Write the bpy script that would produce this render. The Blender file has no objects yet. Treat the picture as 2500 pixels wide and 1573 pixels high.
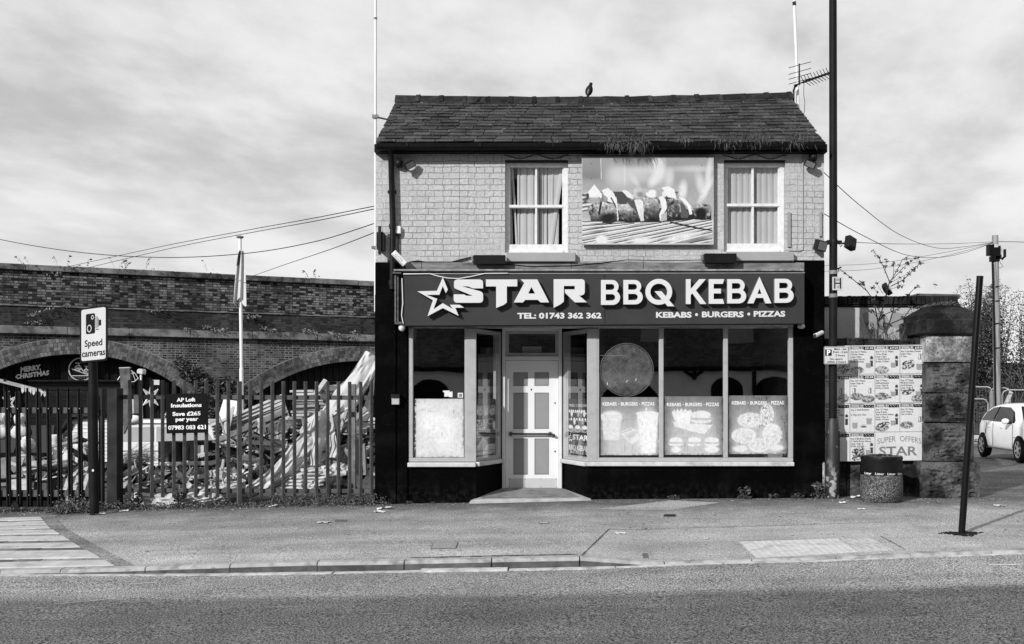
import bpy, bmesh, math, random
import numpy as np
from mathutils import Vector, Matrix, noise

S = bpy.context.scene
COL = S.collection
rad = math.radians
RN = random.Random(11)

# ---------------------------------------------------------------- camera
PX, PY, F, EYE = 1340.0, 970.0, 2400.0, 1.65
cam = bpy.data.cameras.new("camera")
cam.sensor_width = 36
cam.lens = 36 * F / 2500
cam.shift_x = -(PX - 1250) / 2500
cam.shift_y = (PY - 786.5) / 2500
cam.clip_end = 2000
camo = bpy.data.objects.new("camera", cam)
camo.location = (0, 0, EYE)
camo.rotation_euler = (rad(90), 0, 0)
COL.objects.link(camo)
S.camera = camo

# ---------------------------------------------------------------- light
SUN_EL, SUN_AZ = rad(27), rad(38)          # sun stands behind the camera, to its left
sd = Vector((math.sin(SUN_AZ) * math.cos(SUN_EL), math.cos(SUN_AZ) * math.cos(SUN_EL), -math.sin(SUN_EL)))
sun = bpy.data.lights.new("sun", 'SUN')
sun.energy = 4.4
sun.angle = rad(0.6)
sun.color = (1, 1, 1)
suno = bpy.data.objects.new("sun", sun)
suno.rotation_euler = sd.to_track_quat('-Z', 'Y').to_euler()
suno.location = (-20, -20, 30)
COL.objects.link(suno)

S.view_settings.view_transform = 'Standard'
S.view_settings.look = 'None'
S.view_settings.exposure = 0
S.view_settings.gamma = 1

W = bpy.data.worlds.new("World")
S.world = W
W.use_nodes = True
nt = W.node_tree
nt.nodes.clear()
def N(t, typ, **kw):
    n = t.nodes.new(typ)
    for k, v in kw.items():
        if k == 'inp':
            for a, b in v.items():
                if isinstance(b, bpy.types.NodeSocket):
                    t.links.new(b, n.inputs[a])
                else:
                    n.inputs[a].default_value = b
        else:
            setattr(n, k, v)
    return n
def mth(t, op, a, b=None, c=None, clamp=False):
    i = {0: a}
    if b is not None: i[1] = b
    if c is not None: i[2] = c
    n = N(t, 'ShaderNodeMath', operation=op, inp=i)
    n.use_clamp = clamp
    return n.outputs[0]
def mrange(t, v, a, b, c, d, smooth=False):
    n = N(t, 'ShaderNodeMapRange', inp={'Value': v, 'From Min': a, 'From Max': b, 'To Min': c, 'To Max': d})
    if smooth: n.interpolation_type = 'SMOOTHSTEP'
    return n.outputs[0]
sky = N(nt, 'ShaderNodeTexSky')
sky.sky_type = 'NISHITA'
sky.sun_disc = False
sky.sun_elevation = SUN_EL
sky.sun_rotation = rad(180) + SUN_AZ
bw = N(nt, 'ShaderNodeRGBToBW', inp={0: sky.outputs[0]}).outputs[0]
tc = N(nt, 'ShaderNodeTexCoord').outputs['Generated']
sp = N(nt, 'ShaderNodeSeparateXYZ', inp={0: tc})
dz = mth(nt, 'ADD', mth(nt, 'MAXIMUM', sp.outputs[2], 0.0), 0.16)
cx = mth(nt, 'DIVIDE', sp.outputs[0], dz)
cy = mth(nt, 'DIVIDE', sp.outputs[1], dz)
cv = N(nt, 'ShaderNodeCombineXYZ', inp={0: mth(nt, 'MULTIPLY_ADD', cx, 1.25, 3.43), 1: mth(nt, 'ADD', mth(nt, 'MULTIPLY', cy, 1.0), mth(nt, 'MULTIPLY', cx, -0.25)), 2: 31.73612297642474}).outputs[0]
n1 = N(nt, 'ShaderNodeTexNoise', inp={'Vector': cv, 'Scale': 2.5, 'Detail': 7.0, 'Roughness': 0.55, 'Distortion': 0.1}).outputs[0]
n2 = N(nt, 'ShaderNodeTexNoise', inp={'Vector': cv, 'Scale': 0.55, 'Detail': 2.0, 'Roughness': 0.5}).outputs[0]
ns = mth(nt, 'ADD', mth(nt, 'MULTIPLY', n1, 0.6), mth(nt, 'MULTIPLY', n2, 0.4))
cl = mrange(nt, ns, 0.35, 0.62, 5.5, 9.2, True)             # cloud brightness, thin to thick
# clouds are brighter through the haze low down
low = mrange(nt, sp.outputs[2], 0.02, 0.27, 1.0, 0.0, True)
cl2 = N(nt, 'ShaderNodeMix', inp={0: mth(nt, 'MULTIPLY', low, 0.66), 2: cl, 3: 9.2}).outputs[0]
mixs = mth(nt, 'ADD', mth(nt, 'MULTIPLY', cl2, 0.92), mth(nt, 'MULTIPLY', bw, 0.08))
bg = N(nt, 'ShaderNodeBackground', inp={'Color': N(nt, 'ShaderNodeCombineColor', inp={0: mixs, 1: mixs, 2: mixs}).outputs[0], 'Strength': 0.1})
N(nt, 'ShaderNodeOutputWorld', inp={0: bg.outputs[0]})

# ---------------------------------------------------------------- helpers
def P(u, v, Y):
    """world point seen at picture position (u, v) of the 2500 px wide photo at depth Y"""
    return Vector(((u - PX) / F * Y, Y, EYE - (v - PY) / F * Y))
def FX(u, Y=15.0): return (u - PX) / F * Y
def FZ(v, Y=15.0): return EYE - (v - PY) / F * Y
def frame(Y):
    """a vertical plane at depth Y, addressed in photo pixels; d = distance proud of it"""
    return lambda u, v, d=0.0: P(u, v, Y) + Vector((0, -d, 0))
def quadframe(tl, tr, bl, w, h):
    """plane through three corners addressed 0..w, 0..h (v down)"""
    ex, ez = (tr - tl) / w, (bl - tl) / h
    n = ex.cross(ez).normalized()
    if n.y > 0: n = -n
    return lambda u, v, d=0.0: tl + ex * u + ez * v + n * d
def interp(x, xs, ys):
    return float(np.interp(x, xs, ys))

LOC = {}
class MB:
    def __init__(s): s.v, s.f, s.m = [], [], []
    def add(s, vs, fs, mi=0):
        o = len(s.v)
        s.v += [Vector(a) for a in vs]
        s.f += [tuple(i + o for i in f) for f in fs]
        s.m += [mi] * len(fs)
        return s
    def hexa(s, a, mi=0):      # 8 corners: 0-3 one face, 4-7 the opposite
        return s.add(a, [(0, 3, 2, 1), (4, 5, 6, 7), (0, 1, 5, 4), (1, 2, 6, 5), (2, 3, 7, 6), (3, 0, 4, 7)], mi)
    def box(s, x0, x1, y0, y1, z0, z1, mi=0):
        return s.hexa([(x0, y0, z0), (x1, y0, z0), (x1, y1, z0), (x0, y1, z0), (x0, y0, z1), (x1, y0, z1), (x1, y1, z1), (x0, y1, z1)], mi)
    def cbox(s, c, size, rot=None, mi=0):
        c = Vector(c); hx, hy, hz = [k / 2 for k in size]
        pts = [(-hx, -hy, -hz), (hx, -hy, -hz), (hx, hy, -hz), (-hx, hy, -hz), (-hx, -hy, hz), (hx, -hy, hz), (hx, hy, hz), (-hx, hy, hz)]
        if rot is None: rot = Matrix.Identity(3)
        elif not isinstance(rot, Matrix):
            rot = Matrix.Rotation(rot[2], 3, 'Z') @ Matrix.Rotation(rot[1], 3, 'Y') @ Matrix.Rotation(rot[0], 3, 'X')
        return s.hexa([c + rot @ Vector(p) for p in pts], mi)
    def fbox(s, fr, u0, u1, v0, v1, d0, d1, mi=0):     # box on a frame, d1 > d0 proud
        return s.hexa([fr(u0, v1, d1), fr(u1, v1, d1), fr(u1, v1, d0), fr(u0, v1, d0), fr(u0, v0, d1), fr(u1, v0, d1), fr(u1, v0, d0), fr(u0, v0, d0)], mi)
    def fprism(s, fr, pts, d0, d1, mi=0, ms=None):
        n = len(pts)
        a = [fr(u, v, d1) for u, v in pts] + [fr(u, v, d0) for u, v in pts]
        s.add(a, [tuple(range(n))], mi)
        o = len(s.v) - 2 * n
        for i in range(n):
            j = (i + 1) % n
            s.f.append((o + i, o + i + n, o + j + n, o + j)); s.m.append(mi if ms is None else ms)
        s.f.append(tuple(o + n + i for i in reversed(range(n)))); s.m.append(mi)
        return s
    def plank(s, a, b, w, t, up=(0, -1, 0.3), mi=0):
        a, b = Vector(a), Vector(b)
        d = (b - a).normalized(); n = Vector(up); n = (n - d * n.dot(d)).normalized(); q = d.cross(n)
        q, n = q * w / 2, n * t / 2
        return s.hexa([a - q - n, a + q - n, a + q + n, a - q + n, b - q - n, b + q - n, b + q + n, b - q + n], mi)
    def tube(s, pts, r, n=8, cap=True, mi=0, wr=0.0, ws=4.0, flat=1.0):
        pts = [Vector(p) for p in pts]
        k = len(pts)
        rs = r if isinstance(r, (list, tuple)) else [r] * k
        vs, fs = [], []
        for i, p in enumerate(pts):
            d = (pts[min(i + 1, k - 1)] - pts[max(i - 1, 0)]).normalized()
            up = Vector((0, 0, 1)) if abs(d.z) < .9 else Vector((0, 1, 0))
            x = d.cross(up).normalized(); y = x.cross(d)
            for j in range(n):
                a = 2 * math.pi * j / n
                o = x * math.cos(a) * rs[i] + y * math.sin(a) * rs[i] * flat
                if wr:
                    q = (p + o) * ws
                    o = o * (1 + wr * noise.noise(Vector((q.x * 1.0, q.y, q.z * 1.6))) + wr * .6 * noise.noise(q * 2.7))
                vs.append(p + o)
        for i in range(k - 1):
            for j in range(n):
                j2 = (j + 1) % n
                fs.append((i * n + j, i * n + j2, (i + 1) * n + j2, (i + 1) * n + j))
        if cap:
            fs.append(tuple(reversed(range(n)))); fs.append(tuple((k - 1) * n + j for j in range(n)))
        return s.add(vs, fs, mi)
    def lathe(s, prof, c, n=24, M=None, mi=0):
        c = Vector(c); vs, fs = [], []
        M = M or Matrix.Identity(3)
        for r, z in prof:
            for j in range(n):
                a = 2 * math.pi * j / n
                vs.append(c + M @ Vector((r * math.cos(a), r * math.sin(a), z)))
        for i in range(len(prof) - 1):
            for j in range(n):
                j2 = (j + 1) % n
                fs.append((i * n + j, i * n + j2, (i + 1) * n + j2, (i + 1) * n + j))
        if prof[0][0] > 1e-5: fs.append(tuple(reversed(range(n))))
        if prof[-1][0] > 1e-5: fs.append(tuple((len(prof) - 1) * n + j for j in range(n)))
        return s.add(vs, fs, mi)
    def ball(s, c, r, n=14, m=9, wr=0.0, ws=5.0, M=None, mi=0):
        if not isinstance(r, (list, tuple)): r = (r, r, r)
        c = Vector(c); vs, fs = [], []
        for i in range(m + 1):
            t = math.pi * i / m
            for j in range(n):
                a = 2 * math.pi * j / n
                o = Vector((r[0] * math.sin(t) * math.cos(a), r[1] * math.sin(t) * math.sin(a), -r[2] * math.cos(t)))
                if M: o = M @ o
                if wr:
                    q = (c + o) * ws
                    o = o * (1 + wr * noise.noise(q) + wr * .6 * noise.noise(q * 2.3))
                vs.append(c + o)
        for i in range(m):
            for j in range(n):
                j2 = (j + 1) % n
                fs.append((i * n + j, i * n + j2, (i + 1) * n + j2, (i + 1) * n + j))
        return s.add(vs, fs, mi)
    def sheet(s, fn, nu, nv, mi=0):
        vs = [Vector(fn(i / nu, j / nv)) for j in range(nv + 1) for i in range(nu + 1)]
        w = nu + 1
        return s.add(vs, [(j * w + i, j * w + i + 1, (j + 1) * w + i + 1, (j + 1) * w + i) for j in range(nv) for i in range(nu)], mi)
    def leaves(s, c, r, n, size, rn=RN, droop=0.2, surf=False, longer=1.8, mi=0):
        c = Vector(c)
        if not isinstance(r, (list, tuple)): r = (r, r, r)
        for _ in range(n):
            while True:
                q = Vector((rn.uniform(-1, 1), rn.uniform(-1, 1), rn.uniform(-1, 1)))
                if q.length <= 1: break
            p = c + Vector((q.x * r[0], q.y * r[1], q.z * r[2]))
            d = Vector((rn.uniform(-1, 1), rn.uniform(-1, 1), rn.uniform(-.7, .9) - droop)).normalized()
            e = d.cross(Vector((rn.uniform(-1, 1), rn.uniform(-1, 1), rn.uniform(-1, 1)))).normalized()
            L = size * rn.uniform(.6, 1.3) * longer / 2; w = size * rn.uniform(.5, 1) / 2
            s.add([p - d * L, p + e * w, p + d * L, p - e * w], [(0, 1, 2, 3)], mi)
        return s
    def build(s, name, mat, parent=None, smooth=False, bevel=0, seg=1, base=None):
        me = bpy.data.meshes.new(name)
        if parent is not None: b = LOC[parent]
        elif base is not None: b = Vector(base)
        else:
            xs = [v.x for v in s.v]; ys = [v.y for v in s.v]
            b = Vector(((min(xs) + max(xs)) / 2, (min(ys) + max(ys)) / 2, min(v.z for v in s.v)))
        me.from_pydata([v - b for v in s.v], [], s.f)
        for m in (mat if isinstance(mat, (list, tuple)) else [mat]): me.materials.append(m)
        if bevel or smooth:
            bm = bmesh.new(); bm.from_mesh(me); bmesh.ops.recalc_face_normals(bm, faces=bm.faces); bm.to_mesh(me); bm.free()
        if any(s.m): me.polygons.foreach_set('material_index', s.m)
        if smooth: me.polygons.foreach_set('use_smooth', [True] * len(me.polygons))
        o = bpy.data.objects.new(name, me)
        COL.objects.link(o)
        if parent is not None: o.parent = parent
        else: o.location = b
        LOC[o] = b
        if bevel:
            md = o.modifiers.new('bevel', 'BEVEL'); md.width = bevel; md.segments = seg; md.limit_method = 'ANGLE'; md.angle_limit = rad(40)
        if smooth:
            try: me.set_sharp_from_angle(angle=rad(45))
            except Exception: pass
        return o

def tag(o, label=None, cat=None, group=None, kind=None):
    if label: o['label'] = label
    if cat: o['category'] = cat
    if group: o['group'] = group
    if kind: o['kind'] = kind
    return o
def thing(name, label, cat, loc, group=None):
    o = bpy.data.objects.new(name, None)
    o.location = loc; o.empty_display_size = .2
    COL.objects.link(o); LOC[o] = Vector(loc)
    return tag(o, label, cat, group)
def copy_thing(o, loc, label=None):
    def rec(x, par):
        c = x.copy(); COL.objects.link(c)
        if par: c.parent = par
        for ch in [k for k in bpy.data.objects if k.parent == x]: rec(ch, c)
        return c
    c = rec(o, None); c.location = loc
    LOC[c] = Vector(loc)
    if label: c['label'] = label
    return c

# ---- text
_tc = {}
def textgeo(txt, bold=0.0, outline=0.0, res=3):
    k = (txt, bold, outline, res)
    if k in _tc: return _tc[k]
    cu = bpy.data.curves.new('t', 'FONT'); cu.body = txt; cu.size = 1; cu.offset = bold; cu.resolution_u = res
    if outline:
        cu.fill_mode = 'NONE'; cu.bevel_depth = outline; cu.bevel_resolution = 0
    o = bpy.data.objects.new('t', cu); COL.objects.link(o)
    dg = bpy.context.evaluated_depsgraph_get()
    me = bpy.data.meshes.new_from_object(o.evaluated_get(dg))
    vs = [v.co.copy() for v in me.vertices]; fs = [tuple(p.vertices) for p in me.polygons]
    bpy.data.objects.remove(o); bpy.data.curves.remove(cu); bpy.data.meshes.remove(me)
    _tc[k] = (vs, fs)
    return _tc[k]
_hv = textgeo('H')[0]
CAP = max(v.y for v in _hv) - min(v.y for v in _hv)
def put_text(mb, fr, txt, u0, u1, vb, cap, bold=0.0, d=0.003, outline=0.0, mi=0, align='fit', slope=0.0, res=3):
    """text with its baseline at vb, cap height cap, stretched to u0..u1 ('fit') or natural width from u0 / to centre"""
    vs, fs = textgeo(txt, bold, outline, res)
    if not vs: return
    x0 = min(v.x for v in vs); x1 = max(v.x for v in vs)
    sy = cap / CAP
    if align == 'fit': sx = (u1 - u0) / (x1 - x0); o = u0
    else:
        sx = sy * (u1 or 1.0)
        o = u0 if align == 'left' else (u0 - (x1 - x0) * sx / 2 if align == 'center' else u0 - (x1 - x0) * sx)
    mb.add([fr(o + (v.x - x0) * sx, vb - v.y * sy + slope * (o + (v.x - x0) * sx - u0), d + v.z * 0.02) for v in vs], fs, mi)
def polycurve(polys, depth):
    """closed 2-D outlines (holes by even-odd) -> filled, extruded mesh data (x, y, z 0..depth)"""
    cu = bpy.data.curves.new('g', 'CURVE'); cu.dimensions = '2D'; cu.fill_mode = 'BOTH'; cu.extrude = depth / 2
    for pl in polys:
        sp_ = cu.splines.new('POLY'); sp_.points.add(len(pl) - 1)
        for q, (x, y) in zip(sp_.points, pl): q.co = (x, y, 0, 1)
        sp_.use_cyclic_u = True
    o = bpy.data.objects.new('g', cu); COL.objects.link(o)
    dg = bpy.context.evaluated_depsgraph_get()
    me = bpy.data.meshes.new_from_object(o.evaluated_get(dg))
    vs = [(v.co.x, v.co.y, v.co.z + depth / 2) for v in me.vertices]
    fs = [tuple(p.vertices) for p in me.polygons]; ms = [0 if abs(p.normal.z) > .5 else 1 for p in me.polygons]
    bpy.data.objects.remove(o); bpy.data.curves.remove(cu); bpy.data.meshes.remove(me)
    return vs, fs, ms
def put_poly(mb, fr, polys, depth, d0=0.0):
    """polys in frame pixels; extruded 'depth' metres proud of the frame (faces mi 0, edges mi 1)"""
    vs, fs, ms = polycurve([[(u / 100, v / 100) for u, v in pl] for pl in polys], 1.0)
    o = len(mb.v)
    mb.v += [fr(x * 100, y * 100, d0 + z * depth) for x, y, z in vs]
    mb.f += [tuple(i + o for i in f) for f in fs]; mb.m += ms

# ---------------------------------------------------------------- materials (all grey: the place is seen in black and white)
def A(disp): return min(.72, (disp / 255) ** 2.2 / 1.38)     # albedo that shows as grey level disp on a sunlit front
def newmat(name):
    m = bpy.data.materials.new(name); m.use_nodes = True
    t = m.node_tree; b = t.nodes['Principled BSDF']
    return m, t, b
def pos(t): return N(t, 'ShaderNodeNewGeometry').outputs['Position']
def nz(t, vec, scale, detail=4.0, rough=.55): return N(t, 'ShaderNodeTexNoise', inp={'Vector': vec, 'Scale': scale, 'Detail': detail, 'Roughness': rough}).outputs[0]
def setcol(t, b, val):
    t.links.new(N(t, 'ShaderNodeCombineColor', inp={0: val, 1: val, 2: val}).outputs[0], b.inputs['Base Color'])
def setbump(t, b, h, dist=.01, strength=1.0):
    t.links.new(N(t, 'ShaderNodeBump', inp={'Height': h, 'Distance': dist, 'Strength': strength}).outputs[0], b.inputs['Normal'])
_mc = {}
def M(v, rough=.75, var=.25, scale=5.0, bump=0.0, bscale=50.0, spec=.3, metal=0.0, stain=0.0, island=0.0, stretch=None):
    if v <= .06 and rough > .2 and rough != .57 and metal == 0: v *= .42; spec *= .35
    key = (v, rough, var, scale, bump, bscale, spec, metal, stain, island, stretch)
    if key in _mc: return _mc[key]
    m, t, b = newmat('grey_%d' % len(_mc))
    p = pos(t)
    if stretch: p = N(t, 'ShaderNodeVectorMath', operation='MULTIPLY', inp={0: p, 1: stretch}).outputs[0]
    k = mrange(t, nz(t, p, scale, 6.0), .3, .7, 1 - var, 1 + var)
    val = mth(t, 'MULTIPLY', k, v)
    if stain:
        st = mrange(t, nz(t, p, scale * .45, 8.0, .65), .5, .66, 0, stain, True)
        val = mth(t, 'MULTIPLY', val, mth(t, 'SUBTRACT', 1.0, st))
    if island:
        ri = N(t, 'ShaderNodeNewGeometry').outputs['Random Per Island']
        val = mth(t, 'MULTIPLY', val, mrange(t, ri, 0, 1, 1 - island, 1 + island))
    setcol(t, b, val)
    b.inputs['Roughness'].default_value = rough
    b.inputs['Specular IOR Level'].default_value = spec
    b.inputs['Metallic'].default_value = metal
    if bump: setbump(t, b, nz(t, p, bscale, 4.0), bump)
    _mc[key] = m
    return m
def asphalt(name, v, grain=55.0, con=.5, patch=.2, bump=.006, grime=None):
    m, t, b = newmat(name); p = pos(t)
    g = nz(t, p, grain, 3.0, .7); g2 = nz(t, p, grain * 3.1, 2.0, .6); w = nz(t, p, 1.3, 6.0, .6); w2 = nz(t, p, .35, 3.0)
    vo = N(t, 'ShaderNodeTexVoronoi', inp={'Vector': p, 'Scale': grain * 1.6}).outputs['Distance']
    val = mth(t, 'MULTIPLY', mrange(t, g, .40, .60, max(.12, 1 - con), 1 + con), mrange(t, g2, .40, .60, max(.2, 1 - con * .9), 1 + con * .9))
    val = mth(t, 'MULTIPLY', val, mrange(t, w, .3, .7, 1 - patch, 1 + patch))
    val = mth(t, 'MULTIPLY', val, mrange(t, w2, .35, .65, 1 - patch * .7, 1 + patch * .7))
    sm = N(t, 'ShaderNodeVectorMath', operation='MULTIPLY', inp={0: p, 1: (1.0, 1.0, 0.0)}).outputs[0]
    lane = N(t, 'ShaderNodeVectorMath', operation='MULTIPLY', inp={0: p, 1: (.12, 1.5, 0.0)}).outputs[0]      # wear drawn out along the street
    val = mth(t, 'MULTIPLY', val, mrange(t, nz(t, lane, 1.0, 5.0, .6), .36, .64, .84, 1.16))
    val = mth(t, 'MULTIPLY', val, mrange(t, nz(t, sm, 3.4, 7.0, .7), .60, .74, 1.0, .72, True))
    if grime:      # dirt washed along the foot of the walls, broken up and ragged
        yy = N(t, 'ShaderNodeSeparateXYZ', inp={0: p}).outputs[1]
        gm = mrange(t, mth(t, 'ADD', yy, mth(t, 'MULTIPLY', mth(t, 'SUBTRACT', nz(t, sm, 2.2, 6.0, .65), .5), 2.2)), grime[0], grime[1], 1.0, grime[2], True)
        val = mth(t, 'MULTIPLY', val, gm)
    spk = mrange(t, nz(t, sm, 23.0, 2.0, .5), .70, .76, 0, .5)
    val = mth(t, 'MULTIPLY', mth(t, 'ADD', mth(t, 'MULTIPLY', val, v), mth(t, 'MULTIPLY', spk, v)), 1.0)
    setcol(t, b, val); b.inputs['Roughness'].default_value = .85; b.inputs['Specular IOR Level'].default_value = .25
    setbump(t, b, mth(t, 'ADD', g, mth(t, 'MULTIPLY', vo, .6)), bump)
    return m
def brick(name, c1, c2, mortar, bw, bh, ms, rotz=0.0, bump=.012, patch=.4, bias=0.0, warp=.004, freq=2, smooth=.25, facevar=True, drip=0.0, axis_sum=False, rough=.85, hide=False):
    m, t, b = newmat(name); p = pos(t)
    q = N(t, 'ShaderNodeVectorRotate', rotation_type='Z_AXIS', inp={'Vector': p, 'Angle': -rotz}).outputs[0] if rotz else p
    s3 = N(t, 'ShaderNodeSeparateXYZ', inp={0: q})
    u = mth(t, 'ADD', s3.outputs[0], s3.outputs[1]) if axis_sum else s3.outputs[0]
    wob = nz(t, p, 9.0, 2.0)
    wob2 = nz(t, p, 1.1, 2.0)
    dv = mth(t, 'ADD', mth(t, 'MULTIPLY', mth(t, 'SUBTRACT', wob, .5), warp * 3), mth(t, 'MULTIPLY', mth(t, 'SUBTRACT', wob2, .5), warp * 4))
    vec = N(t, 'ShaderNodeCombineXYZ', inp={0: mth(t, 'ADD', u, dv), 1: mth(t, 'ADD', s3.outputs[2], dv), 2: 0.0}).outputs[0]
    br = N(t, 'ShaderNodeTexBrick', inp={'Vector': vec, 'Color1': (0, 0, 0, 1), 'Color2': (1, 1, 1, 1), 'Mortar': (.5, .5, .5, 1), 'Scale': 1.0, 'Mortar Size': ms, 'Mortar Smooth': smooth, 'Bias': bias, 'Brick Width': bw, 'Row Height': bh})
    br.offset = .5; br.offset_frequency = freq; br.squash = .55; br.squash_frequency = 2
    t1 = N(t, 'ShaderNodeRGBToBW', inp={0: br.outputs[0]}).outputs[0]
    fac = br.outputs['Fac']
    base = mrange(t, t1, 0, 1, c1, c2)
    fine = nz(t, p, 30.0, 4.0)
    base = mth(t, 'MULTIPLY', base, mrange(t, fine, .3, .7, .78, 1.22))
    big = nz(t, p, .7, 7.0, .62)
    base = mth(t, 'MULTIPLY', base, mrange(t, big, .35, .65, 1 - patch, 1 + patch))
    mo = mth(t, 'MULTIPLY', mrange(t, nz(t, p, .9, 5.0), .4, .6, .5, 1.5), mortar)
    val = N(t, 'ShaderNodeMix', inp={0: fac, 2: base, 3: mo}).outputs[0]
    if drip:
        dvx = N(t, 'ShaderNodeCombineXYZ', inp={0: mth(t, 'MULTIPLY', u, 5.0), 1: mth(t, 'MULTIPLY', s3.outputs[2], .5), 2: 0.0}).outputs[0]
        val = mth(t, 'MULTIPLY', val, mrange(t, nz(t, dvx, 1.0, 6.0), .5, .72, 1.0, 1 - drip, True))
    if hide: val = mth(t, 'MULTIPLY', val, mrange(t, mth(t, 'MULTIPLY', fac, mrange(t, nz(t, p, 6.0, 3.0), .48, .68, .05, .8)), 0, 1, 1.0, .68))  # shadow lines along the joints painted into the colour, patchily
    setcol(t, b, val); b.inputs['Roughness'].default_value = rough; b.inputs['Specular IOR Level'].default_value = .25
    jt = mth(t, 'SUBTRACT', 1.0, fac)
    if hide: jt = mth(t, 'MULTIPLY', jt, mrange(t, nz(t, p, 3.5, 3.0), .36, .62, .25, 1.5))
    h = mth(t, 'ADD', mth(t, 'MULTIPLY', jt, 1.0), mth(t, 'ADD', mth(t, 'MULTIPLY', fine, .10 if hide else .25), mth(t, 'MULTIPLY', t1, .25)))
    setbump(t, b, h, bump)
    return m
def glass(name, ior=1.8, tint=1.0):
    m = bpy.data.materials.new(name); m.use_nodes = True; t = m.node_tree; t.nodes.clear()
    fc = N(t, 'ShaderNodeLayerWeight', inp={'Blend': .5}).outputs['Facing']
    f0 = ((ior - 1) / (ior + 1)) ** 2
    fr_ = mth(t, 'ADD', mth(t, 'MULTIPLY', mth(t, 'POWER', fc, 5.0), 1 - f0), f0)
    a = N(t, 'ShaderNodeBsdfTransparent', inp={'Color': (tint, tint, tint, 1)}).outputs[0]
    wv = N(t, 'ShaderNodeBump', inp={'Height': nz(t, pos(t), 1.6, 1.0), 'Distance': .02, 'Strength': .05}).outputs[0]
    g = N(t, 'ShaderNodeBsdfGlossy', inp={'Color': (.95, .95, .95, 1), 'Roughness': .012, 'Normal': wv}).outputs[0]
    mx = N(t, 'ShaderNodeMixShader', inp={0: fr_, 1: a, 2: g}).outputs[0]
    N(t, 'ShaderNodeOutputMaterial', inp={0: mx})
    return m
def printmat(name, rough=.45, spec=.3):
    m, t, b = newmat(name)
    at = N(t, 'ShaderNodeAttribute', attribute_name='ink')
    t.links.new(at.outputs['Color'], b.inputs['Base Color']); b.inputs['Roughness'].default_value = rough; b.inputs['Specular IOR Level'].default_value = spec
    return m
PRINT = printmat('printed_sheet')
WHITE = M(.72, .5, .04, 3.0); OFFW = M(.62, .6, .12, 6.0, stain=.2); BLACK = M(.012, .55, .4, 9.0, .001, 40.0, spec=.4)
INK = M(.015, .5, .1); DMET = M(.03, .45, .3, 12.0, spec=.5); STEEL = M(.32, .3, .1, 8.0, metal=.8); GREYM = M(.18, .5, .2, 9.0)
CABLE = M(.03, .6, .1); LEAF = M(.065, .7, .4, 9.0, island=.6); LEAFL = M(.10, .7, .4, 9.0, island=.6); TWIG = M(.05, .85, .3)
PALEP = M(.30, .6, .08, 4.0, stain=.12)

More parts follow.
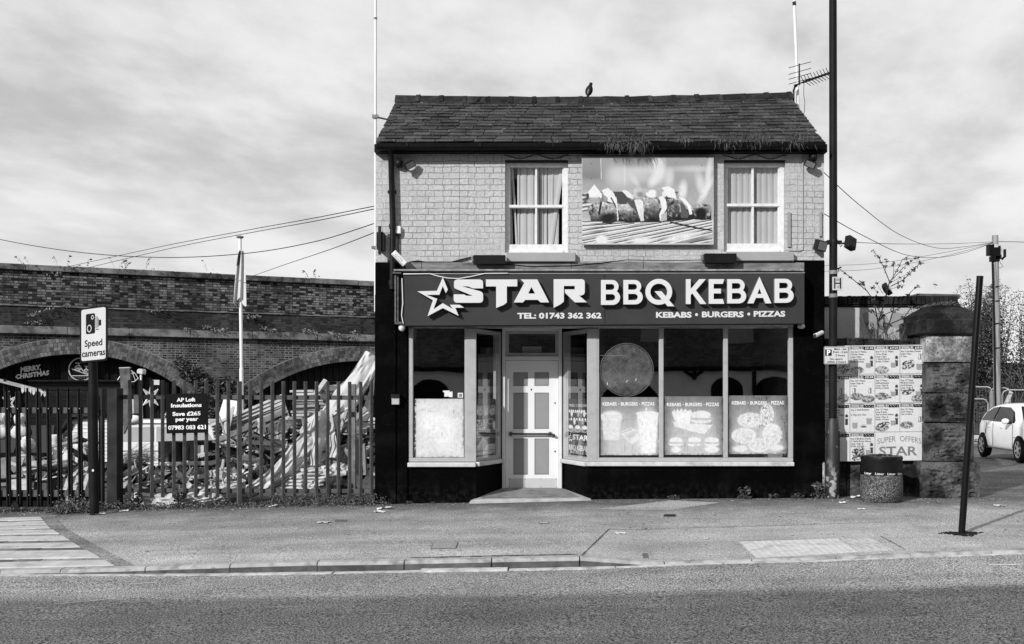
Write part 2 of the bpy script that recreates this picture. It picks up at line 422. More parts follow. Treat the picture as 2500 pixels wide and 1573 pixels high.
# ---- painting of printed sheets (posters, the menu board): value per vertex of a fine grid
class Canvas:
    def __init__(s, w, h, n, bg=.8, seed=1):
        s.w, s.h = w, h; s.nx = n; s.ny = max(2, int(round(n * h / w)))
        s.X, s.Y = np.meshgrid(np.linspace(0, w, s.nx + 1), np.linspace(0, h, s.ny + 1))
        s.a = np.full_like(s.X, bg); s.rg = np.random.default_rng(seed)
    def mix(s, mask, val): s.a = s.a * (1 - mask) + val * mask
    def ell(s, cx, cy, rx, ry, val, soft=.15, rot=0.0, op=1.0):
        c, q = math.cos(rot), math.sin(rot)
        dx, dy = s.X - cx, s.Y - cy
        r = np.sqrt(((dx * c + dy * q) / rx) ** 2 + ((-dx * q + dy * c) / ry) ** 2)
        s.mix(np.clip((1 + soft / 2 - r) / soft, 0, 1) * op, val)
    def poly(s, pts, val, op=1.0):
        ins = np.zeros_like(s.X, bool); n = len(pts)
        for i in range(n):
            (x0, y0), (x1, y1) = pts[i], pts[(i + 1) % n]
            if y0 == y1: continue
            c = ((s.Y < y0) != (s.Y < y1)) & (s.X < (x1 - x0) * (s.Y - y0) / (y1 - y0) + x0)
            ins ^= c
        s.mix(ins * op, val)
    def line(s, x0, y0, x1, y1, w, val, soft=.6, op=1.0):
        d = np.hypot(x1 - x0, y1 - y0) + 1e-6
        t_ = np.clip(((s.X - x0) * (x1 - x0) + (s.Y - y0) * (y1 - y0)) / d ** 2, 0, 1)
        r = np.hypot(s.X - x0 - t_ * (x1 - x0), s.Y - y0 - t_ * (y1 - y0))
        s.mix(np.clip((w / 2 + soft - r) / soft, 0, 1) * op, val)
    def rect(s, x0, y0, x1, y1, val, op=1.0): s.mix(((s.X >= x0) & (s.X <= x1) & (s.Y >= y0) & (s.Y <= y1)) * op, val)
    def noise(s, size, sx=1.0):
        gx, gy = int(s.w / (size * sx)) + 3, int(s.h / size) + 3
        g = s.rg.random((gy, gx)); fx, fy = s.X / (size * sx), s.Y / size
        i, j = fx.astype(int), fy.astype(int); fx, fy = fx - i, fy - j
        fx, fy = fx * fx * (3 - 2 * fx), fy * fy * (3 - 2 * fy)
        return (g[j, i] * (1 - fx) + g[j, i + 1] * fx) * (1 - fy) + (g[j + 1, i] * (1 - fx) + g[j + 1, i + 1] * fx) * fy
    def soften(s, px):
        for _ in range(2):
            for ax in (0, 1):
                k = np.cumsum(np.pad(s.a, [(px + 1, px) if i == ax else (0, 0) for i in (0, 1)], mode='edge'), axis=ax)
                n = 2 * px + 1
                s.a = (k[n:] - k[:-n]) / n if ax == 0 else (k[:, n:] - k[:, :-n]) / n
    def build(s, name, fr, d, parent, u0=0.0, v0=0.0):
        nx, ny = s.nx + 1, s.ny + 1
        o3 = fr(u0, v0, d); ex = fr(u0 + s.w, v0, d) - o3; ez = fr(u0, v0 + s.h, d) - o3
        b = LOC[parent]
        co = (np.array(o3 - b)[None, None] + np.array(ex)[None, None] * (s.X / s.w)[..., None] + np.array(ez)[None, None] * (s.Y / s.h)[..., None]).reshape(-1, 3)
        i = np.arange((nx - 1) * (ny - 1)); r, c = i // (nx - 1), i % (nx - 1); k = r * nx + c
        fs = np.stack([k, k + nx, k + nx + 1, k + 1], 1)
        me = bpy.data.meshes.new(name); me.from_pydata(co.tolist(), [], fs.tolist())
        at = me.color_attributes.new('ink', 'FLOAT_COLOR', 'POINT')
        v = np.clip(s.a, .006, .86).reshape(-1)
        at.data.foreach_set('color', np.stack([v, v, v, np.ones_like(v)], 1).astype(np.float32).ravel())
        me.materials.append(PRINT)
        o = bpy.data.objects.new(name, me); COL.objects.link(o); o.parent = parent; LOC[o] = b
        return o
# ================================================================ SETTING: ground, road, pavement
KU = [-1500, -400, 0, 300, 600, 775, 1000, 1200, 1415, 1600, 1700, 2000, 2250, 2490, 3200]
KT = [-.16, -.135, -.125, -.092, -.05, -.03, -.017, 0, .017, -.0375, -.02, .017, .054, .0875, .14]
KR = [-.19, -.155, -.15, -.15, -.142, -.13, -.1125, -.10, -.087, -.058, -.0375, -.008, .033, .066, .12]
BU = [-1500, -100, 100, 300, 580, 915, 1143, 1450, 2012, 2400, 3200]
BZ = [-.2, -.13, -.10, -.056, -.01, .02, .04, .09, .115, .12, .14]
KX = [(u - PX) / 240 for u in KU]; BX = [(u - PX) / 160 for u in BU]
def pz(x, y):
    if y <= 15:
        t = max(0, min(1, (y - 10.1) / 4.9))
        return interp(x, KX, KT) * (1 - t) + interp(x, BX, BZ) * t
    t = min(1, (y - 15) / 13)
    if x < 0: return interp(x, BX, BZ) * (1 - t) - .45 * min(1, (y - 15) / 8)
    return interp(x, BX, BZ) * (1 - t) - .05 * t
def rz(x, y): return interp(x, KX, KR) + .05 * math.sin(max(0, min(1, (10 - y) / 12)) * math.pi)
def G(u, v):
    """the spot of pavement seen at (u, v)"""
    z = 0.0
    for _ in range(12):
        Y = (EYE - z) * F / (v - PY); x = (u - PX) / F * Y; z = pz(x, Y)
    return Vector((x, Y, z))

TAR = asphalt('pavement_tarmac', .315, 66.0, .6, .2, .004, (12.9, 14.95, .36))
TARN = asphalt('new_tarmac', .345, 75.0, .55, .15, .003)
ROAD = asphalt('road_asphalt', .295, 60.0, .9, .18, .012)
DRIVE = asphalt('drive_asphalt', .13, 25.0, .5, .3, .01)
EARTH = asphalt('yard_earth', .06, 14.0, .5, .35, .02)
STONEP = M(.46, .85, .16, 7.0, .003, 60.0, stain=.25)
KERB = M(.36, .85, .22, 9.0, .004, 70.0, stain=.45)

m = MB().sheet(lambda a, b: (-150 + 300 * a, -60 + 260 * b, -.75), 6, 6)
tag(m.build('ground', EARTH, base=(0, 0, -.75)), 'dark ground reaching away beyond the street', kind='structure')
m = MB().sheet(lambda a, b: (-40 + 80 * a, -4.2 + 14.2 * b, rz(-40 + 80 * a, -4.2 + 14.2 * b)), 200, 24)
tag(m.build('road', ROAD, base=(0, 3, -.2)), 'worn asphalt road in front of the takeaway', kind='structure')
m = MB().sheet(lambda a, b: (-18 + 36 * a, 10.1 + 5.1 * b, pz(-18 + 36 * a, 10.1 + 5.1 * b)), 180, 26)
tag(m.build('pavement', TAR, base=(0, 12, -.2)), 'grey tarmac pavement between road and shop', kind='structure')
m = MB().sheet(lambda a, b: (4.0 + 26 * a, 15.2 + 30 * b, pz(4.0 + 26 * a, 15.2 + 30 * b)), 52, 60)
tag(m.build('driveway', DRIVE, base=(12, 25, -.2)), 'dark asphalt drive leading back past the stone pier', kind='structure')
m = MB().sheet(lambda a, b: (-30 + 32 * a, 15.2 + 28 * b, pz(-30 + 32 * a, 15.2 + 28 * b) + .05 * noise.noise(Vector((a * 30, b * 30, 0)))), 80, 70)
tag(m.build('yard_ground', EARTH, base=(-12, 25, -.4)), 'dark earth of the scrap yard behind the fence', kind='structure')
m = MB().box(-40, 40, -7.0, -4.2, -.4, -.02)
tag(m.build('far_pavement', TAR), 'pavement on the near side of the road', kind='structure')

# kerb stones with joints; the run drops at both crossings
m = MB()
js = [-420, -210, 0, 148, 355, 562, 775, 987, 1200, 1415, 1622, 1835, 2040, 2222, 2420, 2650, 2900]
for a, b in zip(js[:-1], js[1:]):
    x0, x1 = (a - PX) / 240 + .006, (b - PX) / 240 - .006
    k = 6; j = RN.uniform(-.006, .006)
    for i in range(k):
        xa, xb = x0 + (x1 - x0) * i / k, x0 + (x1 - x0) * (i + 1) / k
        za, zb = interp(xa, KX, KT) + .006 + j * .4, interp(xb, KX, KT) + .006 + j * .4
        prof = [(9.985 + j, -1), (9.985 + j, -.035), (9.992 + j, -.012), (10.005 + j, -.003), (10.02 + j, 0), (10.12, 0), (10.12, -1)]
        va = [(xa, y, (za + dz_) if dz_ > -.9 else -.3) for y, dz_ in prof]; vb = [(xb, y, (zb + dz_) if dz_ > -.9 else -.3) for y, dz_ in prof]
        n = len(prof)
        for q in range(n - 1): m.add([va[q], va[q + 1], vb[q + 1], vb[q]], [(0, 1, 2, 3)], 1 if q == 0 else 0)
        fs = []
        if i == 0: fs.append(tuple(range(n)))
        if i == k - 1: fs.append(tuple(n + q for q in reversed(range(n))))
        m.add(va + vb, fs)
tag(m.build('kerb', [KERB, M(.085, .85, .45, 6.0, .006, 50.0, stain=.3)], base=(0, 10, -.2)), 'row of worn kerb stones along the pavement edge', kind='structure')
m = MB()
for a, b, w, r in [(-300, 120, .10, .004), (122, 330, .10, .005), (333, 560, .11, .006), (562, 815, .12, .008), (820, 1028, .11, .006), (1030, 1240, .13, .022), (1243, 1500, .11, .008), (1503, 1760, .09, .006), (1764, 2050, .08, .005), (2053, 2400, .07, .005), (2403, 2800, .07, .005)]:
    xa, xb = (a - PX) / 240, (b - PX) / 240
    za, zb = interp(xa, KX, KR) + r, interp(xb, KX, KR) + r
    m.hexa([(xa, 9.985 - w, za - .1), (xb, 9.985 - w, zb - .1), (xb, 9.983, zb - .1), (xa, 9.983, za - .1), (xa, 9.985 - w, za), (xb, 9.985 - w, zb), (xb, 9.983, zb), (xa, 9.983, za)])
tag(m.build('road_gutter', M(.5, .85, .3, 11.0, .002, 60.0, stain=.4)), 'pale channel blocks laid along the foot of the kerb', kind='structure')

def patch(pts, mat, name, label, lift=.004, nu=24, nv=8):
    a, b, c, d = [G(*p) if not isinstance(p, Vector) else p for p in pts]      # tl tr br bl
    def fn(s, t):
        q = (a * (1 - s) + b * s) * (1 - t) + (d * (1 - s) + c * s) * t
        return (q.x, q.y, pz(q.x, q.y) + lift)
    o = MB().sheet(fn, nu, nv).build(name, mat)
    return tag(o, label, kind='structure')
patch([(1487, 1293), (2215, 1276), (2300, 1347), (1421, 1359)], TARN, 'tarmac_patch', 'paler newer tarmac patch where the kerb drops', nu=40)
patch([(1640, 1222), (1760, 1228), (1640, 1246), (1450, 1244)], TARN, 'tarmac_repair', 'smooth repair patch beside the doorstep', nu=12)
def seam(pts, w, name, label):
    m = MB(); q = [G(*p) for p in pts]
    for a, c in zip(q[:-1], q[1:]):
        k = 8; n_ = Vector((-(c - a).y, (c - a).x, 0)).normalized()
        for i in range(k):
            p0, p1 = a.lerp(c, i / k), a.lerp(c, (i + 1) / k); w0, w1 = w * RN.uniform(.4, 1.2), w * RN.uniform(.4, 1.2)
            m.add([Vector((x.x, x.y, pz(x.x, x.y) + .007)) for x in (p0 - n_ * w0, p1 - n_ * w1, p1 + n_ * w1, p0 + n_ * w0)], [(0, 1, 2, 3)])
    return tag(m.build(name, M(.09, .9, .4, 20.0)), label, kind='structure')
seam([(1421, 1357), (1454, 1325), (1487, 1293), (1800, 1287), (2215, 1276)], .012, 'tarmac_seam', 'dark joint round the newer tarmac patch')
seam([(2150, 1310), (2210, 1343)], .008, 'tarmac_seam', 'dark joint right of the smooth pale patch')
seam([(1000, 1363), (1200, 1358.5), (1410, 1354.5)], .02, 'kerb_dirt', 'line of dirt behind the kerb stones')
# setts and slabs of the yard crossing
def slabrow(y0, y1, x0, x1, cuts, m, top=.012, gap=.02, end=None):
    xs = [x0] + cuts + [x1]
    for a, b in zip(xs[:-1], xs[1:]):
        sk = RN.uniform(-.08, .08)
        q = [(a + gap + sk, y0), (b - gap + RN.uniform(-.05, .05), y0), (b - gap, y1), (a + gap, y1)]
        if b == x1 and end: q[1] = (end(y0), y0); q[2] = (end(y1), y1)
        t = top + RN.uniform(-.004, .004)
        m.hexa([(x, y, pz(x, y) - .05) for x, y in q] + [(x, y, pz(x, y) + t) for x, y in q])
xe = lambda y: interp(y, [10.1, 11.5, 13.0, 14.3], [-4.4, -5.45, -6.55, -7.35])
rows = [(10.15, 10.47), (10.66, 11.17), (11.40, 11.76), (11.93, 12.30), (12.47, 12.83), (12.96, 13.24), (13.36, 13.74), (13.90, 14.25)]
def sett(s, t):
    y = 10.12 + 4.35 * t; x1 = xe(y) + .16; x = -12 + (x1 + 12) * s
    return (x, y, pz(x, y) + .004)
tag(MB().sheet(sett, 40, 30).build('crossing_bed', asphalt('sett_bed', .19, 40.0, .5, .35, .008)), 'dark stone setts between the slabs of the yard crossing', kind='structure')
m = MB()
for k, (y0, y1) in enumerate(rows):
    x1 = xe((y0 + y1) / 2) - .05; cuts = []; x = x1 - [1.4, 2.0, 1.1, 2.1, 1.5, 1.9, 1.2, 1.8][k]
    while x > -11.2: cuts.insert(0, x); x -= RN.uniform(1.0, 1.9)
    slabrow(y0, y1, -12, x1, cuts, m, end=lambda y: xe(y) - .04)
tag(m.build('crossing_slabs', STONEP, bevel=.012), 'rows of pale stone slabs crossing the pavement to the gate', kind='structure')
m = MB()
for k in range(7):
    ya, yb = rows[k][1] + .015, rows[k + 1][0] - .015
    x = xe((ya + yb) / 2) - .02; first = True
    while x > -9:
        w = RN.uniform(.18, .34)
        slabrow(ya, yb, x - w, x, [], m, .009, .006, end=(lambda y: xe(y) - .04) if first else None); x -= w + .004; first = False
tag(m.build('stone_setts', M(.17, .85, .3, 5.0, .004, 50.0, island=.5), bevel=.008), 'narrow rows of grey setts between the crossing slabs', kind='structure')
# tactile paving: blistered slabs
a, b, c, d = G(1803, 1324), G(2046, 1316), G(2096, 1349), G(1846, 1364)
def tp(s, t, h):
    q = (a * (1 - s) + b * s) * (1 - t) + (d * (1 - s) + c * s) * t
    return Vector((q.x, q.y, pz(q.x, q.y) + h))
m = MB()
for i in range(3):
    for j in range(2):
        s0, s1, t0, t1 = i / 3 + .003, (i + 1) / 3 - .003, j / 2 + .006, (j + 1) / 2 - .006
        m.hexa([tp(s0, t1, 0), tp(s1, t1, 0), tp(s1, t0, 0), tp(s0, t0, 0), tp(s0, t1, .008), tp(s1, t1, .008), tp(s1, t0, .008), tp(s0, t0, .008)])
for i in range(15):
    for j in range(11):
        m.lathe([(.013, 0), (.012, .004), (.006, .006), (0, .006)], tp((i + .5) / 15, (j + .5) / 11, .007), 8)
tag(m.build('tactile_paving', M(.52, .85, .12, 9.0, .002, 60.0, stain=.3)), 'pale blistered tactile slabs at the dropped kerb', kind='structure')
patch([(2052, 1315), (2122, 1313), (2182, 1345), (2098, 1349)], M(.5, .85, .2, 7.0, .003), 'concrete_patch', 'smooth pale patch beside the tactile slabs', nu=4, nv=4)
m = MB(); rg_ = random.Random(31)
for _ in range(230):
    x_, y_ = rg_.uniform(-6.5, 7), rg_.uniform(10.4, 14.6); r_ = rg_.uniform(.008, .022)
    m.add([(x_ + r_ * math.cos(a_) * rg_.uniform(.8, 1.2), y_ + r_ * math.sin(a_), pz(x_, y_) + .007) for a_ in (0, .9, 1.8, 2.7, 3.6, 4.5, 5.4)], [tuple(range(7))])
tag(m.build('gum_spots', M(.19, .8, .5, 30.0, island=.75)), 'trodden gum and oil spots on the pavement', kind='stuff')
m = MB().tube([(x, 5.15 + .02 * math.sin(x * 9), 0) for x in (0, 1)], .01)
# scratches and faded paint on the road
m = MB()
for u, v, L, w, ang in [(212, 1450, .45, .03, .55), (925, 1493, .22, .02, .1), (2470, 1412, .4, .05, -.35), (1740, 1450, .25, .02, .08), (350, 1405, .25, .03, .5), (690, 1470, .3, .02, .03), (2330, 1380, .3, .02, .1), (1480, 1500, .22, .015, .2)]:
    Y = (EYE + .06) * F / (v - PY); x = (u - PX) / F * Y; c_, s_ = math.cos(ang), math.sin(ang)
    q = [(x + dx * c_ - dy * s_, Y + dx * s_ + dy * c_) for dx, dy in [(-L / 2, -w / 2), (L / 2, -w / 3), (L / 2, w / 3), (-L / 2, w / 2)]]
    m.add([(px_, py_, rz(px_, py_) + .005) for px_, py_ in q], [(0, 1, 2, 3)])
tag(m.build('road_marks', M(.62, .8, .3, 30.0)), 'worn flecks of pale paint left on the road', kind='structure')

# ================================================================ THE TAKEAWAY BUILDING
fr15 = frame(15.0)
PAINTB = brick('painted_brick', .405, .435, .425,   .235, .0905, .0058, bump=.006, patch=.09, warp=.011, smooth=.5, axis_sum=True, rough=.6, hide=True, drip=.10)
shop = thing('kebab_shop', 'two storey painted brick takeaway with slate roof and black shopfront', 'building', (FX(1464), 15.0, .08))
ZE = 5.42
x0, x1 = FX(917), FX(2012)
m = MB()
zw = FZ(641); YB = 15.23
def colw(ua, ub, va, vb): m.box(FX(ua), FX(ub), 15.0, YB, FZ(vb), va if isinstance(va, float) else FZ(va))
WL, WR = (1233, 1387, 391, 617), (1767, 1917, 391, 615)
colw(917, 1233, ZE, 641); colw(1387, 1767, ZE, 641); colw(1917, 2012, ZE, 641)
for (a, b, t, q) in (WL, WR): colw(a, b, ZE, t); colw(a, b, q, 641)
m.box(FX(997), FX(1937), 15.0, YB, FZ(800), FZ(641) - .002)          # behind the sign
for xx, sgn in ((x0, 1), (x1, -1)):
    xa, xb = sorted((xx, xx + .22 * sgn))
    m.box(xa, xb, YB + .001, 19.1, -.3, ZE)
    m.add([(xa, YB, ZE), (xb, YB, ZE), (xb, 17.05, 6.72), (xa, 17.05, 6.72), (xa, 19.1, ZE), (xb, 19.1, ZE)], [(0, 3, 4), (1, 2, 5), (0, 1, 2, 3), (3, 2, 5, 4)])
m.box(x0 + .22, x1 - .22, 18.9, 19.1, -.3, ZE)
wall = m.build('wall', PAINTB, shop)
# black painted pilasters, riser
def blackpaint():
    m_, t, bb_ = newmat('black_wall_paint'); p = pos(t); z_ = N(t, 'ShaderNodeSeparateXYZ', inp={0: p}).outputs[2]
    spot = mrange(t, nz(t, p, 24.0, 5.0, .6), .72, .76, 0, .05); sc_ = N(t, 'ShaderNodeVectorMath', operation='MULTIPLY', inp={0: p, 1: (1.0, 1.0, 9.0)}).outputs[0]
    scr = mrange(t, nz(t, sc_, 6.0, 6.0, .6), .66, .72, 0, .008); spl = mth(t, 'MULTIPLY', mrange(t, z_, .1, .4, .010, 0.0), mrange(t, nz(t, p, 12.0, 6.0, .65), .45, .65, 0, 1))
    rub = mrange(t, nz(t, p, 2.4, 6.0, .6), .5, .7, 0, .003)
    v = mth(t, 'ADD', mth(t, 'ADD', mth(t, 'ADD', .0015, spot), mth(t, 'ADD', scr, spl)), rub)
    setcol(t, bb_, v); bb_.inputs['Roughness'].default_value = .6; bb_.inputs['Specular IOR Level'].default_value = .02
    setbump(t, bb_, nz(t, p, 14.0, 5.0), .006); return m_
BLK = blackpaint()
m = MB()
m.hexa([(FX(917) - .004, 14.95, -.1), (FX(968), 14.95, -.1), (FX(968), 14.974, -.1), (FX(917) - .004, 14.974, -.1), (FX(917) - .004, 14.95, FZ(722)), (FX(968), 14.95, FZ(722)), (FX(968), 14.974, FZ(718)), (FX(917) - .004, 14.974, FZ(718))])
m.build('pilaster_plinth', BLK, shop, bevel=.008)
m = MB(); m.box(FX(917) - .004, FX(996.5), 14.975, 15.25, -.1, zw); m.build('pilaster', BLK, shop, bevel=.012)
m = MB(); m.box(FX(937.5) + 6.25, FX(2012) + .004, 14.975, 15.25, -.1, FZ(636))
m.build('pilaster', BLK, shop, bevel=.012)
A0 = Vector((FX(1162), 15.0, 0)); B0 = Vector((FX(1224, 15.9), 15.88, 0)); A1 = Vector((FX(1434), 15.0, 0)); B1 = Vector((FX(1374, 15.9), 15.88, 0))
zs, zr = FZ(1128), FZ(1140)          # sill bottom range
m = MB()
m.box(FX(996.5), A0.x, 15.0, 15.12, -.1, zr); m.box(A1.x, FX(1937), 15.0, 15.12, -.1, zr)
def splay(mb, a, b, z0, z1, t=.08, off=0.0, ext=0.0):
    d = (b - a).normalized(); n = Vector((-d.y, d.x, 0))
    if (n.x > 0) != (a.x < 0): n = -n          # n points into the recess
    a = a - d * ext; b = b + d * ext
    q = [a + n * off, b + n * off, b - n * (t - off), a - n * (t - off)]
    if n.x < 0: q = [q[1], q[0], q[3], q[2]]
    mb.hexa([(p.x, p.y, z0) for p in q] + [(p.x, p.y, z1) for p in q])
for a, b in ((A0, B0), (A1, B1)): splay(m, a + (b - a) * .002, b, -.1, zr)
m.build('stall_riser', BLK, shop)
# sills under the shop windows
SILL = M(.52, .6, .1, 9.0, stain=.35)
m = MB()
m.box(FX(996), A0.x, 14.93, 15.1, FZ(1140), FZ(1129)); m.box(A1.x, FX(1937), 14.93, 15.1, FZ(1138), FZ(1128))
for a, b in ((A0, B0), (A1, B1)): splay(m, a, b, FZ(1139), FZ(1128.5), .12, .06)
m.build('shop_sill', SILL, shop, bevel=.012, seg=2)
# weathered boards between wall and sign
m = MB()
us = [990, 1030, 1205, 1395, 1570, 1750, 1962]
for a, b in zip(us[:-1], us[1:]): m.box(FX(a) + .004, FX(b) - .004, 14.955, 14.998, FZ(664), FZ(642))
m.build('fascia_board', M(.16, .8, .45, 4.0, .004, 30.0, stain=.5, stretch=(1.0, 1.0, 4.0)), shop)
m = MB().box(FX(968), FX(1950), 14.72, 15.0, FZ(668) + .004, FZ(668) + .03)
m.build('sign_ledge', M(.24, .7, .4, 9.0, stain=.4), shop, bevel=.004)
m = MB()
for k, (ua, ub) in enumerate([(969, 972), (974, 977), (979, 983)]): m.box(FX(ua), FX(ub), 14.80 + k * .02, 14.98, FZ(790), FZ(674))
m.box(FX(967), FX(984), 14.84, 14.98, FZ(788), FZ(676)); m.box(FX(965), FX(985), 14.75, 14.98, FZ(673), FZ(668.5)); m.box(FX(969), FX(986), 14.78, 14.98, FZ(794), FZ(789))
m.build('console_bracket', M(.10, .6, .5, 20.0, stain=.4), shop)

# ---- upstairs sash windows
GL = glass('window_glass', 1.55); GLS = glass('shop_glass', 2.5)
CURT = M(.42, .8, .05, 3.0)
def sash(o, v_mid, label=None):
    ua, ub, va, vb = o
    w = MB(); f = fr15
    D0, D1 = -.17, -.07
    w.fbox(f, ua, ua + 9, va + 4, vb, D0, D1); w.fbox(f, ub - 11, ub, va + 4, vb, D0, D1)
    w.fbox(f, ua + 9, ub - 11, va + 4, va + 13, D0, D1)
    w.fbox(f, ua + 9, ub - 11, vb - 6, vb, D0, D1 + .03)
    w.fbox(f, ua + 9, ub - 11, vb - 22, vb - 6.2, D0, D1 - .01)
    w.fbox(f, ua + 9, ub - 11, v_mid - 4, v_mid + 3, D0, D1 - .005)
    uc = (ua + ub) / 2 - 1
    w.fbox(f, uc - 2.6, uc + 2.6, va + 13, v_mid - 4, D0, D1 - .02); w.fbox(f, uc - 2.6, uc + 2.6, v_mid + 3, vb - 22, D0, D1 - .015)
    w.fbox(f, ua + 9, ua + 12, va + 13, vb - 22, D0, D1 - .02); w.fbox(f, ub - 14, ub - 11, va + 13, vb - 22, D0, D1 - .02)
    wo = w.build('window', M(.66, .5, .1, 14.0, stain=.12), shop, bevel=.004)
    g = MB(); g.add([f(ua + 10, vb - 20, -.12), f(ub - 12, vb - 20, -.12), f(ub - 12, va + 10, -.12), f(ua + 10, va + 10, -.12)], [(0, 1, 2, 3)])
    g.build('pane', GL, wo)
    s = MB(); s.fbox(f, ua + 4, ub + 18, vb + 2, vb + 24, -.1, .10)
    s.build('sill', M(.30, .6, .06, 5.0), wo, bevel=.008)
    h = MB(); h.fbox(f, ua - 1, ub + 1, va - 3, va + 4, -.2, -.002)
    h.build('lintel', M(.05, .7, .3), wo)
    t = MB(); pts = []
    for i in range(41):
        k = i / 40; q = abs(2 * k - 1)
        pts.append(f(ua - 2 + (ub - ua + 4) * k, va - 2 - 4 + 4.5 * math.cos(q * 2 * math.pi + math.pi) * (1 if q > .25 else 1) - (1 - q) * 1.5, .012))
    t.tube(pts, .006, 6); t.build('scroll_trim', DMET, wo)
    return wo
wl = sash(WL, 502); wr = sash(WR, 499)
def slat(mb, f, u0, u1, va, vb, lean=0.0, d=-.2, tw=.012):
    # one vertical blind slat, slightly curved
    def fn(s, t): return f(u0 + (u1 - u0) * s + lean * t, va + (vb - va) * t, d + tw * math.sin(s * math.pi) + tw * .6 * s)
    mb.sheet(fn, 4, 4)
m = MB(); f = fr15
u = 1251
for k, (du, ln, tone) in enumerate([(6, 0, 0), (16, 0, 0), (16, 0, 0), (13, 0, 0), (9, 0, 0), (8, 0, 0), (12, 1, 0), (6, 0, 0)]):
    if k == 0: u = 1262
    slat(m, f, u, u + du, 403, 597, ln); u += du + 1.2
slat(m, f, 1346, 1352, 403, 597, -3, -.19); slat(m, f, 1366, 1378, 403, 597, -28, -.18); slat(m, f, 1354, 1366, 403, 597, -2, -.2)
slat(m, f, 1246, 1252, 403, 597, 12, -.19); slat(m, f, 1240, 1247, 403, 597, 4, -.22)
m.build('curtain', CURT, wl, smooth=True)
m = MB(); u = 1774
while u < 1906:
    slat(m, f, u, u + 15.5, 403, 595, 0, -.19, .016); u += 15
m.build('curtain', M(.38, .8, .05, 3.0), wr, smooth=True)
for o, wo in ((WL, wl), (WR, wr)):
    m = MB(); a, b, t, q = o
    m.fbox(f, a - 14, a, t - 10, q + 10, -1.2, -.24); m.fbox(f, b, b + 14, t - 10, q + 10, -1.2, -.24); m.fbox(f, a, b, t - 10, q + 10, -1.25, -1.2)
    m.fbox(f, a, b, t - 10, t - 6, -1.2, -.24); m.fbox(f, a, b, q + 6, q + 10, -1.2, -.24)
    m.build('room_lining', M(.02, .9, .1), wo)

# ---- shop windows
FRM = M(.36, .55, .06, 9.0, stain=.1)
ZT = FZ(802) ; ZB = FZ(1128)
def shopwin(ua, ub, bars, gl_v=1118):
    w = MB(); f = fr15; d0, d1 = -.09, -.005
    w.fbox(f, ua, ua + 11, 801, gl_v, d0, d1)
    w.fbox(f, ub - 11, ub, 801, gl_v, d0, d1)
    w.fbox(f, ua, ub, gl_v, 1128, d0, d1 + .002)
    for b in bars: w.fbox(f, b - 5.5, b + 5.5, 801, gl_v, d0, d1 - .01)
    o = w.build('shop_window', FRM, shop, bevel=.006)
    xs = [ua + 11] + bars + [ub - 11]
    for a, b in zip(xs[:-1], xs[1:]):
        p = MB(); p.add([f(a, gl_v + 1, -.05), f(b, gl_v + 1, -.05), f(b, 800, -.05), f(a, 800, -.05)], [(0, 1, 2, 3)])
        p.build('pane', GLS, o)
    return o
sw1 = shopwin(997, 1145, []); sw2 = shopwin(1452, 1937, [1615, 1772.5])
m = MB()
m.box(FX(1138), A0.x + .004, 14.998, 15.09, ZB, ZT); m.build('corner_post', FRM, shop, bevel=.006); m = MB(); m.box(A1.x - .004, FX(1458), 14.998, 15.09, ZB, ZT)
m.build('corner_post', FRM, shop, bevel=.006)
for a, b in ((A0, B0), (A1, B1)):
    w = MB(); d = b - a
    splay(w, a + d * .02, b, ZB, FZ(1117), .06, 0); splay(w, b - d * .13, b, FZ(1117), ZT, .06, 0); splay(w, b - d * .2, b - d * .132, FZ(1117), ZT, .05, -.008)
    splay(w, a + d * .02, b - d * .132, FZ(812), ZT, .06, 0)
    o = w.build('side_light', FRM, shop, bevel=.004)
    p = MB(); n_ = Vector((-d.y, d.x, 0)).normalized() * (-.03 if a.x < 0 else .03)
    q0, q1 = a + d * .01, b - d * .13
    p.add([(q0.x - n_.x * -1, q0.y - n_.y * -1, ZB + .05), (q1.x + n_.x, q1.y + n_.y, ZB + .05), (q1.x + n_.x, q1.y + n_.y, ZT - .02), (q0.x + n_.x, q0.y + n_.y, ZT - .02)], [(0, 1, 2, 3)])
    p.build('pane', GLS, o)
# dark shop interior
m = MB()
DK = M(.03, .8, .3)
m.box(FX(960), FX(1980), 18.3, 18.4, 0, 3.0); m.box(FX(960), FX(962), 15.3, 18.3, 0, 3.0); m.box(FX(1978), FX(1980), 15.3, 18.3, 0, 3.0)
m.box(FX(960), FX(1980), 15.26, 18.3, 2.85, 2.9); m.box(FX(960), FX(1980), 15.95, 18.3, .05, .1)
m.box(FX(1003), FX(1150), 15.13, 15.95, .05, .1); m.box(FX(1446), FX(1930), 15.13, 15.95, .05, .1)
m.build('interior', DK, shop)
m = MB().box(A0.x, A1.x, 15.02, 15.93, 2.80, 2.84)
m.build('porch_soffit', M(.16, .7, .2), shop)

# ---- door, fanlight, step
f9 = frame(15.9)
w = MB()
w.fbox(f9, 1226, 1234, 796, 1194, -.05, .05); w.fbox(f9, 1364, 1372, 796, 1194, -.05, .05); w.fbox(f9, 1234, 1364, 870, 880, -.05, .05); w.fbox(f9, 1234, 1364, 796, 808, -.05, .05)
dfo = w.build('door_frame', M(.66, .45, .06, 9.0), shop, bevel=.006)
w = MB(); w.fbox(f9, 1234, 1242, 808, 870, -.04, .02); w.fbox(f9, 1356, 1364, 808, 870, -.04, .02); w.fbox(f9, 1242, 1356, 808, 815, -.04, .02); w.fbox(f9, 1242, 1356, 862, 870, -.04, .02)
fl = w.build('fanlight', M(.40, .5, .08), shop, bevel=.004)
p = MB(); p.add([f9(1241, 863, -.02), f9(1357, 863, -.02), f9(1357, 814, -.02), f9(1241, 814, -.02)], [(0, 1, 2, 3)]); p.build('pane', GLS, fl)
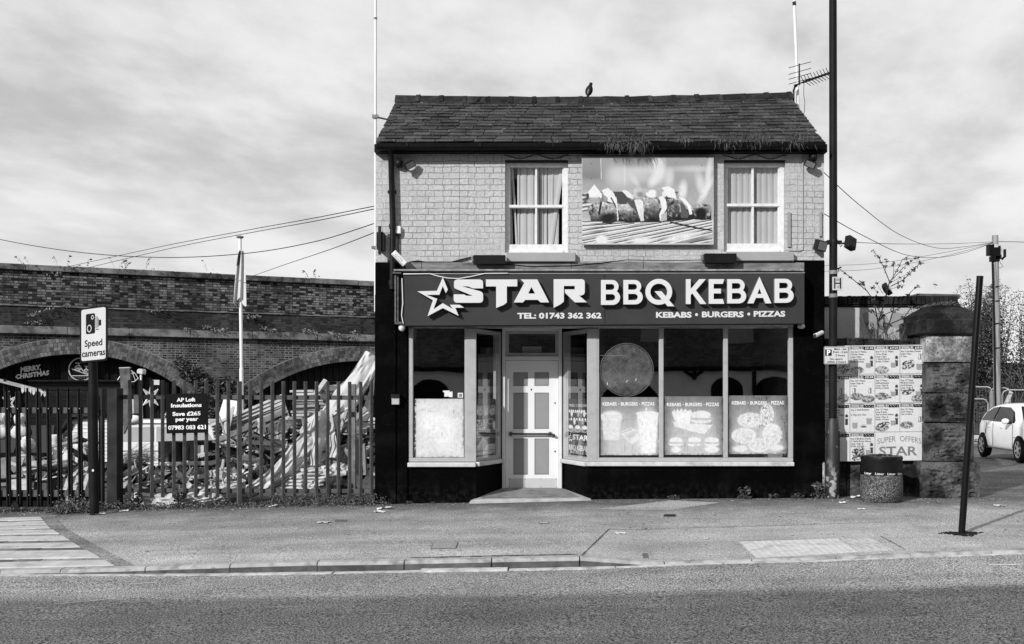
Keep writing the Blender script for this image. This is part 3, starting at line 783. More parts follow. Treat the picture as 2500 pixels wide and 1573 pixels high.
p = MB(); p.fbox(f9, 1275, 1322, 846, 861, -.06, -.055); p.build('notice', M(.3, .6, .1), fl)
pan = [(1253, 1289, 909, 943), (1305, 1340.5, 909, 943), (1252.5, 1288.5, 959, 1048), (1304.5, 1340, 959, 1048), (1252, 1287.5, 1071, 1159.5), (1304, 1339, 1071, 1159.5)]
w = MB()
us = sorted({1234.5, 1363.5} | {p_[0] for p_ in pan[:1]} | {p_[1] for p_ in pan[:1]} | {pan[1][0], pan[1][1]})
vs_ = [881, 909, 943, 959, 1048, 1071, 1159.5, 1193]
for i in range(5):
    for j in range(7):
        d1 = -.012 if (i in (1, 3) and j in (1, 3, 5)) else .0
        if d1 < 0: continue
        w.fbox(f9, us[i], us[i + 1], vs_[j], vs_[j + 1], -.045, 0)
door = w.build('door', M(.72, .35, .03, 6.0, spec=.4), shop)
for i in (1, 3):
    for j in (1, 3, 5):
        p = MB(); p.fbox(f9, us[i], us[i + 1], vs_[j], vs_[j + 1], -.04, -.014)
        p.fbox(f9, us[i] + 2.5, us[i + 1] - 2.5, vs_[j] + 2.5, vs_[j + 1] - 2.5, -.013, -.007)
        p.build('panel', M(.26, .4, .04, 6.0), door, bevel=.003)
p = MB(); p.fbox(f9, 1242, 1360, 1168, 1191, .001, .005)
for u_ in (1244, 1282, 1320, 1358):
    for v_ in (1170, 1189): p.ball(f9(u_, v_, .005), .006, 6, 4, mi=1)
p.build('kick_plate', [M(.50, .35, .05, 6.0), DMET], door)
p = MB(); p.tube([f9(1247, 1059.5, .06), f9(1343, 1059.5, .06)], .016, 10)
for u_ in (1247, 1343): p.lathe([(.034, 0), (.036, .02), (.03, .05), (.02, .075), (0, .08)], f9(u_, 1059.5, 0), 14, Matrix.Rotation(rad(90), 3, 'X'))
p.build('push_bar', M(.06, .25, .1, metal=.7, spec=.6), door, smooth=True)
p = MB(); p.ball(f9(1352, 1063, .05), .026, 12, 8); p.tube([f9(1352, 1063, 0), f9(1352, 1063, .04)], .01, 8); p.build('knob', M(.05, .3, .1, metal=.6), door, smooth=True)
for u_, v_ in ((1297, 951), (1355, 984), (1355, 1102)):
    p = MB(); p.lathe([(.012, 0), (.012, .006), (0, .007)], f9(u_, v_, 0), 10, Matrix.Rotation(rad(90), 3, 'X')); p.fbox(f9, u_ - .6, u_ + .6, v_, v_ + 3, .006, .008); p.build('keyhole', DMET, door)
m = MB()
q0 = G(1143, 1229); q1 = G(1446, 1226)
xl, xr = FX(1140, 14.86), FX(1448, 14.86)
def stepz(y): return interp(y, [14.86, 15.9], [.10, .175])
m.add([(xl, 14.86, 0), (xr, 14.86, 0.05), (B1.x, 15.95, 0.05), (B0.x, 15.95, 0.05), (xl + .06, 14.86, .095), (xr - .03, 14.86, .115), (B1.x, 15.95, .18), (B0.x, 15.95, .18)], [(0, 1, 5, 4), (4, 5, 6, 7), (0, 4, 7, 3), (1, 2, 6, 5), (2, 3, 7, 6)])
m.build('door_step', M(.40, .8, .25, 5.0, .004, 50.0, stain=.35), shop, bevel=.008)
m = MB().box(xl + .1, xr - .12, 14.95, 14.957, .098, .108); 
m.add([(xl + .2, 15.0, .112), (xr - .2, 15.0, .127), (B1.x - .02, 15.9, .186), (B0.x + .02, 15.9, .186)], [(0, 1, 2, 3)])
m.build('step_tile', M(.22, .7, .3, 6.0, stain=.3), shop)

# ---- roof of overlapping slates
ye, zy, yr_, zr_ = 14.83, FZ(349, 14.83), 17.05, 6.80
def rf(s, t, h=0.0):       # s 0..1 along, t 0..1 up the slope
    xl_ = -2.615 - .02 * t; xr_ = 4.155 + .035 * t
    sag = -.05 * math.sin(s * math.pi) * t + .05 * s * t
    nn = Vector((0, -(zr_ - zy), yr_ - ye)).normalized()
    return Vector((xl_ + (xr_ - xl_) * s, ye + (yr_ - ye) * t, zy + (zr_ - zy) * t + sag)) + nn * h
m = MB(); rows_ = 14
for r in range(rows_):
    t0, t1 = r / rows_ - (.012 if r else 0), (r + 1) / rows_ + .03
    n_ = 24 + (r % 3) - 1; off = .5 * (r % 2) + RN.uniform(-.1, .1)
    k = -1
    while True:
        s0 = max(0, (k + off) / n_); s1 = min(1, (k + 1 + off) / n_ - .0016); k += 1
        if s0 >= 1: break
        if s1 - s0 < .004: continue
        j = RN.uniform(-.006, .006); tl = RN.uniform(-.006, .006) * (3 if RN.random() < .06 else 1)
        up = .012 + RN.uniform(-.004, .008)
        m.hexa([rf(s0, t0 + j - tl, .012 + up - .012), rf(s1, t0 + j + tl, .012 + up - .012), rf(s1, t1, -.004), rf(s0, t1, -.004),
                rf(s0, t0 + j - tl, .012 + up), rf(s1, t0 + j + tl, .012 + up), rf(s1, t1, .006), rf(s0, t1, .006)])
def slatemat():
    m_, t, b = newmat('roof_slate'); p = pos(t)
    ri = N(t, 'ShaderNodeNewGeometry').outputs['Random Per Island']
    v = mth(t, 'MULTIPLY', mrange(t, ri, 0, 1, .3, 2.0), .0165)
    v = mth(t, 'MULTIPLY', v, mrange(t, nz(t, p, 9.0, 6.0, .65), .3, .7, .6, 1.5))
    v = mth(t, 'MULTIPLY', v, mrange(t, nz(t, p, 1.9, 6.0, .6), .36, .64, .5, 1.9))
    lich = mrange(t, nz(t, p, 26.0, 6.0, .7), .57, .68, 0, 1, True)
    zone = mrange(t, nz(t, p, 1.3, 3.0), .36, .58, 0, 1, True)
    v = mth(t, 'ADD', v, mth(t, 'MULTIPLY', mth(t, 'MULTIPLY', lich, zone), .20))
    spot = mrange(t, nz(t, p, 11.0, 1.0), .76, .79, 0, .22)
    v = mth(t, 'ADD', v, spot)
    setcol(t, b, v); b.inputs['Roughness'].default_value = .6; b.inputs['Specular IOR Level'].default_value = .3
    setbump(t, b, nz(t, p, 35.0, 4.0), .004)
    return m_
SLATE = slatemat()
m.add([rf(0, 0, -.03), rf(1, 0, -.03), rf(1, 1, -.03), rf(0, 1, -.03)], [(0, 1, 2, 3)])
m.add([rf(0, 1, -.01), rf(1, 1, -.01), (4.19, 19.25, 5.45), (-2.63, 19.25, 5.45)], [(0, 1, 2, 3)])
roof = m.build('roof', SLATE, shop)
m = MB(); nt_ = 17
for k in range(nt_):
    s0, s1 = k / nt_, (k + 1) / nt_ - .003
    a, b = rf(s0, 1, .0), rf(s1, 1, .0)
    if k == 0: a.x -= .02
    pr = [(-.15, -.09), (-.10, -.01), (-.05, .05), (0, .07), (.05, .05), (.10, -.01), (.15, -.09)]
    tw = RN.uniform(-.008, .008)
    va = [(a.x, a.y + y, a.z + z + .02 + tw) for y, z in pr]; vb = [(b.x, b.y + y, b.z + z + .02 - tw) for y, z in pr]
    n_ = len(pr); m.add(va + vb, [(i, i + 1, n_ + i + 1, n_ + i) for i in range(n_ - 1)] + [tuple(range(n_)), tuple(reversed(range(n_, 2 * n_)))])
    if k < nt_ - 1 or True:
        w_ = .075; a2 = b - Vector((w_ * .6, 0, 0)); h_ = .012 + RN.uniform(-.006, .010)
        va = [(a2.x, b.y + y * 1.12, b.z + z + h_ + .012) for y, z in pr]; vb = [(a2.x + w_, b.y + y * 1.12, b.z + z + h_ + .012 + RN.uniform(-.01, .01)) for y, z in pr]
        m.add(va + vb, [(i, i + 1, n_ + i + 1, n_ + i) for i in range(n_ - 1)] + [tuple(range(n_)), tuple(reversed(range(n_, 2 * n_)))])
m.build('ridge_tiles', M(.058, .75, .5, 9.0, .004, 30.0, spec=.2, island=.5), roof)
# gutter and soffit
m = MB()
gp = [(0, 0), (-.01, -.05), (-.045, -.09), (-.09, -.09), (-.125, -.05), (-.135, 0.0), (-.125, 0.0), (-.11, -.04), (-.085, -.075), (-.05, -.075), (-.02, -.045), (-.01, 0)]
xa, xb = FX(920, 14.75), FX(2014, 14.75)
n_ = len(gp)
va = [(xa, 14.84 + y, FZ(350, 14.75) - .01 + z) for y, z in gp]; vb = [(xb, 14.84 + y, FZ(350, 14.75) + .01 + z) for y, z in gp]
m.add(va + vb, [(i, (i + 1) % n_, n_ + (i + 1) % n_, n_ + i) for i in range(n_)] + [(0, 1, 2, 3, 4, 5, 6, 7, 8, 9, 10, 11), tuple(range(2 * n_ - 1, n_ - 1, -1))])
for u_ in range(1000, 2000, 175): m.box(FX(u_) - .015, FX(u_) + .015, 14.70, 14.708, FZ(350, 14.75) - .06, FZ(350, 14.75) - .004)
m.build('gutter', M(.012, .5, .4, 12.0, spec=.4, stain=.2), shop)
m = MB().box(FX(918), FX(2013), 14.85, 14.999, FZ(371, 14.85), FZ(352, 14.85))
m.build('eaves_board', M(.012, .6, .3, 10.0), shop)
m = MB(); px_ = FX(955, 14.92)
m.tube([(px_, 14.80, FZ(357, 14.8)), (px_, 14.86, FZ(375, 14.9)), (px_ - .002, 14.92, FZ(390, 14.9)), (px_ + .025, 14.92, FZ(552)), (px_ + .02, 14.92, FZ(690, 14.92))], .045, 12)
for v_, r_ in ((552, .054), (690, .06), (700, .05)): m.tube([(px_ + .02, 14.92, FZ(v_, 14.92) - .04), (px_ + .02, 14.92, FZ(v_, 14.92) + .03)], r_, 12)
for v_ in (470, 640): m.box(px_ - .06, px_ + .07, 14.95, 14.99, FZ(v_) - .02, FZ(v_) + .02)
m.build('downpipe', M(.022, .45, .4, 10.0, spec=.5), shop, smooth=True)
for ua, ub, va, vb in ((1922, 1930, 519, 604), (2000, 2006, 518, 578)):
    m = MB(); m.fbox(fr15, ua, ub, va, vb, .002, .03); m.build('batten', M(.27, .6, .08), shop, bevel=.003)
m = MB(); m.tube([fr15(1957, 375, .012), fr15(1960, 375, .012), fr15(1960, 610, .012), fr15(1953, 614, .012), fr15(1925, 612, .012)], .007, 6)
m.build('conduit', M(.3, .6, .05), shop)
m = MB()
m.tube([fr15(u_, v_, .015) for u_, v_ in [(985, 652), (1000, 640), (1020, 637), (1050, 642), (1075, 645), (1100, 641), (1125, 634), (1150, 628)]], .007, 6)
m.tube([fr15(u_, v_, .015) for u_, v_ in [(985, 654), (1010, 640), (1060, 640), (1120, 640), (1150, 632)]], .006, 6)
m.tube([fr15(u_, v_, .05) for u_, v_ in [(1235, 647), (1300, 652), (1400, 650), (1470, 643), (1530, 636), (1620, 638), (1714, 636)]], .007, 6)
m.tube([fr15(u_, v_, .015) for u_, v_ in [(974, 575), (972, 600), (975, 640)]], .006, 6)
m.build('wall_cable', CABLE, shop)
# ================================================================ THINGS ON THE BUILDING
SIGNC = M(.043, .57, .10, 2.5, spec=.06, stain=.12)
FACE = M(.60, .4, .02, 2.0); EDGE = M(.30, .35, .1, 5.0, metal=.5)
sg = thing('shop_sign', 'long dark sign board with raised white shop name and star', 'sign', P(1474, 796, 14.75))
fs_ = quadframe(P(985, 669, 14.70), P(1964, 667, 14.70), P(985, 795.5, 14.70), 979, 126)
m = MB()
def fsr(u, v, d=0.0):      # right end of the board is a little shorter
    k = (u) / 979
    q = fs_(u, v, d); q.z += k * (v / 126) * .02
    return q
sw_ = 1477 - 985
for ua, ub in ((0, sw_ - .4), (sw_ + .4, 979)):
    m.hexa([fsr(ua, 126, 0), fsr(ub, 126, 0), fsr(ub, 126, -.28), fsr(ua, 126, -.28), fsr(ua, 0, 0), fsr(ub, 0, 0), fsr(ub, 0, -.28), fsr(ua, 0, -.28)])
m.build('panel', SIGNC, sg, bevel=.003)
m = MB().hexa([fsr(-.5, -1.2, .004), fsr(979.5, -1.2, .004), fsr(979.5, -1.2, -.2), fsr(-.5, -1.2, -.2), fsr(-.5, 0, .004), fsr(979.5, 0, .004), fsr(979.5, 0, -.2), fsr(-.5, 0, -.2)])
m.build('top_trim', M(.4, .5, .2, 9.0), sg)
fsp = lambda u, v, d=0.0: fsr(u - 985, v - 669 + (u - 985) * 2 / 979, d)
z3 = lambda pts: [(900 + x / 3.787, 600 + y / 3.787) for x, y in pts]
glyphs = {
 'star': [[(692, 300), (638, 424), (458, 428), (602, 510), (552, 656), (692, 582), (838, 654), (806, 580), (888, 579), (846, 552), (758, 552), (782, 590), (692, 537), (606, 594), (641, 497), (540, 461), (660, 460), (692, 380), (720, 446), (738, 412)]],
 'S': [[(795, 345), (800, 330), (822, 320), (1035, 320), (1055, 330), (1062, 348), (1062, 402), (968, 402), (925, 384), (868, 383), (1035, 428), (1055, 440), (1062, 460), (1062, 508), (1055, 525), (1035, 534), (820, 534), (800, 525), (792, 508), (792, 457), (884, 457), (912, 470), (968, 470), (820, 410), (800, 400), (795, 388)]],
 'T': [[(1088, 320), (1376, 320), (1376, 384), (1280, 384), (1280, 532), (1250, 555), (1182, 582), (1182, 384), (1088, 384)]],
 'A': [[(1406, 320), (1560, 320), (1668, 532), (1590, 532), (1564, 508), (1450, 508), (1428, 532), (1344, 532), (1440, 352)], [(1506, 390), (1476, 450), (1540, 450)]],
 'R': [[(1710, 318), (1972, 318), (1990, 326), (1996, 345), (1996, 440), (1988, 458), (1968, 468), (1945, 470), (2016, 532), (1905, 532), (1813, 442), (1813, 412), (1904, 412), (1904, 380), (1804, 380), (1804, 525), (1770, 552), (1710, 582)]],
}
def arc(cx, cy, r, a0, a1, n=8, ry=None):
    return [(cx + r * math.cos(rad(a0 + (a1 - a0) * i / n)), cy + (ry or r) * math.sin(rad(a0 + (a1 - a0) * i / n))) for i in range(n + 1)]
GB = [[(0, 0), (0, 1)] + arc(.44, .735, .265, 90, -40) + arc(.47, .295, .295, 55, -90, 10), [(.19, .60), (.19, .835)] + arc(.42, .718, .117, 90, -90), [(.19, .175), (.19, .43)] + arc(.44, .302, .127, 90, -90)]
GK = [[(0, 0), (0, 1), (.2, 1), (.2, .6), (.56, 1), (.84, 1), (.42, .55), (.86, 0), (.6, 0), (.27, .43), (.2, .36), (.2, 0)]]
GE = [[(0, 0), (0, 1), (.66, 1), (.60, .81), (.21, .81), (.21, .61), (.52, .61), (.52, .42), (.21, .42), (.21, .19), (.60, .19), (.66, 0)]]
GA = [[(0, 0), (.46, 1.07), (.92, 0), (.69, 0), (.60, .22), (.32, .22), (.23, 0)], [(.38, .38), (.46, .60), (.54, .38)]]
GQ = [arc(.5, .5, .5, 0, 360, 36)[:-1], arc(.5, .5, .315, 0, 360, 30)[:-1]]
GQT = [[(.34, .52), (.60, .52), (1.08, -.06), (.83, -.06)]]
def glyph(mb, g, x0, x1, ytop, ybot, org, depth=.085, d0=.012):
    xs = [p_[0] for pl in g for p_ in pl]; w_ = max(xs) if max(xs) > .95 and g is not GQ and g is not GQT else max(xs)
    k = (x1 - x0) / w_ if g is not GQT else (x1 - x0)
    put_poly(mb, fsp, [[(org[0] + (x0 + x * k) / 3.787, org[1] + (ybot - y * (ybot - ytop)) / 3.787) for x, y in pl] for pl in g], depth, d0)
for k in ('star', 'S', 'T', 'A', 'R'):
    m = MB(); put_poly(m, fsp, [z3(pl) for pl in glyphs[k]], .085, .012)
    m.build('star_emblem' if k == 'star' else 'letter', [FACE, EDGE], sg)
og = (1450, 600)
for g, xa, xb, ya, yb in [(GB, 62, 238, 325, 556), (GB, 268, 446, 325, 552), (GK, 842, 1030, 318, 550), (GE, 1052, 1194, 318, 548), (GB, 1222, 1396, 318, 545), (GA, 1408, 1628, 300 + 12, 545), (GB, 1656, 1832, 315, 540)]:
    m = MB(); glyph(m, g, xa, xb, ya, yb, og); m.build('letter', [FACE, EDGE], sg)
m = MB(); glyph(m, GQ, 470, 716, 315, 556, og); glyph(m, GQT, 470, 716, 315, 556, og, .09); m.build('letter', [FACE, EDGE], sg)
m = MB()
put_text(m, fsp, 'TEL: 01743 362 362', 1263, 1468.5, 778, 12.6, .042, .003)
m.build('lettering', M(.6, .5, .02), sg); m = MB()
put_text(m, fsp, 'KEBABS', 1601.5, 1688.5, 776.8, 12.8, .042, .003)
put_text(m, fsp, 'BURGERS', 1713.5, 1815.5, 776, 12.8, .042, .003); put_text(m, fsp, 'PIZZAS', 1840, 1917, 775, 12.8, .042, .003)
for u_, v_ in ((1700.5, 770), (1828, 769)): m.lathe([(.022, 0), (0, .001)], fsp(u_, v_, .003), 14, Matrix.Rotation(rad(90), 3, 'X'))
m.build('lettering', M(.6, .5, .02), sg)
m = MB(); m.tube([fsp(u_, v_, .02) for u_, v_ in [(985, 670), (1050, 669), (1070, 675), (1095, 680), (1120, 681), (1150, 676), (1183, 668.5), (1240, 668)]], .008, 6)
m.tube([fsp(u_, v_, .02) for u_, v_ in [(982, 680), (984, 740), (981, 770), (985, 790)]], .008, 6)
tag(m.build('sign_cable', M(.62, .5, .05)), 'loose white cable sagging over the top left of the sign', 'cable')
m = MB(); m.ball(P(981, 800, 14.86), (.05, .05, .058), 14, 10); m.tube([P(981, 790, 14.86), P(981, 797, 14.86)], .03, 10)
tag(m.build('light_bulb', M(.68, .3, .1), smooth=True), 'round white bulb under the left end of the sign', 'light')
m = MB(); m.ball(P(1956, 797, 14.85), (.06, .05, .04), 12, 8); m.tube([P(1956, 790, 14.86), P(1956, 796, 14.86)], .03, 10)
tag(m.build('light_bulb', M(.45, .4, .2), smooth=True), 'squat bulb under the right end of the sign', 'light')

# ---- billboard with the printed photograph of skewers on a grill
bb = thing('billboard', 'large printed picture of meat skewers grilling over flames', 'billboard', P(1582, 597, 14.9))
f = frame(14.9)
bu, bv, bwid, bhei = 1420.5, 383.5, 322.0, 213.5
m = MB(); m.fbox(f, bu, bu + bwid, bv, bv + bhei, -.055, -.002); m.build('board', M(.5, .6, .05), bb)
c = Canvas(320, 210, 300, A(178), 5)
q = lambda x, y: ((x - 132) / 6.06, (y - 150) / 6.06)       # positions measured on an enlargement
def E(x, y, rx, ry, d_, soft=.5, rot=0.0, op=1.0): a, b = q(x, y); c.ell(a, b, rx / 6.06, ry / 6.06, A(d_), soft, rot, op)
def PL(pts, d_, op=1.0): c.poly([q(x, y) for x, y in pts], A(d_), op)
def LN(x0_, y0_, x1_, y1_, w_, d_, soft=.5): a, b = q(x0_, y0_); e, g = q(x1_, y1_); c.line(a, b, e, g, w_ / 6.06, A(d_), soft)
c.a = c.a * (1 + .25 * (c.noise(38) - .5))
for x, y, rx, ry, d_ in [(260, 420, 260, 130, 132), (330, 230, 190, 110, 160), (850, 230, 260, 110, 165), (1550, 230, 280, 110, 160), (1550, 470, 160, 110, 165), (250, 560, 200, 60, 170), (900, 430, 250, 90, 205), (650, 420, 130, 120, 215), (1000, 340, 300, 50, 215), (1800, 320, 250, 40, 215), (1100, 560, 150, 40, 170)]: E(x, y, rx, ry, d_, 1.5, 0, .85)
for x, y, rx, ry, d_, r_ in [(1240, 230, 100, 130, 240, .15), (1270, 390, 90, 130, 238, .35), (1180, 500, 60, 90, 235, .5), (1620, 640, 55, 130, 242, .1), (1890, 560, 60, 170, 225, -.25), (2000, 400, 40, 230, 232, .12), (1960, 640, 40, 200, 240, .5), (1420, 450, 60, 130, 222, .1), (900, 480, 40, 110, 220, -.6), (760, 400, 15, 160, 222, 0)]: E(x, y, rx, ry, d_, 1.0, r_, .85)
low_ = np.clip((c.Y - 145) / 12, 0, 1); c.mix(low_ * .8, A(215)); c.mix(low_ * np.clip(c.noise(26, 1.6) * 2.4 - 1.0, 0, 1) * .9, A(118))
for k in range(5): LN(130, 690 + 58 * k, 330, 665 + 55 * k, 20, 235, 1); LN(130, 712 + 58 * k, 330, 690 + 55 * k, 14, 90, 1)
PL([(240, 720), (420, 690), (800, 690), (1100, 660), (1540, 680), (1560, 860), (240, 830)], 150, .9); c.mix((c.a > 0) * (np.abs(c.Y - 98) < 14) * (c.X < 235) * np.clip(c.noise(7) * 2.2 - .9, 0, 1), A(60))
PL([(230, 930), (660, 930), (1050, 900), (1600, 900), (1780, 940), (2045, 900), (2040, 1070), (1700, 1075), (1280, 1112), (660, 1105), (260, 1090)], 42)
# far skewer: onion, pepper, meat
PL([(310, 550), (420, 690), (415, 760), (370, 730), (350, 760), (240, 745), (222, 660)], 246); E(310, 790, 90, 50, 175, .5); PL([(420, 640), (510, 600), (570, 650), (660, 760), (640, 840), (500, 800)], 243); PL([(455, 700), (520, 760), (500, 800), (440, 760)], 165)
PL([(590, 655), (720, 660), (860, 770), (800, 800), (760, 880), (660, 830)], 78); PL([(720, 640), (790, 640), (900, 720), (880, 770), (800, 740)], 240)
E(960, 680, 90, 85, 205, .5); E(990, 700, 50, 40, 150, .6); E(1160, 690, 90, 60, 244, .3); E(1060, 640, 60, 30, 190, .5); E(1300, 690, 80, 70, 180, .5); E(1350, 690, 35, 45, 240, .4); PL([(1300, 600), (1400, 575), (1490, 620), (1530, 760), (1400, 740), (1350, 640)], 246)
# near skewer
def meat(pts, top, bot, seed):
    xs = [p_[0] for p_ in pts]; ys = [p_[1] for p_ in pts]
    c0 = c.a.copy(); PL(pts, bot)
    hit = np.abs(c.a - c0) > 1e-6
    ny_ = np.clip((c.Y * 6.06 + 150 - min(ys)) / (max(ys) - min(ys)), 0, 1)
    tex = c.noise(10) * .42 + c.noise(4.2) * .42 + c.noise(1.9) * .26
    v_ = A(top) * (1 - ny_) ** 1.7 + A(bot * .55) * ny_
    v_ = v_ * (.1 + 1.5 * tex); v_ = v_ + (A(240) - v_) * np.clip((tex - .70) * 6, 0, 1) * (1 - ny_) ** .7; v_ = v_ * (1 - .8 * np.clip((.42 - tex) * 7, 0, 1))
    c.a = np.where(hit, v_, c.a)
PL([(780, 770), (900, 790), (960, 980), (860, 900)], 85)
meat([(205, 890), (300, 830), (440, 810), (560, 850), (650, 960), (655, 1090), (560, 1130), (370, 1120), (260, 1060)], 235, 70, 1)
E(520, 1040, 120, 70, 26, .8); LN(410, 820, 380, 990, 22, 30, 1.5); E(490, 890, 20, 35, 120, .5); LN(560, 750, 640, 900, 16, 40)
PL([(590, 730), (640, 740), (670, 1060), (655, 1100), (640, 900)], 240)
meat([(670, 850), (800, 840), (900, 920), (970, 1010), (980, 1090), (680, 1090)], 230, 60, 2)
PL([(900, 780), (990, 770), (1030, 800), (1045, 1090), (1000, 1095), (960, 980)], 238); PL([(985, 900), (1045, 900), (1040, 1090), (1000, 1095)], 225)
meat([(1035, 740), (1140, 740), (1240, 780), (1270, 860), (1280, 1000), (1250, 1110), (1060, 1100), (1045, 880)], 200, 55, 3)
PL([(1260, 740), (1320, 720), (1370, 780), (1385, 900), (1330, 1000), (1285, 1100), (1270, 1000), (1310, 900), (1290, 820)], 244); PL([(1300, 1000), (1385, 950), (1385, 1080), (1290, 1100)], 190)
PL([(1570, 790), (1650, 860), (1710, 990), (1690, 1050), (1590, 1040), (1590, 900)], 92)
meat([(1385, 800), (1480, 770), (1590, 900), (1590, 1070), (1450, 1080), (1385, 1040)], 150, 40, 4); meat([(1390, 770), (1500, 750), (1620, 800), (1630, 840), (1500, 830), (1400, 880)], 220, 120, 6)
PL([(1560, 740), (1650, 760), (1740, 870), (1760, 990), (1720, 1000), (1690, 880)], 246)
meat([(1765, 860), (1850, 840), (2000, 840), (2045, 880), (2040, 990), (1960, 1080), (1830, 1070), (1780, 980)], 190, 60, 5); E(1890, 980, 85, 90, 20, .4)
# grill bars
for (xa, ya, xb, yb) in [(132, 1110, 420, 1100), (560, 1432, 2050, 1120), (1060, 1436, 2050, 1205), (132, 1425, 800, 1290), (132, 1170, 980, 1110), (132, 1240, 900, 1130), (132, 1310, 1300, 1120), (132, 1390, 1790, 1065), (330, 1410, 2050, 1080), (800, 1430, 2050, 1160), (1300, 1440, 2050, 1260), (1640, 1440, 2050, 1360)]:
    LN(xa, ya + 10, xb, yb + 8, 17, 240, .7); LN(xa, ya - 6, xb, yb - 5, 9, 30, .7)
LN(1440, 1110, 1850, 1200, 22, 30); LN(1850, 1200, 2045, 1230, 18, 30)
E(420, 1370, 90, 70, 240, .5); E(1600, 1330, 250, 50, 238, .8, -.2); E(1000, 1380, 150, 50, 236, .8)
PL([(132, 150), (410, 155), (400, 470), (132, 440)], 128, .35); LN(405, 155, 415, 470, 7, 225, .5)
PL([(132, 1418), (2070, 1418), (2070, 1436), (132, 1436)], 236)
for x, y in ((265, 245), (640, 222), (1060, 220), (1520, 232), (1900, 270), (265, 462), (1900, 700)): E(x, y, 6, 6, 50, .3)
c.a *= 1 + .22 * (c.noise(2.4) - .5) * (c.Y > 75)
c.build('print', f, .0, bb, bu + 1, bv + 1)
m = MB()
ft = quadframe(f(1648, 578, .004), f(1712, 563, .004), f(1651, 590, .004), 64, 12)
put_text(m, ft, 'STAR', 2, 19, 9, 7, .02, .001); put_text(m, ft, '...  delicious', 22, 62, 9, 7, .02, .001)
m.build('lettering', M(.62, .5, .05), bb)

# ---- floodlights and small fittings on the front
def floodlight(c_, yaw, pitch, label, size=(.20, .10, .15), mount=None, ball=None, group=None, roll=0.0):
    t_ = thing('floodlight', label, 'floodlight', c_, group)
    Rm = Matrix.Rotation(yaw, 3, 'Z') @ Matrix.Rotation(pitch, 3, 'X') @ Matrix.Rotation(roll, 3, 'Y')
    m = MB(); sx, sy, sz = size
    m.cbox(c_, size, Rm)
    for k in range(5): m.cbox(Vector(c_) + Rm @ Vector((sx * (-.36 + .18 * k), sy * .56, 0)), (.012, sy * .3, sz * .8), Rm)
    m.build('housing', DMET, t_, bevel=.01, seg=2)
    g = MB(); g.cbox(Vector(c_) + Rm @ Vector((0, -sy * .51, 0)), (sx * .82, .006, sz * .78), Rm); g.build('lens', M(.14, .15, .1, spec=.6), t_)
    b = MB()
    if mount is not None:
        b.tube([mount, (Vector(mount) + Vector(c_)) / 2 + Vector((0, -.01, -.02)), Vector(c_) + Rm @ Vector((0, sy * .5, 0))], .014, 8)
    if ball is not None: b.ball(ball, .06, 14, 10); b.box(ball[0] - .05, ball[0] + .05, ball[1] - .01, ball[1] + .08, ball[2] - .05, ball[2] + .07)
    if b.v: b.build('bracket', DMET, t_, smooth=True)
    return t_
floodlight(P(1000, 403, 14.87), .55, .35, 'small black floodlight at the upper left corner by the downpipe', (.17, .07, .10), P(975, 402, 14.95), P(974, 399, 14.92), roll=-.55)
floodlight(P(1978, 401, 14.87), -.3, .35, 'small black floodlight at the upper right corner under the eaves', (.17, .07, .10), P(1988, 385, 14.95), P(1986, 384, 14.9), roll=.45)
def striplight(ua, ub, v0, v1, label):
    t_ = thing('strip_light', label, 'light', P((ua + ub) / 2, v1, 14.85))
    f_ = frame(14.82); m = MB(); m.fprism(f_, [(ua, v0 + 2), (ua + 3, v0), (ub, v0), (ub, v1), (ua + 2, v1)], -.10, .05); m.build('hood', M(.02, .4, .2, spec=.5), t_, bevel=.004)
    m = MB(); m.fbox(f_, ua - 3, ua + 1, v0 + 1, v0 + 14, -.14, -.02); m.fbox(f_, ub - 12, ub - 8, v0 + 4, v0 + 12, -.17, -.10); m.build('bracket', GREYM, t_)
striplight(1155, 1234, 624, 646, 'black strip light under the left upstairs window')
striplight(1717, 1797, 620, 643, 'black strip light under the right upstairs window')
# security cameras
t_ = thing('security_camera', 'large white boxy camera angled down beside the downpipe', 'camera', P(975, 632, 14.75))
Rm = Matrix.Rotation(.25, 3, 'Z') @ Matrix.Rotation(rad(45), 3, 'Y') @ Matrix.Rotation(.2, 3, 'X')
c0 = P(975, 631, 14.72)
m = MB(); m.cbox(c0, (.25, .10, .09), Rm); m.build('housing', M(.78, .4, .05), t_, bevel=.008)
fcam = lambda u, v, d=0.0: c0 + Rm @ Vector((u, -.0505 - d, -v))
m = MB(); put_text(m, fcam, 'CCTV SYSTEM', -.115, .10, .036, .016, .02, .001); put_text(m, fcam, 'CCTV', -.08, .07, .008, .028, .0, .001); m.build('lettering', M(.25, .5), t_)
m = MB(); m.cbox(c0 + Rm @ Vector((.04, .0, -.055)), (.20, .07, .02), Rm); m.tube([c0 + Rm @ Vector((.02, .03, -.03)), P(990, 655, 14.85), P(990, 660, 14.97)], .02, 8); m.build('bracket', DMET, t_)
t_ = thing('security_camera', 'small white bullet camera on the right black pilaster', 'camera', P(1998, 816, 14.8))
m = MB(); a, b = P(2007, 812, 14.86), P(1990, 820, 14.66); m.tube([a, b], .032, 14); m.build('housing', M(.7, .35, .05), t_, smooth=True)
m = MB(); m.tube([b + (b - a) * .01, b + (b - a) * .06], .026, 14); m.build('lens', M(.02, .1, .1, spec=.7), t_)
m = MB(); m.tube([P(2004, 814, 14.85), P(2004, 818, 14.975)], .014, 8); m.build('bracket', GREYM, t_)
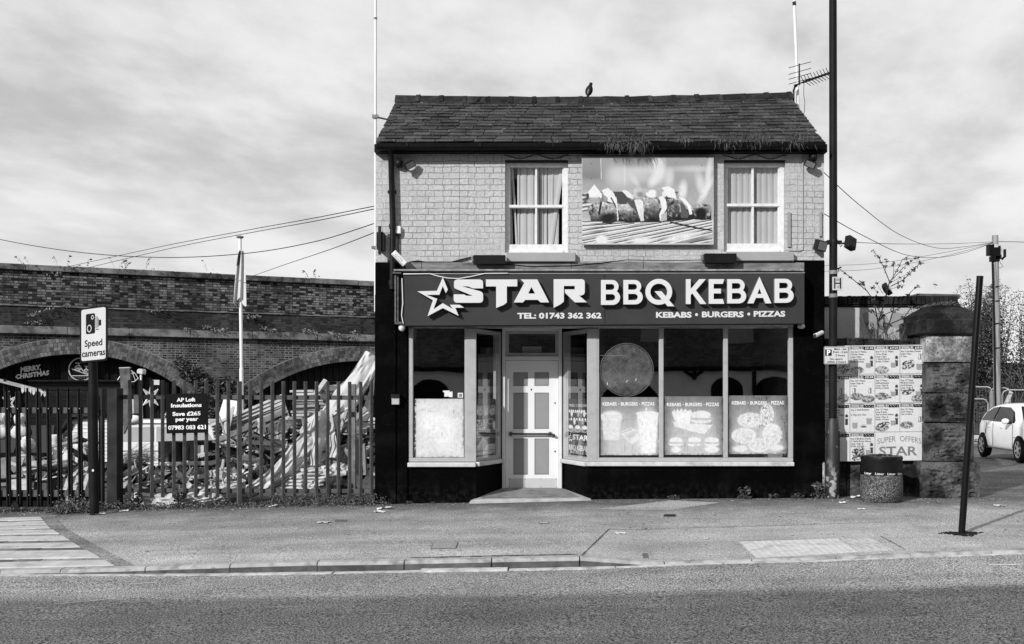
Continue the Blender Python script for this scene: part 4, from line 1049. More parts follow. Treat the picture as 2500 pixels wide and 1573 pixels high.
# boxes
t_ = thing('junction_box', 'white junction box beside the downpipe', 'electrical box', P(972, 570, 14.9))
m = MB(); m.fbox(fr15, 963, 980, 554, 572, .004, .07); m.build('cover', M(.75, .4, .05), t_, bevel=.006)
m = MB(); m.fbox(fr15, 964, 979, 572.2, 576, .004, .06); m.build('gland_plate', DMET, t_)
t_ = thing('side_floodlight', 'black floodlight seen edge on at the left wall edge', 'floodlight', P(930, 615, 14.85))
m = MB(); f_ = frame(14.86); m.fprism(f_, [(919, 569), (924, 565), (934, 566), (939, 570), (939, 610), (934, 614), (925, 613), (919, 608)], -.1, .0); m.build('housing', DMET, t_, bevel=.006)
m = MB(); m.fbox(f_, 924, 931, 553, 622, .002, .03); m.build('bracket', DMET, t_)
t_ = thing('keypad_box', 'small pale entry box with black hood on the left pilaster', 'entry box', P(966, 990, 14.94))
f_ = frame(14.95); m = MB(); m.fbox(f_, 958, 976, 971, 988, 0, .07); m.build('body', M(.42, .5, .08), t_, bevel=.004)
m = MB(); m.fbox(f_, 957, 977, 963, 970.5, 0, .10); m.build('hood', DMET, t_)

# ---- masts
t_ = thing('aerial_mast', 'tall thin white mast strapped to the left gable edge', 'mast', (FX(914.5), 15.05, FZ(700)))
m = MB(); xm = FX(914.5); m.tube([(xm, 15.08, FZ(760)), (xm, 15.08, 9.6)], .021, 12); m.build('pole', M(.7, .4, .1, 2.0), t_, smooth=True)
m = MB(); m.tube([(xm, 15.08, FZ(43)), (xm, 15.08, FZ(38))], .026, 10); m.tube([(xm - .04, 15.05, FZ(282)), (xm + .25, 15.4, FZ(278))], .014, 6); m.cbox((xm, 15.06, FZ(282)), (.09, .05, .05)); m.cbox((xm - .02, 15.06, FZ(603)), (.07, .05, .04)); m.tube([(xm, 15.08, FZ(603)), (xm + .1, 15.1, FZ(603))], .01, 6)
m.build('clamp', GREYM, t_)
t_ = thing('tv_aerial', 'white mast with a spiky television aerial behind the right gable', 'aerial', P(1945, 300, 17.3))
Y_ = 17.3
m = MB(); m.tube([P(1950, 330, Y_), P(1946, 180, Y_), P(1939, 12, Y_), P(1936, -90, Y_)], .026, 12); m.build('mast', M(.7, .4, .1, 2.0), t_, smooth=True)
m = MB(); m.tube([P(1939.5, 14, Y_), P(1938.8, 5, Y_)], .032, 12); m.tube([P(1937, 275, Y_ - .1), P(1937.5, 222, Y_ - .1), P(1940, 213, Y_ - .12), P(1946, 209, Y_ - .12)], .018, 8); m.build('clamp', DMET, t_)
m = MB(); bo0, bo1 = P(1938, 209, Y_ - .15), P(2027, 178, Y_ - .15); m.tube([bo0, bo1], .012, 6)
for k in range(9):
    q_ = bo0 + (bo1 - bo0) * (.30 + .085 * k); L_ = .115
    m.tube([q_ + Vector((-.07, -.02, .085)), q_ + Vector((-.03, 0, .02)), q_, q_ + Vector((.05, 0, -.03)), q_ + Vector((.11, .02, -.065))], .006, 5)
    m.cbox(q_, (.07, .05, .03), (0, rad(-19), 0))
m.cbox(bo1, (.12, .07, .03), (0, rad(-19), 0)); m.build('boom', DMET, t_)
m = MB(); m.tube([P(1951.5, 156, Y_ - .2), P(1952, 208, Y_ - .2)], .012, 6)
for v_ in (166, 182, 194, 206): m.tube([P(1925.5, v_, Y_ - .25), P(1980, v_ - 14.8, Y_ - .1)], .006, 5)
m.build('reflector', DMET, t_)
m = MB(); m.tube([P(1963, 200, Y_), P(1962, 230, Y_), P(1965, 250, Y_), P(1964, 270, Y_), P(1960, 292, Y_)], .005, 5); m.build('lead', CABLE, t_)

# ---- pigeon on the ridge
pc = rf(.505, 1, .0); pc = P(1440, 236, 17.02); pc.z = rf((1440 - 972) / 960, 1).z + .08
t_ = thing('pigeon', 'dark pigeon perched on the roof ridge', 'bird', pc)
m = MB()
prof = [(0.0, -.005, .02), (.02, -.01, .05), (.055, -.01, .07), (.10, 0, .078), (.15, .005, .07), (.19, .01, .048), (.215, .012, .034), (.235, .012, .036), (.255, .014, .032), (.268, .016, .015)]
m.tube([pc + Vector((-.045 + x * 0 + .28 * z_, 0, .02 + z_)) for z_, x, r_ in prof], [r_ for _, _, r_ in prof], 12)
m.add([pc + Vector((.045, -.0, .265)), pc + Vector((.06, -.006, .272)), pc + Vector((.06, .006, .272)), pc + Vector((.068, 0, .262))], [(0, 1, 3), (0, 3, 2), (1, 2, 3)])
m.hexa([pc + Vector(p_) for p_ in [(-.075, -.03, -.07), (-.03, -.03, -.05), (-.03, .03, -.05), (-.075, .03, -.07), (-.06, -.04, .07), (0, -.04, .07), (0, .04, .07), (-.06, .04, .07)]])
m.build('body', M(.035, .7, .4, 20.0), t_, smooth=True)
m = MB(); m.ball(pc + Vector((-.03, -.06, .09)), (.028, .02, .075), 10, 8, M=Matrix.Rotation(.3, 3, 'Y')); m.build('wing', M(.12, .7, .3, 20.0), t_, smooth=True)
m = MB()
for y_ in (-.02, .02): m.tube([pc + Vector((-.02, y_, .03)), pc + Vector((-.02, y_, -.015))], .006, 5); m.tube([pc + Vector((-.02, y_, -.012)), pc + Vector((.01, y_, -.012))], .005, 5)
m.build('leg', M(.15, .6), t_)
t_.scale = (.84, .84, .84)

# ---- grass growing out of the gutter
def tuft(u, v, w, h, n, label, hang=.5):
    Y__ = 14.75; c_ = P(u, v, Y__); m = MB()
    for _ in range(int(n * .5)):
        x_ = RN.gauss(0, w * .24); b_ = c_ + Vector((x_, RN.uniform(-.04, .06), RN.uniform(-.02, .03)))
        dn = RN.random() < hang
        d_ = Vector((RN.gauss(0, .5), RN.uniform(-.9, .1), RN.uniform(-.9, .1) if dn else RN.uniform(.4, 1.2))).normalized() * h * RN.uniform(.4, 1)
        md_ = b_ + d_ * .5 + Vector((0, 0, .03)); e_ = b_ + d_ + Vector((RN.gauss(0, .02), -.02, -.03 if dn else 0))
        s_ = Vector((RN.uniform(-1, 1), RN.uniform(-.3, .3), RN.uniform(-.4, .4))).normalized() * .0035
        m.add([b_ - s_, b_ + s_, md_ + s_, md_ - s_, e_], [(0, 1, 2, 3), (3, 2, 4)])
    return tag(m.build('gutter_grass', LEAFL), label, 'weed', 'grass tufts in the gutter')
tuft(1500, 352, .30, .20, 420, 'grass tuft spilling from the gutter above the billboard left half', .55)
tuft(1556, 352, .34, .24, 520, 'longest grass tuft hanging over the billboard top', .6)
tuft(1668, 349, .26, .10, 200, 'short thin grass tuft above the billboard right end', .3)
tuft(1772, 349, .36, .14, 330, 'grass tuft in the gutter above the right window', .4)
tuft(1845, 346, .50, .17, 560, 'widest grass tuft near the right end of the gutter', .35)
tuft(1942, 347, .34, .18, 430, 'grass tuft at the right corner of the eaves', .45)
tuft(1350, 352, .3, .05, 80, 'sparse grass sprouting above the left window', .2)

# ---- posters stuck to the shop glass
def poster(name, label, u0, v0, w_, h_, paint, d=.006, n=110, bg=.7, frame_=None, seed=3):
    f_ = frame_ or (lambda u, v, dd=0.0: fr15(u, v, dd - .05))
    t__ = thing(name, label, 'poster', f_(u0 + w_ / 2, v0 + h_, .006))
    if frame_ is not None:
        f2 = lambda u, v, dd=0.0: f_(u, v, dd)
    m = MB(); m.fbox(f_, u0, u0 + w_, v0, v0 + h_, .003, .0055); m.build('sheet', M(.6, .5, .05), t__)
    cc = Canvas(w_, h_, n, bg, seed); paint(cc)
    sharp = cc.a.copy(); cc.soften(5); glow = cc.a.copy(); cc.a = sharp          # faded inks bleed into each other
    cc.a = .8 * cc.a + .2 * np.maximum(glow, cc.a * .8); cc.a *= 1 - .16 * (cc.noise(5) - .4) - .10 * (cc.noise(2.2) - .4)
    drop = (cc.noise(30, .03) > .86) * (cc.noise(6) > .5); cc.mix(drop * .35, A(80))
    e_ = np.minimum(cc.X, cc.w - cc.X); cc.mix(np.clip(1 - e_ / 5, 0, 1) * (cc.noise(9, .6) > .45) * .75, A(60)); cc.mix(np.clip(1 - (cc.h - cc.Y) / 4, 0, 1) * (cc.noise(5) > .5) * .6, A(70))
    cc.build('print', f_, .0065, t__, u0, v0)
    return t__, f_
def faded(cc, lo, hi):
    w_, h_ = cc.w, cc.h
    g = np.clip((cc.Y / h_) * 1.6, 0, 1); e = np.minimum(cc.X, w_ - cc.X) / w_
    cc.a = A(lo) + (A(hi) - A(lo)) * np.clip(g * np.clip(e * 5, .25, 1), 0, 1)
    st = cc.noise(60, .035); cc.a *= 1 - .28 * st * (1 - g * .6)
    edge = np.clip(1 - e * 14, 0, 1); cc.mix(edge * cc.noise(7) * .9, A(50))
def burger(cc, x, y, s):
    cc.ell(x, y + s * .30, s, s * .28, A(245), .2); cc.ell(x, y + s * .10, s * 1.02, s * .16, A(190), .3); cc.ell(x, y + s * .02, s * 1.05, s * .10, A(228), .3); cc.ell(x, y - s * .25, s * .95, s * .42, A(248), .15)
    cc.line(x - s * .8, y + s * .06, x + s * .8, y + s * .1, s * .07, A(150), .6, .6)
def pt_a(cc):
    faded(cc, 150, 214)
    cc.ell(31, 48, 26, 14, A(246), .4); cc.poly([(5, 42), (56, 42), (48, 105), (12, 105)], A(240), .9)
    n_ = cc.noise(3, 3); cc.mix(((cc.X < 54) & (cc.Y > 42) & (cc.Y < 105)) * np.clip(n_ * 1.5 - .5, 0, 1) * .35, A(200))
    cc.poly([(92, 40), (145, 40), (138, 136), (106, 136)], A(250), .95); cc.ell(118, 40, 28, 6, A(245), .2); cc.ell(120, 90, 24, 50, A(252), 1.0)
    cc.poly([(50, 88), (78, 74), (98, 84), (98, 104), (80, 116)], A(240), .9); cc.ell(78, 92, 16, 7, A(205), .5, -.4, .8); cc.line(54, 88, 80, 78, 2, A(190)); cc.ell(115, 30, 3, 4, A(240), .4)
def pt_b(cc):
    faded(cc, 138, 208)
    cc.poly([(20, 40), (26, 32), (30, 38), (34, 30), (38, 37), (44, 29), (47, 36), (54, 30), (58, 36), (66, 32), (70, 40), (62, 72), (30, 66)], A(250)); cc.poly([(22, 62), (60, 66), (120, 70), (100, 92), (70, 86), (28, 74)], A(244))
    burger(cc, 92, 52, 25); burger(cc, 30, 112, 17); burger(cc, 75, 112, 18); burger(cc, 118, 112, 18); cc.ell(30, 130, 12, 7, A(246), .4); cc.ell(118, 130, 18, 8, A(246), .4)
def pizza(cc, x, y, rx, ry):
    cc.ell(x, y, rx, ry, A(246), .15); n_ = cc.noise(3.4); r_ = np.sqrt(((cc.X - x) / rx) ** 2 + ((cc.Y - y) / ry) ** 2)
    cc.mix((r_ < .85) * np.clip(n_ * 2 - .7, 0, 1) * .6, A(185))
def pt_c(cc):
    faded(cc, 136, 208)
    pizza(cc, 55, 60, 32, 18); pizza(cc, 95, 48, 17, 28); pizza(cc, 38, 98, 30, 19); pizza(cc, 108, 95, 24, 26); pizza(cc, 75, 122, 25, 17); cc.ell(30, 130, 18, 8, A(240), .5); cc.ell(118, 128, 18, 8, A(240), .5)
    n_ = cc.noise(2.6, .5); z_ = (np.abs(cc.X - 72) < 34) & (cc.Y < 78) | (np.abs(cc.X - 135) < 8)
    cc.mix(z_ * (n_ > .8), A(28))
def pt_d(cc):
    cc.a[:] = A(238); cc.a *= 1 - .10 * cc.noise(25)
    e = np.minimum(np.minimum(cc.X, cc.w - cc.X) / 9, np.minimum(cc.Y, cc.h - cc.Y) / 12); cc.mix(np.clip(1 - e, 0, 1) * .3, A(170))
    cc.ell(45, 60, 34, 26, A(252), .9); cc.ell(75, 80, 25, 40, A(250), .9); cc.line(12, 26, 50, 32, 2, A(222)); cc.ell(105, 30, 12, 20, A(222), 1); cc.line(68, 74, 105, 50, 6, A(246))
    cc.mix((cc.X < 5) * (cc.noise(4) > .5) * 1.0, A(90))
PT = [('faded poster of a doner spit, wrap and cup in the first large window', 1463, 970, 147, 142, pt_a), ('faded poster of chips and burgers in the middle large window', 1621, 968, 146, 143, pt_b), ('peeling faded poster of pizzas in the last large window', 1779, 966, 145, 143, pt_c)]
for (lb, u, v, w_, h_, fn) in PT:
    t__, f_ = poster('window_poster', lb, u, v, w_, h_, fn, seed=int(u))
    m = MB(); vb = {1463: 990.5, 1621: 992, 1779: 988}[u]; ua = {1463: 1471.5, 1621: 1629, 1779: 1788}[u]
    put_text(m, f_, 'KEBABS', ua, ua + 34.5, vb, 8, .02, .0075); put_text(m, f_, 'BURGERS', ua + 45, ua + 86, vb, 8, .02, .0075); put_text(m, f_, 'PIZZAS', ua + 96, ua + 127, vb - .3, 8, .02, .0075)
    for k in (39.8, 91): m.fbox(f_, ua + k - .9, ua + k + .9, vb - 5, vb - 3, .007, .008)
    m.build('lettering', M(.74, .5, .1, 9.0), t__)
t__, f_ = poster('window_poster', 'washed out blank looking poster in the small left shop window', 1010, 974, 122, 143, pt_d, seed=9)
m = MB(); put_text(m, f_, 'Kebabs', 1025, 1093, 1101, 15, .0, .0072, outline=.012); put_text(m, f_, 'We are', 1022, 1055, 1078, 8, .0, .0072); m.build('lettering', M(.62, .5), t__)
# side light posters
def sideframe(a, b, sgn):
    d = (b - a).normalized(); n_ = Vector((-d.y, d.x, 0))
    if (n_.x > 0) != (a.x < 0): n_ = -n_
    o_ = a + n_ * -.03
    L_ = (b - a).length
    if a.x < 0: return lambda u, v, dd=0.0: Vector((o_.x + d.x * u * L_, o_.y + d.y * u * L_, FZ(v))) + n_ * (dd + .001)
    return lambda u, v, dd=0.0: Vector((o_.x + d.x * (1 - u) * L_, o_.y + d.y * (1 - u) * L_, FZ(v))) + n_ * (dd + .001)
def pt_e(cc):
    cc.a[:] = A(26)
    k = cc.w
    for x, r_ in ((.2, .13), (.5, .12), (.8, .14)): cc.ell(k * x, 33, k * r_, 9, A(150), .3); n_ = cc.noise(2.4, .006); 
    n_ = cc.noise(2.2, .012 * 1); mk = (np.abs(cc.Y - 33) < 9); cc.mix(mk * (n_ > .62) * (cc.a > .05), A(235))
    for i in range(6):
        x0_, y0_ = .04 * k + .02 * i * k, 78 + 8 * i
        for j in range(9): cc.ell(x0_ + j * .062 * k, y0_ + j * 4.1, .035 * k, 3.4, A(120 + 95 * ((i * 7 + j * 3) % 4) / 3), .4)
        cc.line(x0_ + .55 * k, y0_ + 37, x0_ + .8 * k, y0_ + 54, .9, A(160))
    cc.ell(.3 * k, 65, .22 * k, 13, A(120), .4); cc.mix((np.abs(cc.Y - 65) < 13) * (cc.noise(3, .01) > .6) * (cc.X < .5 * k), A(215)); cc.ell(.7 * k, 57, .16 * k, 8, A(170), .3); cc.ell(.7 * k, 57, .12 * k, 6, A(30), .3); cc.ell(.9 * k, 68, .09 * k, 10, A(225), .6)
    cc.a[cc.Y > 126] *= 1.0; cc.rect(0, 128, k, 131, A(80)); cc.ell(.6 * k, 136, .1 * k, 9, A(150), .8); cc.ell(.85 * k, 136, .08 * k, 9, A(130), .8)
def pt_f(cc):
    cc.a[:] = A(30); k = cc.w
    for r0, n_ in ((34, 8), (54, 6)):
        for i in range(n_): cc.ell(k * (.12 + .8 * i / n_ + (.1 if n_ == 6 else 0)), r0 + 3 * math.sin(i * 2.1), k * .055, 8.5, A(150 + 60 * (i % 2)), .5, .25 * ((i % 3) - 1)); cc.ell(k * (.1 + .8 * i / n_ + (.1 if n_ == 6 else 0)), r0 - 3, k * .03, 3, A(230), .5)
    for x in (.16, .5, .83): cc.ell(k * x, 75, k * .14, 9, A(195), .2); cc.ell(k * x, 77, k * .11, 6, A(60), .4); cc.ell(k * x, 72, k * .1, 4, A(215), .4)
    fl_ = cc.noise(9, .004); cc.mix(np.clip((cc.Y - 100) / 40, 0, 1) * np.clip(fl_ * 2 - .6, 0, 1) * .8, A(175))
sfl = sideframe(A0, B0, 1); sfr = sideframe(A1, B1, -1)
def sposter(label, f_, fn, u0, u1, v0, v1, seed):
    t__ = thing('window_poster', label, 'poster', f_((u0 + u1) / 2, v1, .004))
    g_ = lambda u, v, dd=0.0: f_(u0 + (u1 - u0) * u, v, dd)
    m = MB(); m.fbox(g_, 0, 1, v0, v1, .003, .0055); m.build('sheet', M(.03, .5, .05), t__)
    cc = Canvas(1.0, v1 - v0, 60, .1, seed)
    cc.nx, cc.ny = 70, 130; cc.X, cc.Y = np.meshgrid(np.linspace(0, 1, 71), np.linspace(0, v1 - v0, 131)); cc.a = np.full_like(cc.X, .03)
    fn(cc); cc.a = np.where(cc.a > .04, cc.a * 1.7, cc.a); cc.build('print', g_, .0065, t__, 0, v0)
    return t__, g_
t__, g_ = sposter('dark food poster with skewers left of the door', sfl, pt_e, .02, .86, 974, 1113, 4)
m = MB(); put_text(m, g_, 'KEBABS', .02, .33, 999, 7.5, .02, .008); put_text(m, g_, 'BURGERS', .40, .66, 999, 7.5, .02, .008); put_text(m, g_, 'PIZZAS', .72, .97, 999, 7.5, .02, .008); m.build('lettering', M(.7), t__)
t__, g_ = sposter('dark fried chicken poster right of the door', sfr, pt_f, .14, .98, 974, 1112, 5)
m = MB(); put_text(m, g_, 'FRIED CHICKEN', .10, .96, 994, 6.5, .0, .008); put_text(m, g_, 'STAR', .26, 1.0, 1077, 12.5, .03, .008); put_text(m, g_, 'BBQ KEBAB', .08, 1.0, 1103, 12, .02, .008)
st_ = [(692, 300), (638, 424), (458, 428), (602, 510), (552, 656), (692, 582), (838, 654), (806, 580), (888, 579), (846, 552), (758, 552), (782, 590), (692, 537), (606, 594), (641, 497), (540, 461), (660, 460), (692, 380), (720, 446), (738, 412)]
put_poly(m, g_, [[(.04 + (x - 458) / 430 * .22, 1060 + (y - 300) / 356 * 24) for x, y in st_]], .001, .008)
m.m = [0] * len(m.m); m.build('lettering', M(.7), t__)
# stickers, round glass cover
f_ = lambda u, v, d=0.0: fr15(u, v, d - .05)
m = MB(); m.fprism(f_, [(1080.5, 954), (1097, 953.5), (1097, 957), (1104, 956), (1104, 970), (1096, 970), (1094, 968), (1084, 969), (1084, 958), (1080.5, 957.5)], .002, .004)
tag(m.build('window_sticker', M(.66, .5, .25, 90.0)), 'torn white sticker on the small left shop window', 'sticker')
t__ = thing('window_sticker', 'small square white bordered sticker beside the torn one', 'sticker', f_(1123, 971, .003))
m = MB(); m.fbox(f_, 1117, 1129.5, 959.5, 971, .002, .0035); m.build('sheet', M(.7, .5), t__); m = MB(); m.fbox(f_, 1119, 1127.5, 961.5, 969.5, .004, .0045); m.build('print', M(.2, .5, .5, 60.0), t__)
def discmat():
    m_ = bpy.data.materials.new('dusty_plastic'); m_.use_nodes = True; t = m_.node_tree; t.nodes.clear()
    a_ = N(t, 'ShaderNodeBsdfTransparent').outputs[0]; b_ = N(t, 'ShaderNodeBsdfDiffuse', inp={'Color': (.30, .30, .30, 1)}).outputs[0]
    g_ = N(t, 'ShaderNodeBsdfGlossy', inp={'Roughness': .04}).outputs[0]
    f1 = mrange(t, nz(t, pos(t), 14.0, 5.0, .7), .35, .75, .07, .30)
    mx = N(t, 'ShaderNodeMixShader', inp={0: f1, 1: a_, 2: b_}).outputs[0]
    N(t, 'ShaderNodeOutputMaterial', inp={0: N(t, 'ShaderNodeMixShader', inp={0: .14, 1: mx, 2: g_}).outputs[0]})
    return m_
t__ = thing('round_window_cover', 'big round dusty plastic cover on the first large window', 'window cover', f_(1531, 967, .01))
m = MB(); cdc = f_(1531, 903, .008)
m.lathe([(.39, 0), (.39, .006), (0, .006)], cdc, 56, Matrix.Rotation(rad(90), 3, 'X')); m.build('disc', discmat(), t__)
m = MB(); m.tube([cdc + Vector((.405 * math.cos(i * math.pi / 28), -.004, .405 * math.sin(i * math.pi / 28))) for i in range(57)], .005, 5); m.build('rim', M(.12, .4, .3), t__)
m = MB()
for (u_, v_, a_) in ((1483, 937, 0), (1531, 931, .5), (1553, 927, .35)): m.cbox(f_(u_, v_, .016), (.008, .003, .04), (0, a_, 0))
m.build('tape', M(.7, .5), t__)
m = MB(); m.tube([f_(1462, 868, .012), f_(1527, 868, .012)], .004, 5); tag(m.build('window_rod', GREYM), 'thin rod across the top of the round cover', 'rod')
# ================================================================ LEFT: viaduct, yard, fence
VD = Vector((10.6, 4.8, 0)).normalized(); V0 = Vector((-16.75, 30.0, 0)); VN = Vector((VD.y, -VD.x, 0))
VANG = math.atan2(VD.y, VD.x)
def WV(u, v, d=0.0):           # point on the viaduct face (d proud of it) seen at (u, v)
    a, b = (u - PX) / F, -(v - PY) / F
    Y = (VN.dot(V0) + d) / (VN.x * a + VN.y)
    return Vector((a * Y, Y, EYE + b * Y))
def sz(u, v, d=0.0):
    p = WV(u, v, d); return ((p - V0).dot(VD), p.z)
def VP(s, z, d=0.0):
    p = V0 + VD * s + VN * d; return Vector((p.x, p.y, z))
def circ3(p, q, r):
    (ax, ay), (bx, by), (cx_, cy_) = p, q, r
    d = 2 * (ax * (by - cy_) + bx * (cy_ - ay) + cx_ * (ay - by))
    ux = ((ax**2 + ay**2) * (by - cy_) + (bx**2 + by**2) * (cy_ - ay) + (cx_**2 + cy_**2) * (ay - by)) / d
    uy = ((ax**2 + ay**2) * (cx_ - bx) + (bx**2 + by**2) * (ax - cx_) + (cx_**2 + cy_**2) * (bx - ax)) / d
    return ux, uy, math.hypot(ax - ux, ay - uy)
ARCH = [circ3(sz(10, 898), sz(193, 865), sz(440, 946)), circ3(sz(640, 953), sz(761, 898), sz(862, 882))]
ZSP = -.7
def zlow(s):
    for cx_, cy_, r_ in ARCH:
        if abs(s - cx_) < r_:
            z = cy_ + math.sqrt(r_ * r_ - (s - cx_) ** 2)
            if z > ZSP: return z
    return ZSP
BR1 = brick('viaduct_brick_upper', .006, .20, .014, .235, .078, .009, rotz=VANG, bump=.012, patch=.5, bias=-.12, warp=.003, drip=.45)
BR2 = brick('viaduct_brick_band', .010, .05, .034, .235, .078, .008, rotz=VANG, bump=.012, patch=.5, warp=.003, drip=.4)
BR3 = brick('viaduct_brick_lower', .012, .10, .18, .235, .078, .010, rotz=VANG, bump=.012, patch=.8, warp=.004, drip=.4)
STN = M(.15, .9, .6, 2.6, .008, 20.0, stain=.8)
via = thing('railway_viaduct', 'long old brick railway viaduct with two shallow arches', 'viaduct', VP(6, -.6))
m = MB(); s = -14.0; ds = .1
while s < 20:
    za, zb = zlow(s), zlow(s + ds)
    m.add([VP(s, za), VP(s + ds, zb), VP(s + ds, 3.6), VP(s, 3.6)], [(0, 1, 2, 3)])
    if za > ZSP or zb > ZSP: m.add([VP(s, za), VP(s + ds, zb), VP(s + ds, zb, -2.5), VP(s, za, -2.5)], [(0, 1, 2, 3)])
    s += ds
m.build('wall', BR3, via)
def vbox(mb, s0, s1, z0, z1, d0, d1): mb.hexa([VP(s0, z0, d1), VP(s1, z0, d1), VP(s1, z0, d0), VP(s0, z0, d0), VP(s0, z1, d1), VP(s1, z1, d1), VP(s1, z1, d0), VP(s0, z1, d0)])
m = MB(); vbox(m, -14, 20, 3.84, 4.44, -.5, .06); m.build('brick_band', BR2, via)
m = MB(); vbox(m, -14, 20, 4.48, 5.56, -.5, .0); m.build('parapet', BR1, via)
def course(z0, z1, proud, L, name, mt):
    m = MB(); s = -14.0
    while s < 20:
        l_ = L * RN.uniform(.85, 1.15); j = RN.uniform(-.012, .012)
        vbox(m, s, s + l_ - .008, z0 + j * .4, z1 + j * .5, -.55, proud + j); s += l_
    return m.build(name, mt, via, bevel=.012)
course(3.60, 3.84, .17, 1.9, 'string_course', STN); course(4.44, 4.48, .10, 1.5, 'ledge', STN); course(5.56, 5.74, .12, 1.5, 'coping', STN)
m = MB(); rb = random.Random(3)
for (cx_, cy_, r_), (ga, gb) in zip(ARCH, ((-62, 62), (-62, 60))):
    for ring in range(4):
        r0 = r_ + .004 + ring * .125; nb = int((r0 * rad(gb - ga)) / .105)
        for k in range(nb):
            a0, a1 = rad(ga + (gb - ga) * k / nb), rad(ga + (gb - ga) * (k + .88) / nb)
            d_ = .025 + rb.uniform(-.008, .010)
            pt = lambda a, rr, d: VP(cx_ + rr * math.sin(a), cy_ + rr * math.cos(a), d)
            if pt(a0, r0, 0).z < ZSP: continue
            m.hexa([pt(a0, r0, d_), pt(a1, r0, d_), pt(a1, r0, -.1), pt(a0, r0, -.1), pt(a0, r0 + .113, d_), pt(a1, r0 + .113, d_), pt(a1, r0 + .113, -.1), pt(a0, r0 + .113, -.1)])
m.build('arch_ring', M(.12, .85, .4, 1.2, .004, 40.0, stain=.5, island=.55), via)
m = MB(); vb_ = [(-14, .004)]
for (cx_, cy_, r_) in ARCH:
    pts = []
    for k in range(60):
        a = rad(-66 + 132 * k / 59); pts.append((a, VP(cx_ + (r_ + .51) * math.sin(a), cy_ + (r_ + .51) * math.cos(a), .012), VP(cx_ + r_ * math.sin(a), cy_ + r_ * math.cos(a), .012)))
    for p_, q_ in zip(pts[:-1], pts[1:]): m.add([p_[1], q_[1], q_[2], p_[2]], [(0, 1, 2, 3)])
m.build('ring_mortar', M(.24, .9, .4, 1.5, stain=.3), via)
# cladding that closes the arches
def cladding(cx_, cy_, r_, d, rib, name, mt):
    m = MB(); s = cx_ - r_ - .2
    while s < cx_ + r_ + .2:
        for a, b, dd in ((0, rib * .62, 0.0), (rib * .62, rib * .72, .035), (rib * .72, rib * .9, .035), (rib * .9, rib, 0)):
            pass
        z1 = 3.4
        pr = [(s, 0), (s + rib * .55, 0), (s + rib * .66, .04), (s + rib * .88, .04), (s + rib, 0)]
        for (sa, da), (sb, db) in zip(pr[:-1], pr[1:]): m.add([VP(sa, ZSP, d + da), VP(sb, ZSP, d + db), VP(sb, z1, d + db), VP(sa, z1, d + da)], [(0, 1, 2, 3)])
        s += rib
    return m.build(name, mt, via)
cladding(*ARCH[0], -.55, .26, 'arch_cladding', M(.022, .6, .5, 3.0, stain=.3, stretch=(3.0, 3.0, .3)))
cladding(*ARCH[1], -.55, .22, 'arch_cladding', M(.035, .55, .15, 3.0, spec=.4))
fv = lambda u, v, d=0.0: WV(u, v, d - .5)
m = MB(); m.fbox(fv, 66, 300, 928, 931.5, 0, .18); m.build('shutter_lintel', M(.05, .6, .3), via)
m = MB(); v = 932
m.fbox(fv, 70, 298, 932, 950, -.05, .02)
while v < 1090: m.fprism(lambda u, w, d=0.0: fv(u, w, d), [(70, v), (298, v), (298, v + 4.6), (70, v + 4.6)], -.02, .03 + .02 * (int(v) % 2)); v += 5.2
m.build('roller_shutter', M(.045, .5, .25, 6.0, spec=.5), via)
m = MB(); m.fbox(fv, 782, 905, 931, 933, 0, .1); m.fbox(fv, 745, 905, 1060, 1062, 0, .05); m.build('shutter_lintel', M(.06, .5, .2), via)
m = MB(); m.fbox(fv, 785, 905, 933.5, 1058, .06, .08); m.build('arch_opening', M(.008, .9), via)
# light motifs on the arch front
TUBEL = M(.66, .35, .05)
def outline(mb, fr_, pts, r, closed=True):
    q = [fr_(u, v) for u, v in pts]
    if closed: q.append(q[0])
    for a, b in zip(q[:-1], q[1:]): mb.tube([a, b], r, 5)
fm = lambda u, v, d=0.0: WV(u, v, d - .35)
m = MB()
put_text(m, lambda u, v, d=0.0: fm(u, v - (u - 50) * .14, d), 'MERRY', 50, 99, 909, 11.5, .0, .0, outline=.045, res=1)
put_text(m, lambda u, v, d=0.0: fm(u, v - (u - 37) * .13, d), 'CHRISTMAS', 37, 120, 926, 10.5, .0, .0, outline=.045, res=1)
outline(m, fm, [(51, 905), (52, 915)], .012, False); outline(m, fm, [(98, 900), (100, 910)], .012, False)
tag(m.build('light_sign', TUBEL), 'merry christmas lettering of rope light on the left arch', 'light sign')
rs = thing('round_sign', 'dark square board with a round cycle emblem on the left arch', 'sign', fm(190, 930))
m = MB(); m.fbox(fv, 148, 226, 876, 929.5, .1, .13); m.build('board', M(.012, .6, .2), rs)
m = MB(); outline(m, fm, [(198 + 30 * math.cos(i * .2618), 902 + 28 * math.sin(i * .2618)) for i in range(24)], .02)
outline(m, fm, [(198 + 7 * math.cos(i * .5236) - 8, 899.5 + 6.5 * math.sin(i * .5236)) for i in range(12)], .016); outline(m, fm, [(211 + 6 * math.cos(i * .5236), 908 + 6 * math.sin(i * .5236)) for i in range(12)], .016)
for pts in ([(175, 901), (216, 916)], [(184, 887), (196, 887)], [(190, 887), (203, 906)], [(206, 895), (216, 895)], [(211, 895), (211, 902)], [(176, 918), (224, 918)]): outline(m, fm, pts, .016, False)
put_text(m, fm, 'M', 186.5, 194, 903, 7, .02, .02); put_text(m, fm, 'E', 208.5, 213.5, 911, 6, .02, .02); m.build('emblem', M(.55, .5, .05), rs)
m = MB(); put_text(m, fm, 'UPCYCLING', 167, 230, 927, 6.5, .0, .01); m.build('lettering', M(.13, .6), rs)
